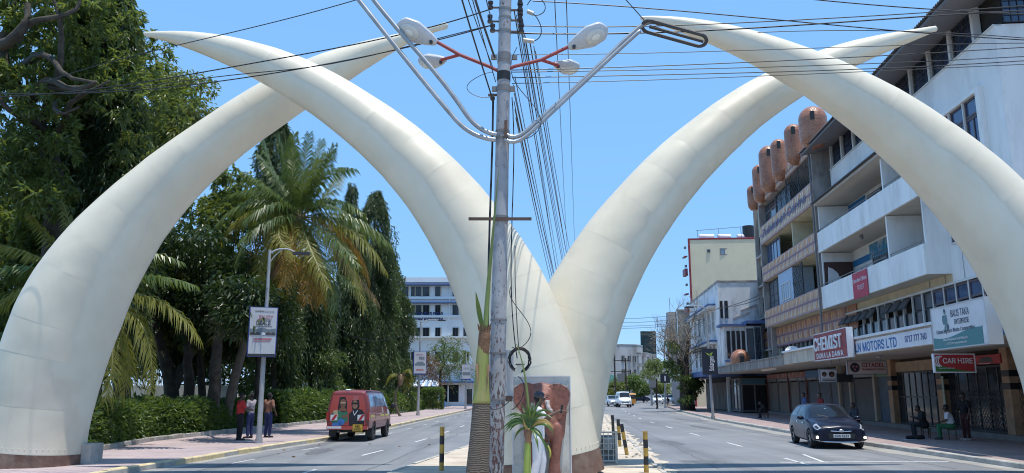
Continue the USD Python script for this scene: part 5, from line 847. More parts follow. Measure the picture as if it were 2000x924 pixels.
# feathery tree with a dried half in front of the white block
gg = R(55); t = thing('feathery_tree', 'thin feathery pale green tree with a dry brown side in front of the white block', 'tree', (at(862, 760, 90)[0], 90, 0)); obj('trunk', limb([(862, 775), (860, 740), (868, 700)], 90, .2, .1), bark, t, smooth=True)
for q in ((900, 665), (840, 680), (885, 705), (870, 660)): obj('limb', limb([(866, 715), ((866+q[0])/2, (710+q[1])/2-5), q], 90, .08, .03, 6), bark, t, smooth=True)
def sprays(bx, k, Y, g, L=.34):
    P, D = [], []
    for _ in range(k):
        c = at(g.uniform(bx[0], bx[1]), g.uniform(bx[2], bx[3]), Y+g.uniform(-2, 2)); d = unit(np.array([g.normal(0, 1), g.normal(0, .6), g.normal(.1, .5)])); s = np.linspace(0, 1.6, 14)[:, None]; P.append(c+d*s-np.array([0, 0, .45])*s**2); D.append(np.tile(d, (14, 1))+g.normal(0, .6, (14, 3))+np.array([0, 0, -.4]))
    P, D = np.concatenate(P), np.concatenate(D); return leaves(P, D, L*g.uniform(.6, 1.2, len(P)), .3, g)
leafobj('crown', [sprays((852, 915, 672, 738), 150, 90, gg), sprays((860, 900, 655, 690), 45, 90, gg)], feather, t); leafobj('dry_crown', [sprays((828, 856, 695, 742), 90, 89, gg)], dryleaf, t)
# half-bare street tree on the right, green low and bare twigs above
gg = R(56); Y = 79; t = thing('street_tree', 'half-bare street tree with a leafy bushy foot on the right pavement', 'tree', (at(1340, 805, Y)[0], Y, .13)); tk = [limb([(1346, 808), (1340, 770), (1338, 735), (1328, 700)], Y, .8, .3, 12), limb([(1342, 770), (1340, 720), (1345, 660)], Y, .4, .14)]
obj('trunk', tk[0], bark, t, smooth=True); obj('limb', tk[1], bark, t, smooth=True); tw = []
def twig(p, d, L, r, lev):
    n = 5; q = [p]
    for i in range(n): d = unit(d+gg.normal(0, .22, 3)+np.array([0, 0, .05])); q.append(q[-1]+d*L/n)
    tw.append(tube(q, np.linspace(r, r*.5, n+1), 4, cap=False))
    if lev:
        for i in range(4): twig(q[2+gg.integers(0, 4)], unit(d+gg.normal(0, .65, 3)), L*.62, r*.5, lev-1)
for x, y in ((1328, 700), (1338, 720), (1345, 660), (1335, 690), (1342, 690), (1330, 720)):
    for k in range(3): twig(at(x, y, Y), unit(np.array([gg.normal(0, .9), gg.normal(0, .6), gg.uniform(.3, 1)])), 2.9, .06, 3)
obj('twigs', cat_(tw), bark_l, t, kind='stuff')
F_ = pxclumps([(1318, 1362, 730, 775, 11), (1300, 1325, 695, 730, 4), (1325, 1350, 765, 800, 6), (1308, 1325, 665, 685, 2), (1345, 1365, 735, 760, 3)], gg, Y-1.2, Y+1, .4, .7); leafobj('crown', [clump(c, r, int(330*r*r), gg, L=.28, wr=.5) for c, r in F_], bright_leaf, t)
F_ = pxclumps([(1262, 1300, 705, 745, 12)], gg, 92, 96, .6, .9); tree('street_tree', 'pale drooping tree beside the far dark banner post', limb([(1283, 800), (1282, 740)], 94, .12, .08), [], F_, feather, 150, gg, clump, L=.4, wr=.3)
for i, (x0, x1, y0, y1, n, Y, m, lab) in enumerate(((1212, 1248, 738, 768, 9, 140, bright_leaf, 'round bright green tree on the far island'), (1240, 1275, 745, 770, 8, 150, bright_leaf, 'second green tree on the far island, nearer the shops'), (1185, 1212, 752, 772, 5, 135, olive, 'green tree on the far island beside the standing tusk'), (1278, 1300, 752, 775, 4, 150, olive, 'green tree behind the parked cars'))):
    tree('island_tree', lab, limb([((x0+x1)/2, 795), ((x0+x1)/2, 765)], Y, .15, .1), [], pxclumps([(x0, x1, y0, y1, n)], gg, Y-2, Y+2, 1.0, 1.5), m, 110, gg, clump, L=.55, wr=.45)
# weeds at the foot of posts and along the park ground
gg = R(57); P = np.stack([gg.uniform(-30, -13.6, 9000), gg.uniform(22, 50, 9000), np.full(9000, .10)], 1); leafobj('undergrowth', [leaves(P, np.stack([gg.normal(0, .6, 9000), gg.normal(0, .6, 9000), np.ones(9000)], 1), gg.uniform(.1, .35, 9000), .3, gg)], dark_leaf, None, label='low weeds and leaf litter on the shaded park ground', cat='undergrowth', kind='stuff')
# pale garden wall with gate behind the trees
t = thing('garden_wall', 'pale garden wall with white gate bars in the shade behind the trees', 'wall', (-20, 48, 0)); obj('wall', [box(-40, -16.6, 48, 48.3, 0, 2.3), box(-15.6, -12.9, 48, 48.3, 0, 2.0)], mat('garden_plaster', (.50, .48, .42), .9, .1, 1.0), t); obj('gate_bar', cat_([box(x, x+.05, 48.1, 48.15, .3, 2.9) for x in np.arange(-22.8, -20.4, .16)]), frame_w, t)
# ================================================================ STREET FURNITURE
galv = mat('galvanised', (.36, .37, .38), .45, .15, 3.0, metal=.6, dirt=(.22, .20, .18), dirt_scale=2.0); postm = mat('post_grey', (.34, .345, .35), .55, .15, 2.0, dirt=(.2, .18, .16), dirt_scale=1.5)
whitepole = usdkit.material(stage, '/World/Looks/flaking_pole', {'g': ('geometry', {}), 'mp': ('mapping', {'scale': (22, 22, 7)}), 'n': ('noise_texture', {'scale': 1.0, 'detail': 8.0, 'roughness': .65}), 'sx': ('separate_xyz', {}), 'h': ('map_range', {'from_min': 0.0, 'from_max': 5.0, 'to_min': .085, 'to_max': -.07, 'clamp': True}), 'ad': ('math', {'math_type': 'add'}), 'r': ('rgb_ramp', {'ramp': [(.55, (0, 0, 0)), (.575, (1, 1, 1))]}),
    'n2': ('noise_texture', {'scale': 3.0, 'detail': 6.0}), 'r2': ('rgb_ramp', {'ramp': [(.3, (.26, .26, .275)), (.7, (.40, .40, .41))]}), 'r3': ('rgb_ramp', {'ramp': [(.3, (.16, .06, .05)), (.7, (.10, .09, .09))]}), 'm': ('mix_color', {}), 'b': ('bump', {'strength': .6, 'distance': .01, 'invert': True}), 'p': ('principled_bsdf', {'roughness': .75})},
    [('g.position', 'mp.vector'), ('mp.vector', 'n.vector'), ('g.position', 'sx.vector'), ('sx.z', 'h.value'), ('n.fac', 'ad.value1'), ('h.result', 'ad.value2'), ('ad.value', 'r.fac'), ('g.position', 'n2.vector'), ('n2.fac', 'r2.fac'), ('n2.fac', 'r3.fac'), ('r.color', 'm.fac'), ('r2.color', 'm.a'), ('r3.color', 'm.b'), ('m.result', 'p.base_color'), ('r.color', 'b.height'), ('b.normal', 'p.normal')], surface='p.BSDF')
PY = 15.0
pb, p1, p2 = at(968, 905, PY), at(977, 350, PY), at(987, 0, PY); d = (p2-pb)/(p2[2]-pb[2]); foot = pb-d*pb[2]; top = p2+d*2.2
pole = thing('utility_pole', 'tall flaking white utility pole in the median, carrying all the overhead cables', 'utility pole', (*foot[:2], .12))
PX = lambda z: foot+d*z
obj('shaft', tube([PX(z) for z in np.linspace(.0, top[2], 30)], np.linspace(.158, .118, 30), 24), whitepole, pole, smooth=True)
rust = mat('rusty_iron', (.10, .065, .05), .8, .3, 6.0, dirt=(.20, .08, .04), dirt_scale=4.0); band_m = mat('clamp_steel', (.20, .20, .20), .6, .2, 4.0, dirt=(.12, .07, .05), dirt_scale=4.0); cream_p = plain('cream_plastic', (.55, .52, .42), .5); cable_m = plain('black_cable', (.012, .013, .016), .5); porc = plain('brown_porcelain', (.035, .022, .018), .25)
zz = lambda y: at(980, y, PY)[2]
for y, h in ((112, .16), (122, .05), (150, .18), (174, .12), (62, .05), (20, .05), (425, .05), (432, .03), (258, .05), (272, .04), (625, .03), (690, .03), (780, .03), (36, .04)):
    z = zz(y); obj('clamp_band', tube([PX(z-h/2), PX(z+h/2)], .158-.04*z/10+.014, 22), black if y == 150 else band_m, pole)
for y, w in ((112, .26), (174, .22)): z = zz(y); c = PX(z); [obj('clamp_lug', box(c[0]+s_*w-.06, c[0]+s_*w+.06-.0, PY-.03, PY+.03, z-.05, z+.05), band_m, pole) for s_ in (-.8, .8)]
c = PX(zz(431)); obj('cross_bar', bar(c+np.array([-.62, -.16, .0]), c+np.array([.60, -.16, .0]), .05, .055), rust, pole)
for x, y in ((958, 15), (957, 42), (962, 60)): q = at(x, y, PY); obj('insulator', [cyl(q+np.array([0, 0, k*.055]), .055-.012*(k % 2), .05, 14) for k in range(3)], porc, pole); obj('bracket', bar(q, PX(q[2]), .03, .03), rust, pole)
for x, y in ((1016, 20), (1016, 40), (1018, 62)): q = at(x, y, PY); obj('insulator', [cyl(q+np.array([0, 0, k*.07]), .06-.014*(k % 2), .06, 14) for k in range(4)], porc, pole); obj('bracket', bar(q, PX(q[2]), .03, .035), rust, pole)
for a, b in (((1030, 22), (1042, 27)), ((1022, 78), (1043, 81))): obj('connector', tube([at(*a, PY), at(*b, PY)], .045, 10), plain('alu_sleeve', (.45, .43, .38), .4, .5), pole)
q = at(962, 192, PY); obj('pulley', cyl(q, .05, .06, 14, 'y'), rust, pole); obj('rivet_plate', box(q[0]-.09, q[0]+.09, PY-.02, PY+.02, q[2]+.05, q[2]+.09), rust, pole)
a, b = at(984, 782, PY), at(1003, 684, PY); obj('meter_box', box(a[0]+.03, b[0], PY-.02, PY+.12, a[2], b[2]), plain('box_grey', (.42, .43, .45), .6), pole, label='slim grey box strapped to the pole'); obj('box_foot', box(a[0]+.03, b[0]-.02, PY-.04, PY+.1, a[2]-.02, a[2]+.08), rust, pole)
# steel pipe arms
PM = lambda pts, Y=PY: spline(np.array([at(*q, Y) for q in pts]), 40)
sa = thing('bracket_pipes', 'pair of parallel grey steel pipes reaching up to the left from the pole', 'bracket', PX(zz(268)))
obj('pipe', tube(PM([(970, 263), (940, 252), (920, 235), (900, 208), (790, 72), (715, -20)], PY-.18), .047, 10), galv, sa, smooth=True); obj('pipe', tube(PM([(968, 273), (936, 266), (905, 248), (880, 222), (760, 75), (685, -20)], PY-.18), .047, 10), galv, sa, smooth=True); obj('bracket', box(*(lambda q: (q[0]-.03, q[0]+.03, PY-.26, PY-.17, q[2]-.16, q[2]+.20))(at(988, 262, PY))), rust, sa)
sb_ = thing('bracket_pipes', 'double grey steel pipe rising right from the pole to a dark slotted frame', 'bracket', PX(zz(265)))
obj('pipe', tube(PM([(985, 262), (1012, 266), (1035, 250), (1060, 228), (1180, 118), (1248, 54), (1262, 45), (1276, 43), (1290, 48)], PY-.18), .045, 10), galv, sb_, smooth=True); obj('pipe', tube(PM([(985, 272), (1010, 276), (1030, 264), (1050, 246), (1180, 124), (1250, 60)], PY-.22), .04, 10), galv, sb_, smooth=True)
fa, fb_, wv = at(1268, 52, PY-.18), at(1366, 79, PY-.18), .14; ax = unit(fb_-fa); sd = np.array([0, 1.0, -.55]); sd = unit(sd-ax*(sd@ax)); loop = [fa+sd*wv+ax*0, fb_+sd*wv] + [fb_+sd*wv*math.cos(t)+ax*wv*math.sin(t) for t in np.linspace(.2, math.pi-.2, 8)] + [fb_-sd*wv, fa-sd*wv] + [fa-sd*wv*math.cos(t)-ax*wv*math.sin(t) for t in np.linspace(.2, math.pi-.2, 8)]; loop.append(loop[0])
fr = obj('slotted_frame', tube(loop, .038, 8), plain('dark_frame', (.05, .045, .045), .6), sb_, smooth=True, label='dark oblong frame at the end of the arm'); obj('inner_bar', tube([fa, fb_+ax*wv*.6], .035, 8), plain('dark_frame', (.05, .045, .045), .6), fr)
# red forked brackets with lamp heads
redm = mat('red_pipe', (.30, .05, .045), .55, .15, 4.0); lampw = mat('lamp_housing', (.50, .51, .52), .45, .05, 3.0); lens = plain('lamp_lens', (.55, .56, .52), .12, spec=.8)
def lamp_head(a, b, w, t, h):              # from the socket a to the nose b
    ax = b-a; L = np.linalg.norm(ax); ax = ax/L; up = np.array([0, .55, .83]); up = unit(up-ax*(up@ax)); sd = np.cross(up, ax); us = np.linspace(0, 1, 15); prof = np.interp(us, [0, .04, .22, .55, .85, .97, 1], [.22, .34, .62, 1, .86, .45, .08]); V = []
    for u, p in zip(us, prof):
        for k in range(20): q = 2*np.pi*k/20; c, s = math.cos(q), math.sin(q); V.append(a+ax*(L*u)+sd*(w*p*np.sign(c)*abs(c)**.8)+up*((h*(p**.7))*(s if s > 0 else s*.55)))
    n = 20; i, j = np.meshgrid(np.arange(14), np.arange(n), indexing='ij'); A = i*n+j; B = i*n+(j+1) % n; F = np.concatenate([np.stack([A, B, B+n], -1).reshape(-1, 3), np.stack([A, B+n, A+n], -1).reshape(-1, 3), np.array([[0, k+1, k] for k in range(1, n-1)]), np.array([[14*n, 14*n+k, 14*n+k+1] for k in range(1, n-1)])])
    hd = obj('lamp_head', trimesh.Trimesh(np.array(V), F, process=False), lampw, t, smooth=50); c = a+ax*L*.66-up*h*.42; q = ball((0, 0, 0), (L*.24, w*.66, h*.32), 3); q.apply_transform(frame4(c, ax, sd, up)); obj('lens', q, lens, hd, smooth=True); q = ball((0, 0, 0), (L*.17, w*.42, h*.33), 2); q.apply_transform(frame4(c-up*.004, ax, sd, up)); obj('lamp_bulb', q, plain('bulb_pale', (.75, .74, .66), .3), hd, smooth=True); obj('latch', box(*(lambda k: (k[0]-.03, k[0]+.03, k[1]-.03, k[1]+.03, k[2]-.03, k[2]+.03))(a+ax*L*.12-up*h*.45)), frame_d, hd)
lt = thing('lamp_bracket', 'red forked bracket with two white street lamp heads, left of the pole', 'street lamp', PX(zz(140)))
obj('arm', tube([at(972, 138, PY), at(958, 131, PY), at(898, 107, PY), at(850, 80, PY)], .036, 10), redm, lt); obj('branch', tube([at(898, 107, PY), at(862, 117, PY+.3)], .034, 10), redm, lt); lamp_head(at(853, 84, PY), at(776, 46, PY-.15), .25, lt, .17); lamp_head(at(870, 117, PY+.3), at(819, 124, PY+.8), .19, lt, .14)
lt = thing('lamp_bracket', 'red forked bracket with two white street lamp heads, right of the pole', 'street lamp', PX(zz(132)))
obj('arm', tube([at(982, 140, PY), at(1004, 130, PY), at(1057, 117, PY), at(1113, 90, PY)], .036, 10), redm, lt); obj('branch', tube([at(1057, 117, PY), at(1090, 128, PY+.3)], .034, 10), redm, lt); lamp_head(at(1110, 93, PY), at(1187, 55, PY-.15), .25, lt, .17); lamp_head(at(1082, 125, PY+.3), at(1129, 137, PY+.8), .19, lt, .14)
# cables ---------------------------------------------------------------------------------------------------
def cable(label, pts, r=.011, sag=0.0, group=None, name='cable', m=None):
    P = np.array(pts, float); S = spline(P, 30) if len(P) > 2 else np.linspace(P[0], P[1], 30)
    if sag: S[:, 2] -= sag*4*np.linspace(0, 1, 30)*(1-np.linspace(0, 1, 30))
    return obj(name, tube(S, r, 6), m or cable_m, None, label=label, cat='cable', group=group)
A3 = lambda x, y, Y: at(x, y, Y)
cable('single cable crossing the sky above the left tusk tip, ending in the big tree', [A3(715, -6, 15), A3(500, 52, 16.2), A3(270, 107, 17.5), A3(90, 160, 19)], .010)
cable('upper black cable from the pole passing over the crossing of the left tusks', [A3(958, 18, PY), A3(740, 77, 15.8), A3(500, 122.5, 16.2), A3(250, 165, 17), A3(-60, 190, 18)], .013)
cable('middle black cable from the pole over the left tusks', [A3(957, 50, PY), A3(830, 82, 15.6), A3(600, 132, 16.1), A3(500, 142, 16.3), A3(250, 172, 17.2), A3(-60, 176, 18.2)], .010)
cable('lowest black cable from the pole over the left tusks', [A3(962, 49, PY), A3(780, 96, 15.8), A3(500, 148.5, 16.3), A3(240, 178, 17.2), A3(-60, 181, 18.2)], .012)
RG = [('light twisted cable sloping down to the right from the pole top', [(1040, 2), (1080, 4), (1500, 37), (2040, 80)], .012), ('topmost of the level cables running right from the pole', [(1010, 50), (1250, 51.5), (1500, 42), (1850, 22), (2040, 8)], .011), ('thick level cable running right from the pole just below the topmost', [(985, 64), (1250, 64.5), (1500, 53), (2040, 19)], .016), ('thin level cable running right below the dark slotted frame', [(1000, 107), (1250, 104), (1500, 97), (2040, 84)], .008),
      ('upper of the paired level cables right of the lamp heads', [(1000, 137), (1250, 130), (1500, 120), (2040, 90)], .010), ('lower of the paired level cables right of the lamp heads', [(1000, 141), (1250, 137), (1500, 131), (2040, 108)], .009), ('level cable below the right lamp heads crossing the tusk', [(1000, 152), (1250, 147), (1500, 141), (2040, 116)], .010), ('lowest level cable running right across the tusk crossing', [(1000, 163), (1250, 157), (1500, 148), (2040, 124)], .008)]
for i, (lab, pts, r) in enumerate(RG): cable(lab, [A3(x, y, PY+.1+max(0, x-990)*.0012) for x, y in pts], r)
cable('cable crossing the top right corner of the sky', [A3(1540, -6, 15), A3(1760, 14, 15), A3(2040, 29, 15)], .012); cable('thin cable level with the right tusk tip', [A3(1480, 63.5, 16), A3(1760, 61, 16), A3(2040, 78, 16)], .009); cable('short stay wire from above to the slotted frame', [A3(1205, -20, PY-.2), A3(1264, 46, PY-.18)], .010)
gC = R(71)
far_end = np.array([7.2, 82.0, 7.6])
for i in range(9):                          # bundle along the street to the next pole
    q0 = A3(1004+i*5.0+gC.normal(0, 3), 20+i*10, PY+.1*i); e = far_end+np.array([(i-5)*.30+gC.normal(0, .35), 0, .7-.12*i+gC.normal(0, .3)]); cable('bundled cable running down the street from the right of the pole', [q0, q0*.65+e*.35-np.array([0, 0, .55+.05*i]), q0*.3+e*.7-np.array([0, 0, .6]), e], .009 if i % 3 else .013, group='cables running down the street from the pole')
for i in range(6):
    q0 = A3(1000+gC.uniform(-2, 8), 150+i*16, PY+.1); e = far_end+np.array([-.4+gC.normal(0, .3), 0, -1.6-.2*i]); cable('bundled cable running down the street from the right of the pole', [q0, q0*.65+e*.35-np.array([0, 0, .7+.1*i]), q0*.3+e*.7-np.array([0, 0, .7]), e], .009, group='cables running down the street from the pole')
cable('left of two cables passing overhead far right of the pole bundle', [A3(1082, -30, 13), A3(1093, 200, 24), A3(1105, 440, 48), A3(1113, 560, 82)], .010); cable('right of two cables passing overhead far right of the pole bundle', [A3(1105, -30, 13), A3(1113, 200, 24), A3(1121, 440, 48), A3(1126, 560, 82)], .010)
for i, ((x0, y0), (x1, y1)) in enumerate((((900, -8), (964, 200)), ((912, -8), (962, 130)), ((926, -8), (966, 112)), ((948, -8), (966, 60)), ((921, -8), (968, 160)))): cable(['leftmost cable dropping from overhead to the left side of the pole', 'thin cable dropping from overhead beside the leftmost one', 'thick cable dropping from overhead onto the pole clamp', 'short cable dropping steeply to the upper insulator', 'thin middle cable dropping from overhead to the black clamp'][i], [A3(x0, y0, 11.5), A3((x0+x1)/2, (y0+y1)/2+2, 13.3), A3(x1, y1, PY-.15)], [.015, .009, .022, .010, .009][i])
cable('thick black cable running down the left side of the pole', [A3(963, 190, PY-.12), A3(961, 300, PY-.14), A3(956, 450, PY-.14), A3(953, 620, PY-.12), A3(955, 760, PY-.1)], .020); cable('thin black cable running down the right edge of the pole', [A3(1000, 190, PY-.1), A3(1001, 400, PY-.1), A3(1000, 600, PY-.12), A3(1010, 700, PY-.15)], .010)
cable('looped loose wire at the left side of the pole', [A3(962, 142, PY), A3(925, 155, PY-.1), A3(912, 172, PY-.1), A3(925, 185, PY-.1), A3(963, 182, PY)], .007); cable('slack loop of wire hanging between the insulators right of the pole', [A3(1030, 10, PY), A3(1058, 0, PY), A3(1064, 20, PY), A3(1048, 30, PY), A3(1036, 25, PY)], .010); cable('wire curling down from the sleeve right of the pole', [A3(1043, 28, PY), A3(1054, 45, PY), A3(1056, 68, PY), A3(1044, 80, PY)], .010)
cable('small curl of wire round the right pipe arm', [A3(1010, 92, PY-.2), A3(1020, 180, PY-.2), A3(1052, 222, PY-.25), A3(1056, 245, PY-.3), A3(1040, 265, PY-.25), A3(1016, 272, PY-.2)], .008); cable('wire hanging in a bow from the pole towards the coil', [A3(998, 560, PY-.12), A3(1025, 620, PY-.2), A3(1036, 655, PY-.2), A3(1012, 680, PY-.2), A3(1000, 678, PY-.15)], .008); cable('wire hanging from the box to the broken palm', [A3(1003, 775, PY-.1), A3(985, 792, PY-.2), A3(965, 800, PY-.3), A3(953, 772, PY-.3)], .008); cable('thin wire hanging down to the coil right of the pole', [A3(1006, 480, PY-.1), A3(1008, 600, PY-.15), A3(1014, 690, PY-.2)], .008); cable('slack cable hung between the pole and the coil box', [A3(1012, 735, PY-.3), A3(1024, 758, PY-.3), A3(1012, 790, PY-.3), A3(1000, 800, PY-.2)], .009)
t = thing('cable_coil', 'coil of spare black cable tied round a cream junction box beside the pole', 'cable coil', A3(1016, 712, PY-.25)); cq = A3(1015, 703, PY-.28)
for k in range(6): rr = .17+.008*k; gq = R(80+k); obj('cable_turn', tube([cq+np.array([rr*math.cos(a)*(1+gq.normal(0, .02))+gq.normal(0, .004), -.02*k+.01, rr*1.1*math.sin(a)]) for a in np.linspace(0, 2*np.pi, 26)], .009, 6), cable_m, t)
q = trimesh.creation.box((.11, .07, .24)); q.apply_transform(trimesh.transformations.rotation_matrix(.45, (0, 1, 0))); q.apply_translation(A3(1016, 716, PY-.42)); obj('junction_box', q, cream_p, t); obj('strap', tube([A3(1016, 712, PY-.42)+np.array([.08*math.cos(a), .05*math.sin(a), 0]) for a in np.linspace(0, 6.4, 12)], .012, 6), cable_m, t)
cable('thin cable sagging across from the trees to the first advert post', [at(655, 636, 50), at(700, 660, 52), at(760, 662, 56), at(818, 655, 60)], .012)
for i, y in enumerate((618, 626, 633, 637)): cable(['highest far cable over the distant street', 'second far cable over the distant street', 'third far cable over the distant street', 'lowest far cable over the distant street'][i], [at(1150, y+3, 70), at(1230, y+4, 75), at(1315, y-2, 80), at(1420, y-30, 72)], .022, m=plain('blue_cable', (.03, .07, .14), .5))
for i, (a, b) in enumerate((((1380, 608), (1486, 575)), ((1400, 602), (1484, 583)))): cable(['upper cable strung across the corner house wall', 'lower cable strung across the corner house wall'][i], [at(*a, 68), at((a[0]+b[0])/2, (a[1]+b[1])/2+4, 68), at(*b, 66)], .025)
# lamp posts with advert boxes --------------------------------------------------------------------------------
navyb = plain('advert_blue', (.035, .06, .26), .5); paper = mat('advert_paper', (.48, .48, .50), .5, .04, 2.0); pinkp = plain('print_pink', (.42, .16, .18), .5); blackp = plain('print_black', (.03, .035, .04), .5)
def lamp_post(label, px, pyb, pyt, Y, arm, thick=.085, m=None):
    b = at(px[0], pyb, Y); tp_ = at(px[1], pyt, Y); t = thing('lamp_post', label, 'lamp post', (b[0], Y, .13)); zt = tp_[2]; lean = (tp_[0]-b[0])
    P = lambda z: np.array([b[0]+lean*(z/zt), Y, z]); obj('post', tube([P(.1), P(zt*.45), P(zt)], [thick*1.15, thick*.95, thick*.6], 14), m or postm, t, smooth=True); obj('base_collar', tube([P(.12), P(.30)], thick*1.5, 14), m or postm, t)
    if arm:
        e = at(*arm, Y+.2); s = P(zt-.15); mid = (s+e)/2+np.array([0, 0, .18]); obj('arm', tube(spline([s, s*.8+e*.2+np.array([0, 0, .12]), mid, e], 16), .03, 8), postm, t, smooth=True); s2 = P(zt-.55); obj('stay', tube(spline([s2, s2*.6+mid*.4+np.array([0, 0, .08]), mid], 10), .018, 6), postm, t); ax = unit(np.array([e[0]-s[0], .1, 0])); q = trimesh.creation.box((.62, .22, .09)); q.apply_transform(frame4(e+ax*.2, ax, np.cross(EZ, ax))); obj('lamp_head', q, frame_d, t)
    return t, P
def ad_box(label, cx, y0, y1, w, Y, rot, title, col=navyb, face=paper, side=.26, dark=False):
    c = at(cx, (y0+y1)/2, Y); H = at(cx, y0, Y)[2]-at(cx, y1, Y)[2]; t = thing('advert_box', label, 'advertising sign', (c[0], Y-side/2-.1, c[2]-H/2), rot)
    o = lambda n, me, m, p=t: obj(n, me, m, p, world=False)
    W = w; o('case', box(-W/2, W/2, 0, side, 0, H), col); f = o('face', box(-W/2+.03, W/2-.03, -.012, -.002, .10, H-.02), face)
    fx = lambda s, h, x, z, wd, m: o('print', text(s, h, (x, -.016, z), X3, EZ, width=wd, depth=.003), m, f)
    for k, (s, h, x, z, wd, m) in enumerate(title): fx(s, h*H, (-.5+x)*W, z*H, wd*W, m)
    return t, W, H, f, o
t, Pp = lamp_post('grey lamp post carrying the large ENJOY DEALS advert on the left pavement', (505, 527), 868, 488, 28.5, (578, 495))
t, W, H, f, o = ad_box('large white ENJOY DEALS advert box with a blue side on the left lamp post', 517, 601, 697, .98, 28.5, .34, [('ENJOY', .075, .34, .76, .50, pinkp), ('DEALS', .085, .26, .635, .50, blackp), ('GREAT', .03, .28, .725, .16, pinkp), ('FULL RANGE', .02, .47, .73, .3, blackp), ('CARS AND TRUCKS NEW AND USED', .014, .22, .60, .60, blackp), ('KHUSHI', .028, .20, .90, .30, blackp), ('MOTORS', .024, .52, .90, .34, plain('print_grey2', (.3, .3, .32)))])
o('print', poly([(-W*.46, H*.43), (W*.46, H*.43), (W*.46, H*.57), (W*.2, H*.55), (0, H*.585), (-W*.25, H*.55), (-W*.46, H*.56)], (0, -.014, 0), X3, EZ, .003), plain('print_hills', (.16, .19, .21)), f)
for k, (x, s) in enumerate(((-.36, .16), (-.18, .17), (.02, .14), (.2, .17), (.37, .15))): o('print', poly([(W*(x-s/2), H*.435), (W*(x+s/2), H*.435), (W*(x+s/2), H*.465), (W*(x+s*.25), H*.49), (W*(x-s*.25), H*.49), (W*(x-s/2), H*.465)], (0, -.019, 0), X3, EZ, .003), plain('print_grey', (.06, .05, .05)) if k != 2 else sign_w, f)
o('print', poly([(-W*.30, H*.325), (W*.32, H*.335), (W*.32, H*.375), (-W*.30, H*.365)], (0, -.015, 0), X3, EZ, .003), pinkp, f); o('print', poly([(-W*.30, H*.295), (W*.28, H*.305), (W*.28, H*.32), (-W*.30, H*.31)], (0, -.015, 0), X3, EZ, .003), pinkp, f); o('footer', box(-W/2+.02, W/2-.02, -.02, -.003, .02, .095), blackp)
t, Pp = lamp_post('second lamp post on the left pavement carrying the RIDE advert, near the white block', (816, 822), 815, 628, 62, (858, 626), .10)
t, W, H, f, o = ad_box('smaller RIDE advert box with a car picture on the second left lamp post', 821, 687, 732, 1.0, 62, .30, [('UPGRADE YOUR', .05, .18, .84, .55, pinkp), ('RIDE', .11, .42, .66, .42, blackp)]); o('print', poly([(-W*.42, H*.40), (W*.40, H*.40), (W*.42, H*.46), (W*.2, H*.56), (-W*.15, H*.56), (-W*.40, H*.47)], (0, -.016, 0), X3, EZ, .003), plain('print_hills', (.16, .19, .21)), f); o('print', box(-W*.3, W*.3, -.018, -.013, H*.18, H*.24), pinkp, f)
t, Pp = lamp_post('third lamp post on the left with a small grey advert, before the white block door', (909, 911), 799, 690, 86, None, .10); t, W, H, f, o = ad_box('small far advert box on the third left post beside the mid tusk', 911, 712, 742, 1.0, 86, .1, [('AUTO SHOW', .1, .2, .7, .6, plain('print_grey2', (.3, .3, .32)))]); o('print', box(-W*.4, W*.4, -.016, -.012, H*.3, H*.5), plain('print_hills', (.16, .19, .21)), f)
t, Pp = lamp_post('lamp post with a dark blue banner on the right pavement before the corner house', (1393, 1378), 818, 600, 55, (1352, 600), .095)
t = thing('banner', 'dark blue banner with a green leaf emblem on the right pavement lamp post', 'banner', (0, 0, 0)); a, b = at(1373, 732, 54.7), at(1400, 681, 54.7); dkb = plain('banner_navy', (.012, .018, .035), .6); grn = plain('leaf_emblem', (.30, .42, .06), .5)
obj('panel', box(a[0], b[0], 54.70, 54.82, a[2], b[2]), dkb, t); o_ = np.array([a[0], 54.695, a[2]]); W, H = b[0]-a[0], b[2]-a[2]; obj('emblem', [poly([(W*.2, H*.86), (W*.45, H*.80), (W*.6, H*.72), (W*.4, H*.74)], o_, X3, EZ), poly([(W*.5, H*.8), (W*.7, H*.86), (W*.62, H*.70)], o_, X3, EZ)][:1], grn, t); obj('emblem_leaf', poly([(W*.5, H*.8), (W*.72, H*.88), (W*.62, H*.72)], o_-np.array([0, .006, 0]), X3, EZ), grn, t)
obj('lettering', text('Solargen', W*.30, o_+np.array([W*.74, -.003, H*.14]), EZ, -X3, width=H*.56, depth=.004), sign_w, t); LOC
t, Pp = lamp_post('far lamp post with a dark box sign near the half-bare tree', (1300, 1297), 803, 655, 92, (1270, 663), .11); t = thing('banner', 'dark box sign on the far lamp post beside the half-bare tree', 'banner', (at(1299, 735, 92)[0], 91.6, 0)); a, b = at(1290, 748, 91.7), at(1308, 730, 91.7); obj('panel', box(a[0], b[0], 91.6, 91.75, a[2], b[2]), dkb, t); obj('lettering', box(a[0]+.45, a[0]+.6, 91.58, 91.6, a[2]+.2, b[2]-.25), sign_w, t)
t, Pp = lamp_post('far lamp post with a low dark sign at the bend of the right kerb', (1273, 1271), 794, 690, 108, (1250, 690), .12); t = thing('banner', 'low dark sign box at the bend of the right kerb', 'banner', (at(1273, 750, 108)[0], 107.6, 0)); a, b = at(1268, 757, 107.7), at(1282, 740, 107.7); obj('panel', box(a[0], b[0], 107.6, 107.75, a[2], b[2]), frame_g, t); obj('rim', box(a[0]-.1, b[0]+.1, 107.58, 107.77, a[2]-.12, a[2]-.003), frame_d, t)
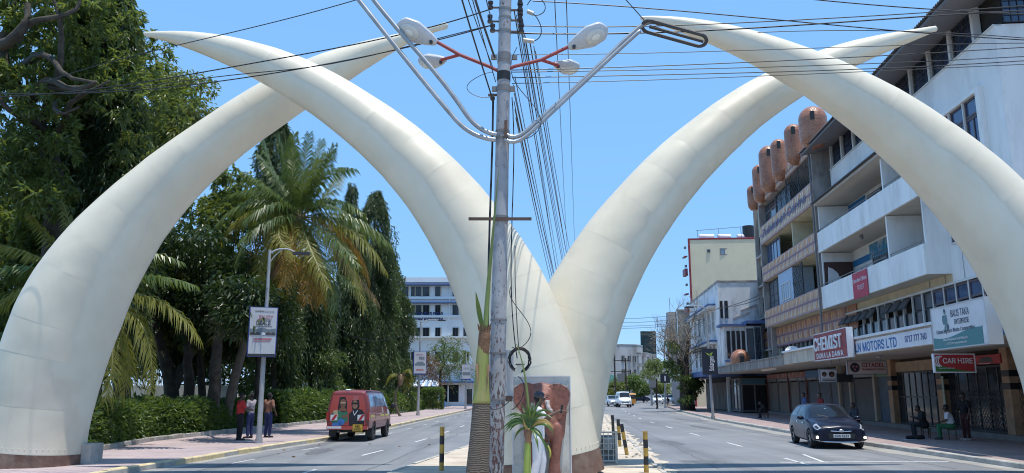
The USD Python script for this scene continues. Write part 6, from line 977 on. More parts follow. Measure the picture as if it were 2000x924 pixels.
t = thing('transformer_pole', 'wooden double power pole with a transformer on the far island', 'utility pole', (at(1213, 780, 130)[0], 130, 0)); xx = at(1213, 780, 130)[0]; obj('pole', tube([(xx-.9, 130, 0), (xx-.9, 130, 8.6)], .13, 8), bark, t); obj('pole', tube([(xx+.9, 130, 0), (xx+.9, 130, 7.4)], .13, 8), bark, t); obj('cross_arm', [bar((xx-1.6, 130, z), (xx+1.6, 130, z), .12, .12) for z in (7.0, 5.2)], bark, t); obj('transformer', box(xx-.5, xx+.6, 129.6, 130.4, 3.6, 4.9), frame_g, t)
# bollards ------------------------------------------------------------------------------------------------------
by = mat('bollard_yellow', (.42, .26, .05), .65, .2, 6.0, dirt=(.16, .11, .06), dirt_scale=5.0); bk_ = plain('bollard_black', (.02, .02, .022), .6)
def bollard(label, x, y, lean=(0, 0), h=1.02, cols=(0, 1, 0, 1, 0), z0=.11, r=.055):
    t = thing('bollard', label, 'bollard', (x, y, z0), group=None); n = len(cols); f = lambda u: np.array([x+lean[0]*u, y+lean[1]*u, z0+h*u])
    for k, c in enumerate(cols): obj('yellow_band' if c else 'black_band', tube([f(k/n+.001), f((k+1)/n-.001)], r, 14), by if c else bk_, t)
b1 = ground(862, 930); bollard('yellow and black bollard standing alone at the left edge of the median', b1[0], b1[1], cols=(1, 0, 1, 0, 1), h=1.0)
q = ground(1263, 934); bollard('nearest yellow and black bollard right of the railing', q[0], q[1], (0, 0), .92, (1, 0, 1, 0, 1)); q = ground(1225, 897); bollard('leaning yellow and black bollard, second from the railing', q[0], q[1], (-.14, 0), .88, (1, 0, 1, 0)); q = ground(1211, 879.5); bollard('straight yellow and black bollard just beyond the leaning one', q[0], q[1], (-.04, 0), .90, (1, 0, 1, 0)); q = ground(1199, 868); bollard('mostly black bollard seen behind the railing', q[0], q[1], (-.03, 0), .95, (0, 0, 0, 0))
# railing panel behind the mid tusk ---------------------------------------------------------------------------------
rw = mat('railing_white', (.55, .53, .48), .6, .12, 5.0, dirt=(.25, .18, .12), dirt_scale=4.0); RY = 20.6; a, b = at(1174, 905, RY), at(1203, 842, RY); t = thing('railing', 'white weathered mesh railing beside the foot of the tusk', 'railing', (a[0], RY, .12))
z0, z1 = .16, b[2]
for x in (a[0]-.35, b[0]): obj('post', box(x-.03, x+.03, RY-.03, RY+.03, .10, z1), rw, t)
for k, z in enumerate(np.linspace(z0+.03, z1-.03, 6)): obj('rail', tube([(a[0]-.35, RY, z), (b[0], RY, z)], .022 if k in (0, 5) else .010, 6), rw, t)
for x in np.linspace(a[0]-.30, b[0]-.08, 6): obj('upright', tube([(x, RY-.012, z0+.03), (x, RY-.012, z1-.03)], .010, 6), rw, t)
q = at(1190, 905, 21.2); obj('concrete_block', box(q[0]-.2, q[0]+.2, 21.0, 21.5, .12, .78), mat('dark_concrete', (.17, .17, .16), .9, .3, 3.0, bump=.4), None, label='dark concrete block behind the mesh railing', cat='concrete block')
q = at(1187, 866, 20.9); t = thing('meter_box', 'small white box fixed behind the railing', 'box', q); obj('case', box(q[0]-.11, q[0]+.10, 20.85, 21.0, q[2]-.13, q[2]+.13), sign_w, t); obj('lid', box(q[0]-.09, q[0]+.08, 20.835, 20.847, q[2]-.10, q[2]+.11), plain('lid_grey', (.4, .4, .38)), t)
# broken palm and young palm in the median -----------------------------------------------------------------------------
t = thing('broken_palm', 'ringed palm trunk with a torn green crownshaft and one tall leaf stalk beside the pole', 'palm tree', (at(925, 924, 14.4)[0], 14.4, .12)); BY = 14.4
ringb = usdkit.material(stage, '/World/Looks/ringed_bark', {'g': ('geometry', {}), 'sx': ('separate_xyz', {}), 'n': ('noise_texture', {'scale': 5.0, 'detail': 6.0}), 'ma': ('math', {'math_type': 'multiply_add', 'value2': .12}), 'w': ('math', {'math_type': 'multiply', 'value2': 170.0}), 'si': ('math', {'math_type': 'sine'}), 'r': ('rgb_ramp', {'ramp': [(0, (.06, .05, .04)), (.5, (.115, .095, .078)), (1, (.165, .14, .115))]}), 'mr': ('map_range', {'from_min': -1.0, 'from_max': 1.0, 'to_min': .1, 'to_max': .95}), 'b': ('bump', {'strength': .9, 'distance': .02}), 'p': ('principled_bsdf', {'roughness': .9})}, [('g.position', 'sx.vector'), ('g.position', 'n.vector'), ('n.fac', 'ma.value1'), ('sx.z', 'ma.value3'), ('ma.value', 'w.value1'), ('w.value', 'si.value1'), ('si.value', 'mr.value'), ('mr.result', 'r.fac'), ('r.color', 'p.base_color'), ('mr.result', 'b.height'), ('b.normal', 'p.normal')], surface='p.BSDF')
S = spline([at(930, 960, BY), at(934, 900, BY), at(938, 840, BY), at(940, 786, BY)], 60); obj('trunk', tube(S, np.linspace(.215, .155, 60)+.004*(np.arange(60) % 2), 20), ringb, t, smooth=True)
shaft = mat('crownshaft_green', (.22, .245, .055), .45, .2, 3.0, dirt=(.34, .24, .12), dirt_scale=1.6, dirt_amt=.8, stretch=(3, 3, .5)); S = spline([at(940, 788, BY), at(941, 740, BY), at(943, 690, BY), at(945, 668, BY)], 24); obj('crownshaft', tube(S, np.r_[np.linspace(.165, .15, 4), np.linspace(.145, .10, 20)], 16), shaft, t, smooth=True)
brk = mat('torn_fibre', (.17, .09, .05), .95, .35, 9.0, bump=.8); S = [at(944, 690, BY), at(946, 660, BY), at(947, 640, BY)]; obj('torn_top', tube(S, [.108, .112, .095], 16), brk, t); gg = R(61)
for k in range(26): a_ = gg.uniform(0, 6.28); p0 = at(946, 642, BY)+np.array([math.cos(a_)*.095, math.sin(a_)*.095, -.03]); obj('torn_splinter', tube([p0, p0+np.array([math.cos(a_)*.03, math.sin(a_)*.03, gg.uniform(.04, .13)])], [.016, .003], 4), brk, t)
for q, L in (((931, 712), 1), ((954, 714), -1)): obj('torn_sheath', hexa([at(q[0]+2*L, q[1]+40, BY-.13), at(q[0]+3*L, q[1]+40, BY-.13), at(q[0]+3*L, q[1]+40, BY-.12), at(q[0]+2*L, q[1]+40, BY-.12), at(q[0]-2, q[1]-3, BY-.14), at(q[0]+3, q[1], BY-.14), at(q[0]+3, q[1], BY-.12), at(q[0]-2, q[1]-3, BY-.12)]), mat('salmon_fibre', (.36, .19, .11), .8, .2, 5.0), t)
stk = mat('stalk_green', (.16, .20, .05), .4, .15, 2.0); S = spline([at(948, 645, BY), at(957, 520, BY), at(966, 420, BY-.1), at(974, 330, BY-.2)], 30); obj('leaf_stalk', tube(S, np.linspace(.052, .005, 30), 10), stk, t, smooth=True)
S = spline([at(944, 650, BY-.1), at(936, 610, BY-.15), at(929, 568, BY-.3)], 12); V = []
for i, p in enumerate(S): w = .045*math.sin(math.pi*min(1, (i+1.5)/12.5)); V += [p-np.array([w, 0, 0]), p+np.array([w, .02, 0])]
obj('leaf', (np.array(V), np.array([[2*i, 2*i+1, 2*i+3] for i in range(11)] + [[2*i, 2*i+3, 2*i+2] for i in range(11)])), bright_leaf, t)
def strapleaf(p0, via, tip, w, m, parent):
    S = spline([p0, via, tip], 14); T = unit(np.gradient(S, axis=0)); V = []
    for i, p in enumerate(S):
        ww = w*(.55+.45*math.sin(math.pi*i/13))*min(1, (13.6-i)/5); s = np.cross(T[i], np.array([.2, -1, .3])); s /= np.linalg.norm(s); n_ = np.cross(s, T[i]); V += [p-s*ww, p+n_*ww*.35, p+s*ww]
    F = []
    for i in range(13):
        for j in range(2): a_ = 3*i+j; F += [[a_, a_+1, a_+4], [a_, a_+4, a_+3]]
    return obj('leaf', (np.array(V), np.array(F)), m, parent, smooth=True)
YY = 14.0; t = thing('young_palm', 'young strap-leaved palm with a bright green stem in front of the elephant', 'plant', (at(1030, 930, YY)[0], YY, .12)); c = at(1036, 836, YY)
obj('stem', tube([at(1029, 975, YY), at(1030, 900, YY), at(1031, 865, YY)], [.075, .062, .055], 14), mat('stem_green', (.24, .32, .05), .4, .15, 2.0, dirt=(.35, .33, .12), dirt_scale=2.0), t, smooth=True); obj('stem_top', tube([at(1031, 868, YY), at(1033, 850, YY), c], [.055, .05, .035], 12), mat('stem_fibre', (.24, .13, .07), .9, .3, 6.0), t, smooth=True)
gl = leafmat('strap_green', (.035, .075, .018), (.10, .17, .045), .3, .35); gy = leafmat('strap_dry', (.22, .15, .05), (.38, .27, .10), .3, .6)
for k in range(46):
    a_ = gg.uniform(-.15, math.pi+.15); L_ = gg.uniform(.36, .64)*(1.0 if a_ > .5 and a_ < 2.6 else .85); dy = gg.uniform(-.38, .32); el = math.sin(a_); dr_ = np.array([math.cos(a_), dy*1.2, abs(el)*.95+.08]); dr_ /= np.linalg.norm(dr_)
    v_ = c+dr_*L_*.55+np.array([0, 0, .05]); strapleaf(c+np.array([gg.normal(0, .02), gg.normal(0, .02), -.02+gg.normal(0, .03)]), v_, c+dr_*L_-np.array([0, 0, L_*(.34 if abs(math.cos(a_)) > .5 else .10)]), gg.uniform(.014, .025), gl if k % 16 else gy, t)
for tp_, dy in (((1066, 880), -.2), ((1052, 884), -.3), ((1074, 892), .1), ((1060, 866), -.1), ((1004, 862), .1)): q2 = at(*tp_, YY+dy); strapleaf(c, (c+q2)/2+np.array([0, 0, .10]), q2, .022, gl, t)
for v_, tp_ in (((1028, 835), (1020, 812)), ((1068, 826), (1082, 838))): strapleaf(c, at(*v_, YY-.2), at(*tp_, YY-.3), .02, gy, t)
strapleaf(at(1070, 870, YY-.1), at(1075, 885, YY-.15), at(1073, 898, YY-.15), .016, leafmat('strap_yellow', (.30, .29, .04), (.42, .40, .07), .3, .4), t); obj('tall_stalk', tube(spline([c, at(1030, 770, YY), at(1018, 700, YY), at(1009, 672, YY)], 16), np.linspace(.03, .006, 16), 8), stk, t, smooth=True)
# litter bits, dish of leaves
gg = R(63)
for k in range(9): x, y = gg.uniform(-8, -3), gg.uniform(20, 30); obj('fallen_leaf', leaves(np.array([[x, y, .02]]), np.array([[gg.normal(), gg.normal(), .02]]), .13, .5, gg), dryleaf, None, label='dry fallen leaf lying on the left road', cat='leaf', group='dry leaves on the left road')
# ================================================================ VEHICLES
from scipy.interpolate import PchipInterpolator
def loft(table, n=46, m=26):
    """closed body from stations (x, then (half-width, z) pairs from the bottom centre up to the top centre). Returns S(x, v, side) and a manifold."""
    X = np.array([r[0] for r in table], float); Q = np.array([r[1] for r in table], float); K = Q.shape[1]
    f = PchipInterpolator(X, Q.reshape(len(X), -1)); vv = np.arange(K)
    def S(x, v, side=1):
        q = f(x).reshape(K, 2); p = PchipInterpolator(vv, q)(v) if False else np.array([np.interp(v, vv, q[:, 0]), np.interp(v, vv, q[:, 1])]); return np.array([x, side*p[0], p[1]])
    us = np.unique(np.r_[np.linspace(X[0], X[-1], n), X]); vs = np.linspace(0, K-1, m); V = []
    for x in us:
        q = f(x).reshape(K, 2); c = np.stack([np.interp(vs, vv, q[:, 0]), np.interp(vs, vv, q[:, 1])], 1)
        for _ in range(2): c[1:-1] = .25*c[:-2]+.5*c[1:-1]+.25*c[2:]
        V.append(np.vstack([np.c_[np.full(m, x), c], np.c_[np.full(m-2, x), -c[1:-1][::-1, 0], c[1:-1][::-1, 1]]]))
    n, k = len(us), 2*m-2; V = np.array(V).reshape(-1, 3); i, j = np.meshgrid(np.arange(n-1), np.arange(k), indexing='ij'); A = i*k+j; B = i*k+(j+1) % k
    F = np.concatenate([np.stack([A, B+k, B], -1).reshape(-1, 3), np.stack([A, A+k, B+k], -1).reshape(-1, 3)]); c0, c1 = len(V), len(V)+1; V = np.vstack([V, V[:k].mean(0), V[-k:].mean(0)]); j = np.arange(k)
    F = np.vstack([F, np.stack([np.full(k, c0), j, (j+1) % k], 1), np.stack([np.full(k, c1), (n-1)*k+(j+1) % k, (n-1)*k+j], 1)])
    tm = trimesh.Trimesh(V, F, process=False)
    if tm.volume < 0: tm.invert()
    mf = m3.Manifold(m3.Mesh(vert_properties=np.asarray(tm.vertices, np.float32), tri_verts=np.asarray(tm.faces, np.uint32)))
    pos = np.array(V[:-2]).reshape(n, k, 3)
    def surf(x, v, side=1):                # on the smoothed mesh
        iu = np.clip(np.interp(x, us, np.arange(n)), 0, n-1.001); jv = v/(K-1)*(m-1); a, b = int(iu), int(min(jv, m-1.001)); fu, fv = iu-a, jv-b
        p = (pos[a, b]*(1-fu)+pos[a+1, b]*fu)*(1-fv)+(pos[a, b+1]*(1-fu)+pos[a+1, b+1]*fu)*fv; return p*np.array([1, side, 1])
    return surf, mf
def panel(surf, quad, side, off=.006, nu=8, nv=5, th=.004):
    """a skin laid on the body over the (x, v) quad, four corners in order, set just proud of it"""
    q = np.array(quad, float); G = np.zeros((nu, nv, 3))
    for a in range(nu):
        for b in range(nv):
            s, t = a/(nu-1), b/(nv-1); x, v = (q[0]*(1-s)+q[1]*s)*(1-t)+(q[3]*(1-s)+q[2]*s)*t; G[a, b] = surf(x, v, side)
    du = np.gradient(G, axis=0); dv = np.gradient(G, axis=1); N = unit(np.cross(du, dv)); ctr = np.array([0, 0, .8]); sgn = np.sign(((G-ctr)*N*np.array([.1, 1, 1])).sum(-1).mean()) or 1; N = N*sgn
    V = (G+N*off).reshape(-1, 3); F = []
    for a in range(nu-1):
        for b in range(nv-1): i = a*nv+b; F += [[i, i+nv, i+nv+1], [i, i+nv+1, i+1]]
    F = np.array(F); F = F if sgn > 0 else F[:, ::-1]; return trimesh.Trimesh(V, F, process=False)
def top_panel(surf, x0, x1, v0, K, off=.006, nu=8, inset=(0, 0)):
    """a skin over the top between the two sides (windscreen, rear window, bonnet line)"""
    vs = np.r_[np.linspace(v0, K-1, 6)]; G = []
    for x in np.linspace(x0, x1, nu): G.append([surf(x, v, 1) for v in vs]+[surf(x, v, -1) for v in vs[::-1][1:]])
    G = np.array(G); N = unit(np.cross(np.gradient(G, axis=0), np.gradient(G, axis=1))); N *= np.sign(N[..., 2].mean()); G = G+N*off; a, b = G.shape[:2]; F = []
    for i in range(a-1):
        for j in range(b-1): q = i*b+j; F += [[q, q+b, q+b+1], [q, q+b+1, q+1]]
    return trimesh.Trimesh(G.reshape(-1, 3), np.array(F), process=False)
tyre_m = mat('tyre_rubber', (.022, .022, .023), .8, .2, 8.0); rim_m = plain('alloy_rim', (.35, .36, .38), .3, .8); rim_d = plain('dusty_rim', (.16, .15, .14), .6, .3)
def wheel(t, c, r, w, side, rm):
    pr = [(r*.60, -w/2), (r*.93, -w/2), (r, -w*.36), (r, w*.36), (r*.93, w/2), (r*.60, w/2), (r*.60, -w/2)]
    m = trimesh.creation.revolve(pr, sections=30); M = trimesh.transformations.rotation_matrix(math.pi/2, (1, 0, 0)); m.apply_transform(M); m.apply_translation(c); W = obj('wheel', m, tyre_m, t, world=False, smooth=40)
    hub = cyl((0, 0, 0), r*.18, w*.7, 14); sp = [hub]+[hexa([(r*.1*math.cos(a)-.03*math.sin(a), r*.1*math.sin(a)+.03*math.cos(a), w*.25), (r*.1*math.cos(a)+.03*math.sin(a), r*.1*math.sin(a)-.03*math.cos(a), w*.25), (r*.6*math.cos(a)+.022*math.sin(a), r*.6*math.sin(a)-.022*math.cos(a), w*.30), (r*.6*math.cos(a)-.022*math.sin(a), r*.6*math.sin(a)+.022*math.cos(a), w*.30)]+[(r*.1*math.cos(a)-.03*math.sin(a), r*.1*math.sin(a)+.03*math.cos(a), w*.36), (r*.1*math.cos(a)+.03*math.sin(a), r*.1*math.sin(a)-.03*math.cos(a), w*.36), (r*.6*math.cos(a)+.022*math.sin(a), r*.6*math.sin(a)-.022*math.cos(a), w*.41), (r*.6*math.cos(a)-.022*math.sin(a), r*.6*math.sin(a)+.022*math.cos(a), w*.41)]) for a in np.arange(5)*2*math.pi/5]
    disc = cyl((0, 0, w*.1), r*.6, .02, 24); m = cat_(sp); m.apply_transform(trimesh.transformations.rotation_matrix(-math.pi/2*side, (1, 0, 0))); m.apply_translation(c); obj('rim', m, rm, W, world=False); disc.apply_transform(trimesh.transformations.rotation_matrix(-math.pi/2*side, (1, 0, 0))); disc.apply_translation(c); obj('wheel_disc', disc, plain('wheel_dark', (.03, .03, .032), .6), W, world=False)
def CS(x, zb, wb, ws, wm, wsh, zsh, wt, zte, zt, zs=None): return (x, [(0, zb), (wb, zb), (ws, zb+.16), (wm, zb+.36), (wsh, zsh), (wt, zte), (wt*.62, zt-.012), (0, zt)])
CAR = [CS(-2.15, .46, .50, .58, .60, .52, .84, .42, .92, .95), CS(-2.10, .34, .70, .77, .78, .72, .93, .54, 1.04, 1.07), CS(-1.98, .26, .77, .84, .845, .80, .97, .60, 1.22, 1.26), CS(-1.75, .22, .80, .87, .875, .835, .985, .60, 1.36, 1.41), CS(-1.35, .20, .81, .88, .885, .85, .985, .60, 1.42, 1.465), CS(-.7, .19, .81, .88, .885, .855, .97, .60, 1.445, 1.49), CS(-.05, .18, .81, .88, .885, .855, .95, .60, 1.44, 1.49), CS(.30, .18, .81, .88, .885, .85, .935, .59, 1.40, 1.45), CS(.70, .18, .81, .88, .885, .845, .925, .64, 1.20, 1.25), CS(1.08, .18, .81, .88, .885, .835, .91, .70, .985, 1.02), CS(1.45, .18, .81, .88, .88, .82, .875, .64, .935, .965), CS(1.80, .19, .79, .865, .86, .78, .81, .56, .865, .895), CS(2.02, .21, .72, .81, .80, .71, .74, .48, .79, .815), CS(2.13, .25, .60, .70, .69, .60, .66, .38, .71, .73), CS(2.17, .33, .44, .52, .50, .42, .60, .28, .64, .655)]
SURF, BODY = loft(CAR, 70, 30)
def hatchback(name, label, loc, head, paint, plate=None, lights=False, group=None, rimm=None, dtl=True):
    t = thing(name, label, 'car', loc, head, group=group); o = lambda n, me, m, p=t, **k: obj(n, me, m, p, world=False, **k)
    b = BODY
    for x in (-1.3, 1.3):
        for s in (-1, 1): c = m3.Manifold.cylinder(.3, .355, .355, 28, True).rotate([90, 0, 0]).translate([x, s*.83, .315]); b = b-c
    o('body', b, paint, smooth=35)
    o('wheel_well', cat_([box(x-.36, x+.36, -.68, .68, .25, .62) for x in (-1.3, 1.3)]), black)
    for x in (-1.3, 1.3):
        for s in (-1, 1): wheel(t, (x, s*.775, .315), .315, .20, s, rimm or rim_m)
    o('windscreen', top_panel(SURF, .345, 1.03, 5.08, 8), gl_car, smooth=True); o('rear_window', top_panel(SURF, -2.0, -1.78, 5.08, 8), gl_car, smooth=True)
    for s in (-1, 1):
        o('side_window', panel(SURF, [(-.62, 4.12), (.62, 4.12), (.22, 4.86), (-.60, 4.86)], s), gl_car, smooth=True); o('side_window', panel(SURF, [(-1.55, 4.16), (-.70, 4.12), (-.68, 4.86), (-1.40, 4.84)], s), gl_car, smooth=True)
        for x in (-.66, .66): o('door_gap', panel(SURF, [(x-.008, 1.8), (x+.008, 1.8), (x+.008, 4.0), (x-.008, 4.0)], s, .003, 2, 8), black)
        for x in (-.45, .42): o('door_handle', panel(SURF, [(x-.09, 3.66), (x+.09, 3.66), (x+.09, 3.76), (x-.09, 3.76)], s, .02, 3, 2), plain('chrome', (.6, .6, .62), .15, 1.0))
        mi = ball((.66, s*.98, 1.0), (.09, .12, .075), 2); o('mirror', mi, paint, smooth=True); o('mirror_arm', bar((.66, s*.84, .96), (.66, s*.95, .98), .04, .04), black)
        hl = o('headlight', panel(SURF, [(1.72, 3.72), (2.075, 3.3), (2.10, 4.1), (1.80, 4.35)], s, .008, 8, 5), plain('headlight_glass', (.35, .38, .42), .05, spec=1.0), smooth=True); o('lamp_insert', panel(SURF, [(1.85, 3.74), (2.04, 3.55), (2.06, 3.9), (1.90, 4.05)], s, .012, 6, 4), plain('lamp_dark', (.03, .035, .045), .2), hl, smooth=True)
        o('tail_light', panel(SURF, [(-2.09, 3.3), (-1.85, 3.5), (-1.82, 4.0), (-2.07, 4.0)], s, .008, 5, 4), plain('tail_red', (.35, .02, .02), .2))
        if lights: c = SURF(2.06, 2.05, s)+np.array([.035, 0, .0]); o('fog_lamp', ball(c, (.03, .042, .042), 2), plain('fog_glow', (1.0, .97, .75), .3, emit=9.0), smooth=True); o('fog_bezel', cyl(c-np.array([.03, 0, 0]), .085, .03, 18, 'x'), black)
        else: o('fog_lamp', ball(SURF(2.06, 2.05, s)+np.array([.02, 0, 0]), (.03, .05, .05), 2), plain('fog_off', (.5, .5, .5), .2), smooth=True)
    grille = [(2.185, y, z) for y in (-.42, .42) for z in (.36, .56)]; o('grille', hexa([(2.10, -.46, .36), (2.20, -.40, .36), (2.20, .40, .36), (2.10, .46, .36), (2.08, -.50, .52), (2.185, -.44, .52), (2.185, .44, .52), (2.08, .50, .52)]), black)
    o('chrome_strip', [tube([(2.05, -.62, .66), (2.17, -.30, .60), (2.195, 0, .585), (2.17, .30, .60), (2.05, .62, .66)], .018, 6)], plain('chrome', (.6, .6, .62), .15, 1.0)); o('emblem', ball((2.20, 0, .625), (.015, .075, .05), 2), plain('chrome', (.6, .6, .62), .15, 1.0), smooth=True); o('lip', tube([(2.0, -.80, .29), (2.14, -.50, .245), (2.20, 0, .235), (2.14, .50, .245), (2.0, .80, .29)], .02, 6), plain('chrome', (.6, .6, .62), .15, 1.0))
    for s in (-1, 1): o('wiper', tube([(1.02, s*.1, 1.045), (.90, s*.45, 1.10)], .012, 5), black)
    pl = o('number_plate', box(2.20, 2.215, -.27, .27, .385, .505), sign_w)
    if plate: o('plate_lettering', text(plate, .075, (2.217, -.235, .41), (0, 1, 0), EZ, width=.47, depth=.003), black, pl)
    if lights: o('sticker', hexa([(.60, .03, 1.305), (.60, -.12, 1.305), (.52, -.12, 1.345), (.52, .03, 1.345), (.60, .03, 1.315), (.60, -.12, 1.315), (.52, -.12, 1.355), (.52, .03, 1.355)]), plain('sticker_green', (.25, .42, .36), .6)); o('aerial', ball((-1.45, 0, 1.49), (.09, .02, .06), 2), paint, smooth=True)
    return t
gl_car = plain('car_glass', (.012, .014, .018), .06, spec=.45)
navy_paint = plain('dark_blue_car_paint', (.008, .011, .026), .22, spec=.28, coat=0.0); silver = plain('silver_paint', (.42, .43, .44), .3, .4, coat=.6); whitep = plain('white_car_paint', (.66, .67, .68), .3, coat=.6)
ch = math.radians(-97.5); cf = np.array([11.15, 27.3]); hv = np.array([math.cos(ch), math.sin(ch)]); cc = cf-hv*2.17
hatchback('car', 'dark blue hatchback with glowing fog lamps driving down the right road', (cc[0], cc[1], .004), ch, navy_paint, 'KDN 522Y', True)
q = ground(1206, 794.5); hatchback('car', 'silver car coming up the far right road behind the white van', (q[0]-.4, q[1]+3, 0), -1.45, silver, rimm=rim_d)
q = ground(1288, 789.5); hatchback('car', 'white car parked in front at the far right corner', (q[0], q[1]+1.5, .0), -1.75, whitep, rimm=rim_d); q = ground(1300, 788.5); hatchback('car', 'silver car parked behind the white one at the far right corner', (q[0]+1.2, q[1]+9, .0), -1.75, silver, rimm=rim_d)
q = ground(1318, 789); hatchback('car', 'white car parked farthest right by the half-bare tree', (q[0]+1.0, q[1]+8, .0), -1.75, whitep, rimm=rim_d)
q = ground(1275, 785); hatchback('car', 'dark car crossing behind the far island trees', (q[0]-2, q[1]+4, .0), .3, navy_paint, rimm=rim_d)
# minibuses
def VS(x, zb, wb, ws, wm, wsh, zsh, wt, zte, zt): return (x, [(0, zb), (wb, zb), (ws, zb+.14), (wm, zb+.40), (wsh, zsh), (wt, zte), (wt*.74, zt-.02), (0, zt)])
VAN = [VS(-2.34, .60, .72, .77, .78, .76, 1.20, .62, 1.80, 1.84), VS(-2.29, .50, .79, .835, .84, .82, 1.22, .67, 1.88, 1.93), VS(-2.1, .45, .81, .85, .85, .835, 1.22, .69, 1.92, 1.98), VS(-.8, .43, .81, .85, .85, .835, 1.21, .70, 1.94, 2.00), VS(.6, .42, .81, .85, .85, .835, 1.20, .69, 1.92, 1.98), VS(1.15, .42, .81, .85, .85, .83, 1.18, .66, 1.84, 1.90), VS(1.65, .42, .80, .845, .845, .82, 1.14, .66, 1.46, 1.52), VS(1.98, .42, .79, .835, .835, .80, 1.05, .66, 1.16, 1.20), VS(2.22, .42, .75, .79, .79, .74, .93, .58, .99, 1.02), VS(2.34, .46, .66, .70, .70, .62, .80, .46, .84, .86), VS(2.38, .55, .52, .56, .55, .48, .70, .36, .74, .75)]
VSURF, VBODY = loft(VAN, 60, 30)
def minibus(name, label, cat, loc, head, paint, roofm, stage_rear=None, glass=None):
    t = thing(name, label, cat, loc, head); o = lambda n, me, m, p=t, **k: obj(n, me, m, p, world=False, **k); b = VBODY; gl = glass or gl_car
    for x in (-1.35, 1.35):
        for s in (-1, 1): b = b-m3.Manifold.cylinder(.34, .40, .40, 28, True).rotate([90, 0, 0]).translate([x, s*.80, .36])
    o('body', b, paint, smooth=35); o('chassis', box(-2.0, 2.0, -.55, .55, .34, .50), black)
    for x in (-1.35, 1.35):
        for s in (-1, 1): wheel(t, (x, s*.735, .355), .355, .22, s, rim_d)
    o('windscreen', top_panel(VSURF, 1.22, 1.92, 5.06, 8), gl, smooth=True)
    for s in (-1, 1):
        for x0, x1, x2, x3 in ((-2.05, -1.15, -1.15, -2.0), (-1.05, -.15, -.15, -1.05), (-.05, .75, .75, -.05), (.85, 1.62, 1.20, .85)): o('side_window', panel(VSURF, [(x0, 4.14), (x1, 4.14), (x2, 4.88), (x3, 4.88)], s), gl, smooth=True)
        for x in (-1.1, .80): o('door_gap', panel(VSURF, [(x-.01, 1.6), (x+.01, 1.6), (x+.01, 4.9), (x-.01, 4.9)], s, .003, 2, 8), black)
        o('mirror', ball((1.75, s*.98, 1.30), (.07, .10, .14), 2), black, smooth=True); o('mirror_arm', bar((1.70, s*.80, 1.2), (1.75, s*.93, 1.28), .03, .03), black); o('headlight', panel(VSURF, [(2.08, 3.5), (2.33, 3.2), (2.33, 4.0), (2.12, 4.2)], s, .008, 5, 4), plain('headlight_glass', (.35, .38, .42), .05, spec=1.0)); o('door_handle', panel(VSURF, [(.95, 3.74), (1.1, 3.74), (1.1, 3.84), (.95, 3.84)], s, .02, 3, 2), black)
    o('grille', box(2.34, 2.40, -.45, .45, .52, .64), black); o('front_plate', box(2.40, 2.415, -.26, .26, .42, .54), sign_w); o('bumper', tube([(2.1, -.80, .46), (2.36, -.52, .46), (2.41, 0, .46), (2.36, .52, .46), (2.1, .80, .46)], .07, 8), roofm, smooth=True)
    return t, o
mar = mat('maroon_van_paint', (.20, .035, .035), .35, .12, 2.0, coat=.4); red = plain('bright_red_paint', (.42, .05, .035), .3, coat=.5); dkg = plain('tinted_blue_glass', (.10, .16, .26), .05, spec=.8)  # one red in two colours: dulled for the shaded body, bright for the lit rear
vl = (-6.35, 33.9, .004); t, o = minibus('minibus', 'red minibus with two painted figures across its rear doors, driving away', 'minibus', vl, math.radians(87.5), mar, black, glass=dkg)
skin1 = plain('print_brown_skin', (.20, .085, .05), .5); pgreen = plain('print_green', (.03, .16, .09), .5); pblue = plain('print_blue', (.04, .16, .42), .5); ptan = plain('print_tan', (.45, .33, .2), .5); rear_x = -2.356
RY3, RZ3 = np.array([0, -1.0, 0]), np.array([0, 0, 1.0]); O3 = np.array([rear_x, 0, .60])
def rp(n, pts, m, lay): return o(n, poly(pts, O3+np.array([-.004*lay, 0, 0]), RY3, RZ3, .004), m)
rr_ = lambda a, n=16, e=1.0: [(a[0]+a[2]*math.cos(q), a[1]+a[3]*math.sin(q)) for q in np.linspace(0, 2*np.pi, n+1)[:-1]]
rp('rear_door', [(-.70, .02), (.70, .02), (.70, .72), (.60, 1.18), (-.60, 1.18), (-.70, .72)], red, 1)
rp('hair_print', [(-.34, 1.10), (-.12, 1.12), (-.04, .9), (-.04, .45), (-.16, .42), (-.34, .40), (-.40, .7)], black, 2); rp('face_print', rr_((-.20, .87, .12, .17)), skin1, 3); rp('neck_print', [(-.27, .72), (-.13, .72), (-.02, .56), (-.40, .56)], skin1, 4); rp('dress_print', [(-.64, .48), (-.40, .60), (-.22, .52), (.0, .55), (.02, .20), (-.12, .10), (-.58, .08), (-.66, .2)], pgreen, 5); rp('arm_print', [(-.58, .58), (-.42, .62), (-.36, .36), (-.50, .28)], ptan, 6); rp('arm_print', [(-.22, .40), (.03, .44), (.02, .34), (-.22, .30)], skin1, 6); rp('sleeve_print', rr_((-.24, .15, .13, .13)), pblue, 7); rp('hem_print', [(-.62, .0), (-.30, .0), (-.22, .14), (-.56, .12)], pblue, 7); rp('glasses_print', [(-.31, .92), (-.09, .92), (-.11, .86), (-.29, .86)], ptan, 5)
rp('hair_print', [(.18, 1.02), (.42, 1.04), (.46, .74), (.36, .60), (.18, .62), (.13, .85)], black, 2); rp('hat_print', [(.17, .98), (.42, 1.0), (.39, 1.16), (.20, 1.15)], plain('print_hat', (.42, .12, .11), .5), 3); rp('face_print', rr_((.28, .82, .11, .17)), plain('print_brown_light', (.30, .15, .09), .5), 4); rp('glasses_print', [(.16, .90), (.40, .90), (.39, .82), (.29, .84), (.18, .82)], black, 5); rp('suit_print', [(.06, .02), (.66, .02), (.68, .45), (.56, .62), (.36, .66), (.20, .60), (.06, .46)], plain('print_suit', (.012, .012, .016), .5), 5); rp('chain_print', [(.20, .58), (.23, .58), (.27, .44), (.38, .60), (.41, .60), (.27, .38)], sign_w, 6)
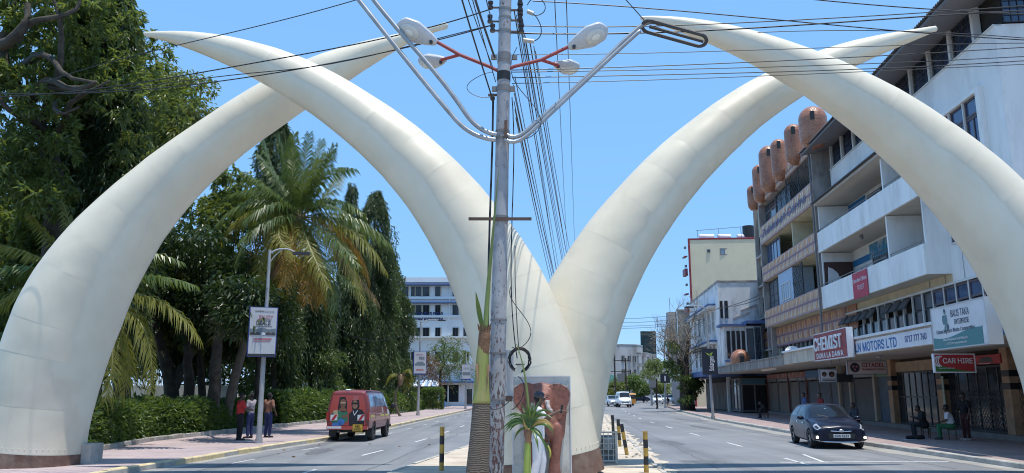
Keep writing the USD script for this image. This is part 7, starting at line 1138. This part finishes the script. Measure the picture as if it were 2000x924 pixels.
for x0 in (-.67, .40): rp('hazard_plate', [(x0, .20), (x0+.27, .22), (x0+.27, .44), (x0, .42)], sign_w, 8); rp('hazard_stripe', [(x0+.02, .21), (x0+.14, .22), (x0+.26, .40), (x0+.26, .43), (x0+.16, .42)], plain('print_red', (.40, .02, .02), .5), 9)
o('rear_bumper', box(-2.43, -2.25, -.80, .80, .46, .60), red); o('bumper_strip', box(-2.436, -2.43, .22, .78, .50, .585), sign_w); yp = o('number_plate', box(-2.455, -2.44, -.62, -.24, .40, .66), plain('plate_yellow', (.55, .33, .03), .5)); o('plate_lettering', text('KBL', .085, (-2.458, -.34, .545), (0, -1, 0), EZ, width=.2, depth=.003), black, yp); o('plate_lettering', text('243U', .085, (-2.458, -.28, .43), (0, -1, 0), EZ, width=.28, depth=.003), black, yp)
for s in (-1, 1): o('tail_light', box(-2.36, -2.28, s*.80-.05, s*.80+.03 if s < 0 else s*.80+.05, .82, 1.12), plain('tail_red', (.35, .02, .02), .2))
for s in (1, -1):
    for x0, x1 in ((-2.1, -1.3), (-.2, .55), (.75, 1.6)): o('yellow_stripe', panel(VSURF, [(x0, 3.22), (x1, 3.22), (x1, 3.42), (x0, 3.42)], s, .005, 6, 2), plain('stripe_yellow', (.55, .46, .10), .5))
    o('white_mark', panel(VSURF, [(.05, 3.5), (.4, 3.5), (.35, 4.1), (.1, 4.05)], s, .006, 4, 4), mat('pale_mural', (.40, .30, .26), .5, .5, 9.0)); o('white_mark', panel(VSURF, [(1.3, 3.4), (1.6, 3.4), (1.6, 3.95), (1.3, 3.95)], s, .006, 4, 4), sign_w)
o('roof_lamp', ball((-2.2, .05, 1.98), (.08, .12, .04), 2), sign_w, smooth=True); o('roof_edge', tube([(-2.2, -.68, 1.93), (1.1, -.67, 1.88)], .025, 6), black); o('exhaust', tube([(-2.35, .35, .38), (-1.8, .35, .38)], .04, 8), rim_d)
for s in (-1, 1): o('mud_flap', box(-1.80, -1.77, s*.73-.14, s*.73+.14, .16, .45), black)
q = ground(1223, 796); minibus('minibus', 'white van coming towards us down the far right road', 'minibus', (q[0], q[1]+2.4, 0), -1.60, whitep, whitep)
# three-wheeled taxis far away
def tuk(label, px, py, dY, rot, col):
    q = ground(px, py); t = thing('three_wheeler', label, 'three-wheeler', (q[0], q[1]+dY, 0), rot); o = lambda n, me, m, p=t, **k: obj(n, me, m, p, world=False, **k); m = plain(label.split()[0]+'_tuk', col, .4)
    o('body', slab([(-1.3, -.62), (.3, -.62), (1.15, -.30), (1.15, .30), (.3, .62), (-1.3, .62)], .30, .95), m); o('roof', hexa([(-1.3, -.64, 1.55), (.75, -.55, 1.55), (.75, .55, 1.55), (-1.3, .64, 1.55), (-1.2, -.55, 1.75), (.6, -.45, 1.75), (.6, .45, 1.75), (-1.2, .55, 1.75)]), m); o('back_panel', box(-1.32, -1.25, -.6, .6, .95, 1.56), m); o('windscreen', hexa([(1.02, -.42, .95), (1.05, -.42, .95), (1.05, .42, .95), (1.02, .42, .95), (.70, -.42, 1.55), (.73, -.42, 1.55), (.73, .42, 1.55), (.70, .42, 1.55)]), gl_car)
    for s in (-1, 1): o('roof_post', bar((-.2, s*.58, .95), (-.2, s*.58, 1.56), .05, .05), black)
    for c in ((.85, 0, .22), (-.85, .5, .22), (-.85, -.5, .22)): o('wheel', cyl(c, .22, .12, 18, 'y'), tyre_m)
tuk('orange three-wheeled taxi half hidden behind the white van', 1239, 793, 3, -1.4, (.50, .22, .04)); tuk('amber three-wheeled taxi parked on the far island beside the tusk', 1187, 778, -14, -1.0, (.45, .24, .06))
# ================================================================ PEOPLE AND THE ELEPHANT
def skin_of(bones, edge=.03, it=8, lam=.5):
    """one continuous surface: the hull of two balls per bone, joined, refined and smoothed"""
    parts = []
    for (p0, r0, p1, r1) in bones:
        a, b = (m3.Manifold.sphere(r, 14).translate([float(x) for x in p]) for p, r in ((p0, r0), (p1, r1))); parts.append(m3.Manifold.batch_hull([a, b]))
    u = m3.Manifold.batch_boolean(parts, m3.OpType.Add).refine_to_length(edge); me = u.to_mesh(); tm = trimesh.Trimesh(me.vert_properties[:, :3], me.tri_verts, process=True)
    trimesh.smoothing.filter_taubin(tm, lamb=lam, nu=lam+.02, iterations=it); return tm
def clothm(name, col, var=.15): return mat(name, col, .9, var, 6.0, bump=.25, bscale=14.0)
skin_d = mat('dark_skin', (.070, .036, .024), .5, .12, 8.0); skin_b = mat('brown_skin', (.115, .060, .040), .5, .12, 8.0); hair_m = plain('black_hair', (.010, .009, .009), .85)
def hand(wr, fw, up, s=1.0, curl=.5, side=1):
    """palm, four unequal bent fingers and a thumb, from the wrist along fw"""
    fw, up = unit(np.array(fw, float)), np.array(up, float); up = unit(up-fw*(up@fw)); lat = np.cross(fw, up)*side; wr = np.array(wr, float); B = [(wr, .026*s, wr+fw*.045*s, .030*s)]; pal = wr+fw*.085*s
    for k, (x, L) in enumerate(((-.030, .068), (-.010, .078), (.011, .073), (.030, .058))):
        a = pal+lat*x*s-fw*.01*s; b = a+unit(fw-up*curl*.5)*L*.5*s; c = b+unit(fw*.6-up*curl*1.1)*L*.5*s; B += [(wr+fw*.03*s+lat*x*.6*s, .017*s, a, .0125*s), (a, .0105*s, b, .0095*s), (b, .0095*s, c, .008*s)]
    a = wr+fw*.03*s-lat*.028*s; b = a+unit(fw*.6-lat*.75-up*.2)*.04*s; c = b+unit(fw*.8-lat*.3-up*.4)*.032*s; return B+[(a, .014*s, b, .011*s), (b, .011*s, c, .009*s)]
def person(label, loc, rot, J, skin, shirt, trousers, shoes, cap=None, held=None, head_yaw=0.0, bare_arms=True, loose=1.0, sc=1.0, short_hair=True, extra=None):
    """J: joints in the person's own frame (x to its right, y forwards, z up), metres"""
    t = thing('person', label, 'person', loc, rot); o = lambda n, me, m, p=t, **k: obj(n, me, m, p, world=False, **k); j = {k: np.array(v, float)*sc for k, v in J.items()}; nk, hd = j['neck'], j['head']
    pel, ch = j['pelvis'], j['chest']; B = [(pel, .115, (pel+ch)/2, .110), ((pel+ch)/2, .110, ch, .125), (ch, .115, nk, .062), (nk, .055, hd-np.array([0, 0, .07]), .055)]; lat = unit(j['shr']-j['shl'])
    fwd = np.array([-math.sin(head_yaw), math.cos(head_yaw), 0]); sd = np.cross(fwd, EZ); B += [(hd+np.array([0, 0, .035])-fwd*.015, .088, hd-np.array([0, 0, .035])+fwd*.012, .074), (hd-np.array([0, 0, .07])+fwd*.04, .040, hd-np.array([0, 0, .06])+fwd*.03, .05), (hd+fwd*.075-np.array([0, 0, .005]), .016, hd+fwd*.098-np.array([0, 0, .03]), .017), (hd+fwd*.07+np.array([0, 0, .03])-sd*.03, .018, hd+fwd*.07+np.array([0, 0, .03])+sd*.03, .018), (hd+fwd*.082-np.array([0, 0, .058])-sd*.02, .012, hd+fwd*.082-np.array([0, 0, .058])+sd*.02, .012)]
    for s in (-1, 1): B.append((hd+sd*s*.086-np.array([0, 0, .01]), .018, hd+sd*s*.088+np.array([0, 0, .02])-fwd*.01, .022))
    arms = []
    for e, s in (('l', -1), ('r', 1)): sh, el, wr = j['sh'+e], j['el'+e], j['wr'+e]; arms += [(sh, .056, el, .042), (el, .042, wr, .029)]; B += arms[-2:]+[(ch+lat*s*.06, .095, sh, .062)]; B += hand(wr, j.get('hf'+e, wr-el), j.get('hu'+e, (0, 0, 1) if abs(unit(wr-el)[2]) < .8 else (0, 1, 0)), 1.05, .45, s)
    legs = []
    for e in 'lr': hp, kn, an = j['hip'+e], j['kn'+e], j['an'+e]; legs.append((hp, kn, an)); B += [(hp, .088, kn, .056), (kn, .056, an, .042)]
    o('body', skin_of(B, .022, 6), skin, smooth=True)
    C = [(pel+np.array([0, 0, .03]), .132*loose, (pel+ch)/2, .128*loose), ((pel+ch)/2, .128*loose, ch, .140*loose), (ch, .128*loose, nk-np.array([0, 0, .05]), .075)]
    for e, s in (('l', -1), ('r', 1)): sh, el, wr = j['sh'+e], j['el'+e], j['wr'+e]; C += [(ch+lat*s*.06, .108, sh, .072), (sh, .072, sh+(el-sh)*.7, .062)]; C += [] if bare_arms else [(sh, .070, el, .055), (el, .055, el+(wr-el)*.93, .042)]
    o('shirt', skin_of(C, .03, 7), shirt, smooth=True); D = [(pel-np.array([0, 0, .02]), .130*loose, pel+np.array([0, 0, .07]), .128*loose)]
    for hp, kn, an in legs: D += [(pel, .115*loose, hp, .100*loose), (hp, .102*loose, kn, .074*loose), (kn, .074*loose, an+np.array([0, 0, .02]), .058*loose)]
    o('trousers', skin_of(D, .03, 7), trousers, smooth=True)
    for e in 'lr': an = j['an'+e]; ft = j.get('ft'+e, np.array([0, 1.0, 0])*1.0); ft = unit(np.array([ft[0], ft[1], 0])); o('shoe', skin_of([(an-np.array([0, 0, .045]), .045, an-np.array([0, 0, .055])-ft*.04, .038), (an-np.array([0, 0, .06]), .042, an+ft*.13-np.array([0, 0, .068]), .036), (an+ft*.13-np.array([0, 0, .068]), .036, an+ft*.18-np.array([0, 0, .07]), .03)], .02, 4), shoes, smooth=True)
    for s in (-1, 1): o('eye', ball(hd+fwd*.084+sd*s*.032+np.array([0, 0, .005]), .012, 1), sign_w)
    if cap is not None:
        k = ball(hd+np.array([0, 0, .045])-fwd*.012, (.105, .105, .085), 2); o('cap', k, cap, smooth=True); b = hd+fwd*.13+np.array([0, 0, .055]); V = [hd+sd*.085+fwd*.05+np.array([0, 0, .06]), hd-sd*.085+fwd*.05+np.array([0, 0, .06]), b-sd*.06+fwd*.05-np.array([0, 0, .01]), b+sd*.06+fwd*.05-np.array([0, 0, .01])]; o('cap_peak', hexa([v-np.array([0, 0, .008]) for v in V]+[v+np.array([0, 0, .006]) for v in V]), cap)
    if short_hair: o('hair', skin_of([(hd+np.array([0, 0, .045])-fwd*.022, .092, hd-np.array([0, 0, .01])-fwd*.035, .080)], .03, 3), hair_m, smooth=True)
    return t, o, j
ST = dict(pelvis=(0, 0, .94), chest=(0, 0, 1.28), neck=(0, .01, 1.47), head=(0, .03, 1.62), shl=(-.19, 0, 1.41), shr=(.19, 0, 1.41), ell=(-.25, -.03, 1.13), elr=(.25, -.03, 1.13), wrl=(-.25, .08, .89), wrr=(.25, .08, .89), hipl=(-.09, 0, .90), hipr=(.09, 0, .90), knl=(-.10, .03, .50), knr=(.10, .03, .50), anl=(-.11, 0, .10), anr=(.11, 0, .10))
def pose(**k): d = dict(ST); d.update(k); return d
SIT = dict(pelvis=(0, 0, .50), chest=(0, .08, .84), neck=(0, .14, 1.02), head=(0, .18, 1.16), shl=(-.19, .10, .97), shr=(.19, .10, .97), ell=(-.25, .16, .72), elr=(.25, .16, .72), wrl=(-.12, .36, .66), wrr=(.12, .36, .66), hipl=(-.09, .02, .50), hipr=(.09, .02, .50), knl=(-.15, .44, .50), knr=(.15, .44, .50), anl=(-.15, .42, .10), anr=(.15, .42, .10))
def sit(**k): d = dict(SIT); d.update(k); return d
black_c = clothm('black_cloth', (.012, .012, .014)); white_c = clothm('white_cloth', (.66, .66, .68), .05); red_c = clothm('red_cloth', (.46, .03, .03)); navy_c = clothm('navy_cloth', (.02, .03, .10)); green_c = clothm('green_cloth', (.025, .13, .055)); shoe_d = plain('dark_shoe', (.02, .018, .018), .6); shoe_w = plain('pale_shoe', (.45, .44, .42), .6); chk = mat('checked_cloth', (.30, .27, .30), .9, .8, 16.0); orange_c = clothm('orange_pale_cloth', (.20, .095, .065))  # the brownish top is darkened in place of tree shade
# the man in white with a phone, in front of the elephant; he faces to the right
MY = 15.6; mx = at(1050, 900, MY)[0]; hx = lambda x, y, Y=MY: at(x, y, Y)-np.array([mx, MY, .12])
def loc2(p): return np.array([-p[1], p[0], p[2]])            # world offset -> own frame of someone turned to face +x (rotz -90)
jw = loc2(hx(1092, 803, MY-.15)); je = loc2(hx(1066, 816, MY-.16))
J = pose(head=(0, .05, 1.675), neck=(0, .02, 1.51), chest=(0, .0, 1.32), shl=(-.17, -.01, 1.44), shr=(.17, .02, 1.44), elr=tuple(je), wrr=tuple(jw), hfr=(0, 1, .05), hur=(0, -.1, 1), ell=(-.24, .0, 1.16), wrl=(-.20, .16, .96), knl=(-.09, .10, .50), knr=(.09, -.02, .50), anl=(-.10, .06, .10), anr=(.10, -.10, .10))
t, o, j = person('man in white clothes and dark cap holding up a phone in front of the elephant', (mx, MY, .12), -math.pi/2, J, skin_b, white_c, white_c, shoe_w, cap=plain('grey_cap', (.05, .055, .07), .7), loose=1.08)
ph = at(1097, 799, MY-.15); t = thing('phone', 'black phone held up in the hand of the man in white', 'phone', ph-np.array([0, 0, .08])); q = trimesh.creation.box((.035, .075, .155)); q.apply_transform(trimesh.transformations.rotation_matrix(.15, (0, 1, 0))); q.apply_translation(ph); obj('case', q, black, t); q = trimesh.creation.box((.004, .06, .13)); q.apply_transform(trimesh.transformations.rotation_matrix(.15, (0, 1, 0))); q.apply_translation(ph-np.array([.021, 0, 0])); obj('screen', q, plain('phone_screen', (.03, .04, .06), .1), t); obj('lens', cyl(ph+np.array([.022, -.02, .05]), .012, .008, 10, 'x'), glass_l, t)
# people on the left pavement
q = ground(466, 860, .135); person('person in a red top and black trousers standing under the trees on the left pavement', (q[0], q[1], .135), -.9, pose(wrr=(.10, .36, 1.12), elr=(.25, .12, 1.12), wrl=(-.08, .36, 1.10), ell=(-.25, .10, 1.12)), skin_d, red_c, black_c, shoe_d, loose=1.08)
q = ground(475, 857, .135); person('person in a checked shirt and dark blue jeans beside the one in red', (q[0]+.12, q[1]+.35, .135), 1.2, pose(wrr=(.12, .38, 1.20), elr=(.24, .14, 1.14), wrl=(-.10, .30, 1.05)), skin_d, chk, navy_c, shoe_d)
q = ground(511, 856, .135); person('person in a brown top half hidden behind the left lamp post', (q[0]+.06, q[1]+.5, .135), -.5, pose(wrr=(.34, .05, .96), elr=(.33, -.05, 1.15)), skin_d, orange_c, navy_c, shoe_d)
# people at the shop fronts
def shop_person(label, px, py, rot, *a, **k):
    q = ground(px, py, .135); return person(label, (q[0], q[1], .135), rot, *a, **k)
shop_person('person in black sitting and looking at a phone beside the near shop window', 1810, 856, math.radians(75), sit(wrl=(-.05, .40, .80), wrr=(.06, .40, .80), head=(0, .24, 1.13), chest=(0, .12, .83)), skin_d, black_c, black_c, shoe_d, bare_arms=False)
shop_person('person in a white shirt and green trousers sitting beside the pillar', 1862, 859, math.radians(60), sit(head=(0, .16, 1.18)), skin_d, white_c, green_c, shoe_d, loose=1.1)
shop_person('dark clothed person standing against the near shop window', 1890, 860, math.radians(100), pose(wrr=(.12, .20, 1.10)), skin_d, black_c, clothm('maroon_cloth', (.05, .012, .012)), shoe_w)
shop_person('person in dark clothes sitting by the glazed shop front far along the canopy', 1497, 817, math.radians(90), sit(chest=(0, .20, .78), neck=(0, .30, .92), head=(0, .38, 1.02), shl=(-.19, .24, .88), shr=(.19, .24, .88)), skin_d, black_c, black_c, shoe_d, bare_arms=False)
shop_person('person in a blue top walking behind the dark blue car', 1574, 832, math.radians(90), pose(), skin_d, clothm('blue_cloth', (.04, .08, .2)), black_c, shoe_d); shop_person('person in a dark red top behind the dark blue car', 1606, 836, math.radians(95), pose(), skin_d, clothm('dark_red_cloth', (.16, .015, .02)), black_c, shoe_d); shop_person('person in a dark jacket crouching by the shutter beside the car bonnet', 1676, 842, math.radians(100), sit(), skin_d, clothm('slate_cloth', (.03, .04, .06)), black_c, shoe_d, bare_arms=False)
person('distant person standing by the parked cars at the far right corner', (*ground(1305, 792)[:2], .0), 0, pose(), skin_d, navy_c, black_c, shoe_d)
# seats for those who sit, and a bundle on the pavement
for lab, px, py, r in (('low wooden stool under the person in black', 1810, 856, 75), ('low wooden stool under the person in green trousers', 1862, 859, 60), ('low stool by the glazed shop front far along', 1497, 817, 90), ('low stool by the shutter beside the car bonnet', 1676, 842, 100)):
    q = ground(px, py, .135); t = thing('stool', lab, 'stool', (q[0], q[1], .135), math.radians(r)); wd = mat('stool_wood', (.10, .065, .04), .8, .3, 6.0); obj('seat', box(-.18, .18, -.15, .17, .35, .39), wd, t, world=False)
    for x in (-.15, .12):
        for y in (-.13, .11): obj('leg', box(x, x+.035, y, y+.035, 0, .347), wd, t, world=False)
q = ground(1788, 858, .135); t = thing('cloth_bundle', 'dark cloth bundle and pale papers laid on the pavement', 'bundle', (q[0], q[1], .135)); obj('bundle', skin_of([((q[0]-.3, q[1], .20), .07, (q[0]+.3, q[1]+.05, .21), .09), ((q[0], q[1]-.1, .19), .08, (q[0]+.2, q[1], .22), .07)], .04, 5), black_c, t, smooth=True); obj('papers', box(q[0]-.55, q[0]-.1, q[1]-.35, q[1]-.15, .137, .145), sign_w, t)
# ---- elephant relief on a board against the mid tusk ------------------------------------------------------------------------
EY = 16.72; a, b = at(1003, 905, EY), at(1112, 736, EY); eb = mat('elephant_board', (.62, .60, .53), .6, .06, 1.5, dirt=(.11, .10, .10), dirt_scale=1.3, dirt_amt=.9, stretch=(1.4, 1.4, .8)); t = thing('elephant_relief', 'reddish brown elephant sculpture standing out from a worn cream board on the tusk', 'sculpture', ((a[0]+b[0])/2, EY, .12))
obj('board', box(a[0], b[0], EY, EY+.09, .12, b[2]), eb, t); obj('board_rim', [box(a[0]-.025, a[0]-.001, EY-.02, EY+.1, .12, b[2]+.02), box(b[0]+.001, b[0]+.025, EY-.02, EY+.1, .12, b[2]+.02), box(a[0], b[0], EY-.02, EY+.1, b[2]+.001, b[2]+.022)], sign_w, t)
em = mat('terracotta_elephant', (.255, .098, .066), .55, .22, 3.0, bump=.7, bscale=11.0, dirt=(.13, .045, .03), dirt_scale=2.2, dirt_amt=.7); ep = lambda x, y, d=.1: at(x, y, EY-d)
r_ = lambda px: px*16.4/FPX
def hullset(balls): return m3.Manifold.batch_hull([m3.Manifold.sphere(r, 18).translate([float(q) for q in p]) for p, r in balls])
parts_ = [hullset([(ep(1043, 763, .06), r_(13)), (ep(1071, 763, .06), r_(13)), (ep(1057, 757, .08), r_(10)), (ep(1049, 806, .20), r_(11)), (ep(1066, 806, .20), r_(11)), (ep(1057, 785, .22), r_(12))]),
          hullset([(ep(1034, 800, .0), r_(15)), (ep(1094, 800, .0), r_(13)), (ep(1038, 850, .03), r_(14)), (ep(1087, 846, .03), r_(16)), (ep(1062, 838, .06), r_(18))])]
for p0, r0, p1, r1 in [(ep(1057, 800, .26), r_(12), ep(1052, 838, .27), r_(9)), (ep(1052, 838, .27), r_(9), ep(1050, 878, .28), r_(7)), (ep(1050, 878, .28), r_(7), ep(1056, 905, .34), r_(6)), (ep(1086, 835, .07), r_(15), ep(1086, 870, .10), r_(11)), (ep(1086, 870, .10), r_(11), ep(1083, 905, .12), r_(10)), (ep(1083, 905, .12), r_(10), ep(1083, 930, .14), r_(13)), (ep(1040, 850, .05), r_(14), ep(1041, 890, .08), r_(10)), (ep(1041, 890, .08), r_(10), ep(1041, 930, .12), r_(12))]: parts_.append(hullset([(p0, r0), (p1, r1)]))
me_ = m3.Manifold.batch_boolean(parts_, m3.OpType.Add).refine_to_length(.04).to_mesh(); body = trimesh.Trimesh(me_.vert_properties[:, :3], me_.tri_verts, process=True); trimesh.smoothing.filter_taubin(body, lamb=.6, nu=.62, iterations=22)
def ear(pts, tilt, c):                     # a thick sheet: outline in picture pixels, leaning away from the board at the rim
    g_ = sg.Polygon(pts).buffer(2.0).buffer(-1.0); v, f = trimesh.creation.triangulate_polygon(g_, engine='earcut'); m = trimesh.creation.extrude_polygon(g_, 4.0, engine='earcut'); m = m.subdivide_to_size(7.0); V = np.array([ep(x, y, .10+z/4*.075+tilt*((x-c)/40)**2+.012*math.sin(x*.5)*math.cos(y*.16)) for x, y, z in m.vertices]); mm = trimesh.Trimesh(V, m.faces, process=True); mm.fix_normals(); trimesh.smoothing.filter_taubin(mm, iterations=4); return mm
obj('body', body, em, t, smooth=True)
obj('ear', ear([(1044, 752), (1030, 748), (1016, 750), (1005, 758), (1000, 768), (1003, 782), (1010, 796), (1020, 806), (1034, 806), (1044, 795)], .05, 1044), em, t, smooth=50); obj('ear', ear([(1072, 756), (1082, 750), (1096, 751), (1108, 758), (1113, 768), (1111, 782), (1106, 796), (1100, 812), (1092, 822), (1080, 818), (1073, 798)], .05, 1072), em, t, smooth=50)
obj('tusk', tube(spline([ep(1069, 783, .36), ep(1071, 795, .42), ep(1078, 803, .52)], 10), np.linspace(.05, .035, 10), 10), mat('elephant_ivory', (.52, .42, .36), .5, .1, 4.0), t, smooth=True, label='short blunt tusk'); obj('tusk', tube(spline([ep(1041, 788, .34), ep(1038, 800, .40), ep(1034, 808, .50)], 10), np.linspace(.045, .02, 10), 10), mat('elephant_ivory', (.52, .42, .36), .5, .1, 4.0), t, smooth=True)
for x in (1045, 1068): obj('eye', ball(ep(x, 776, .44 if x > 1050 else .42), .018, 1), black, t)
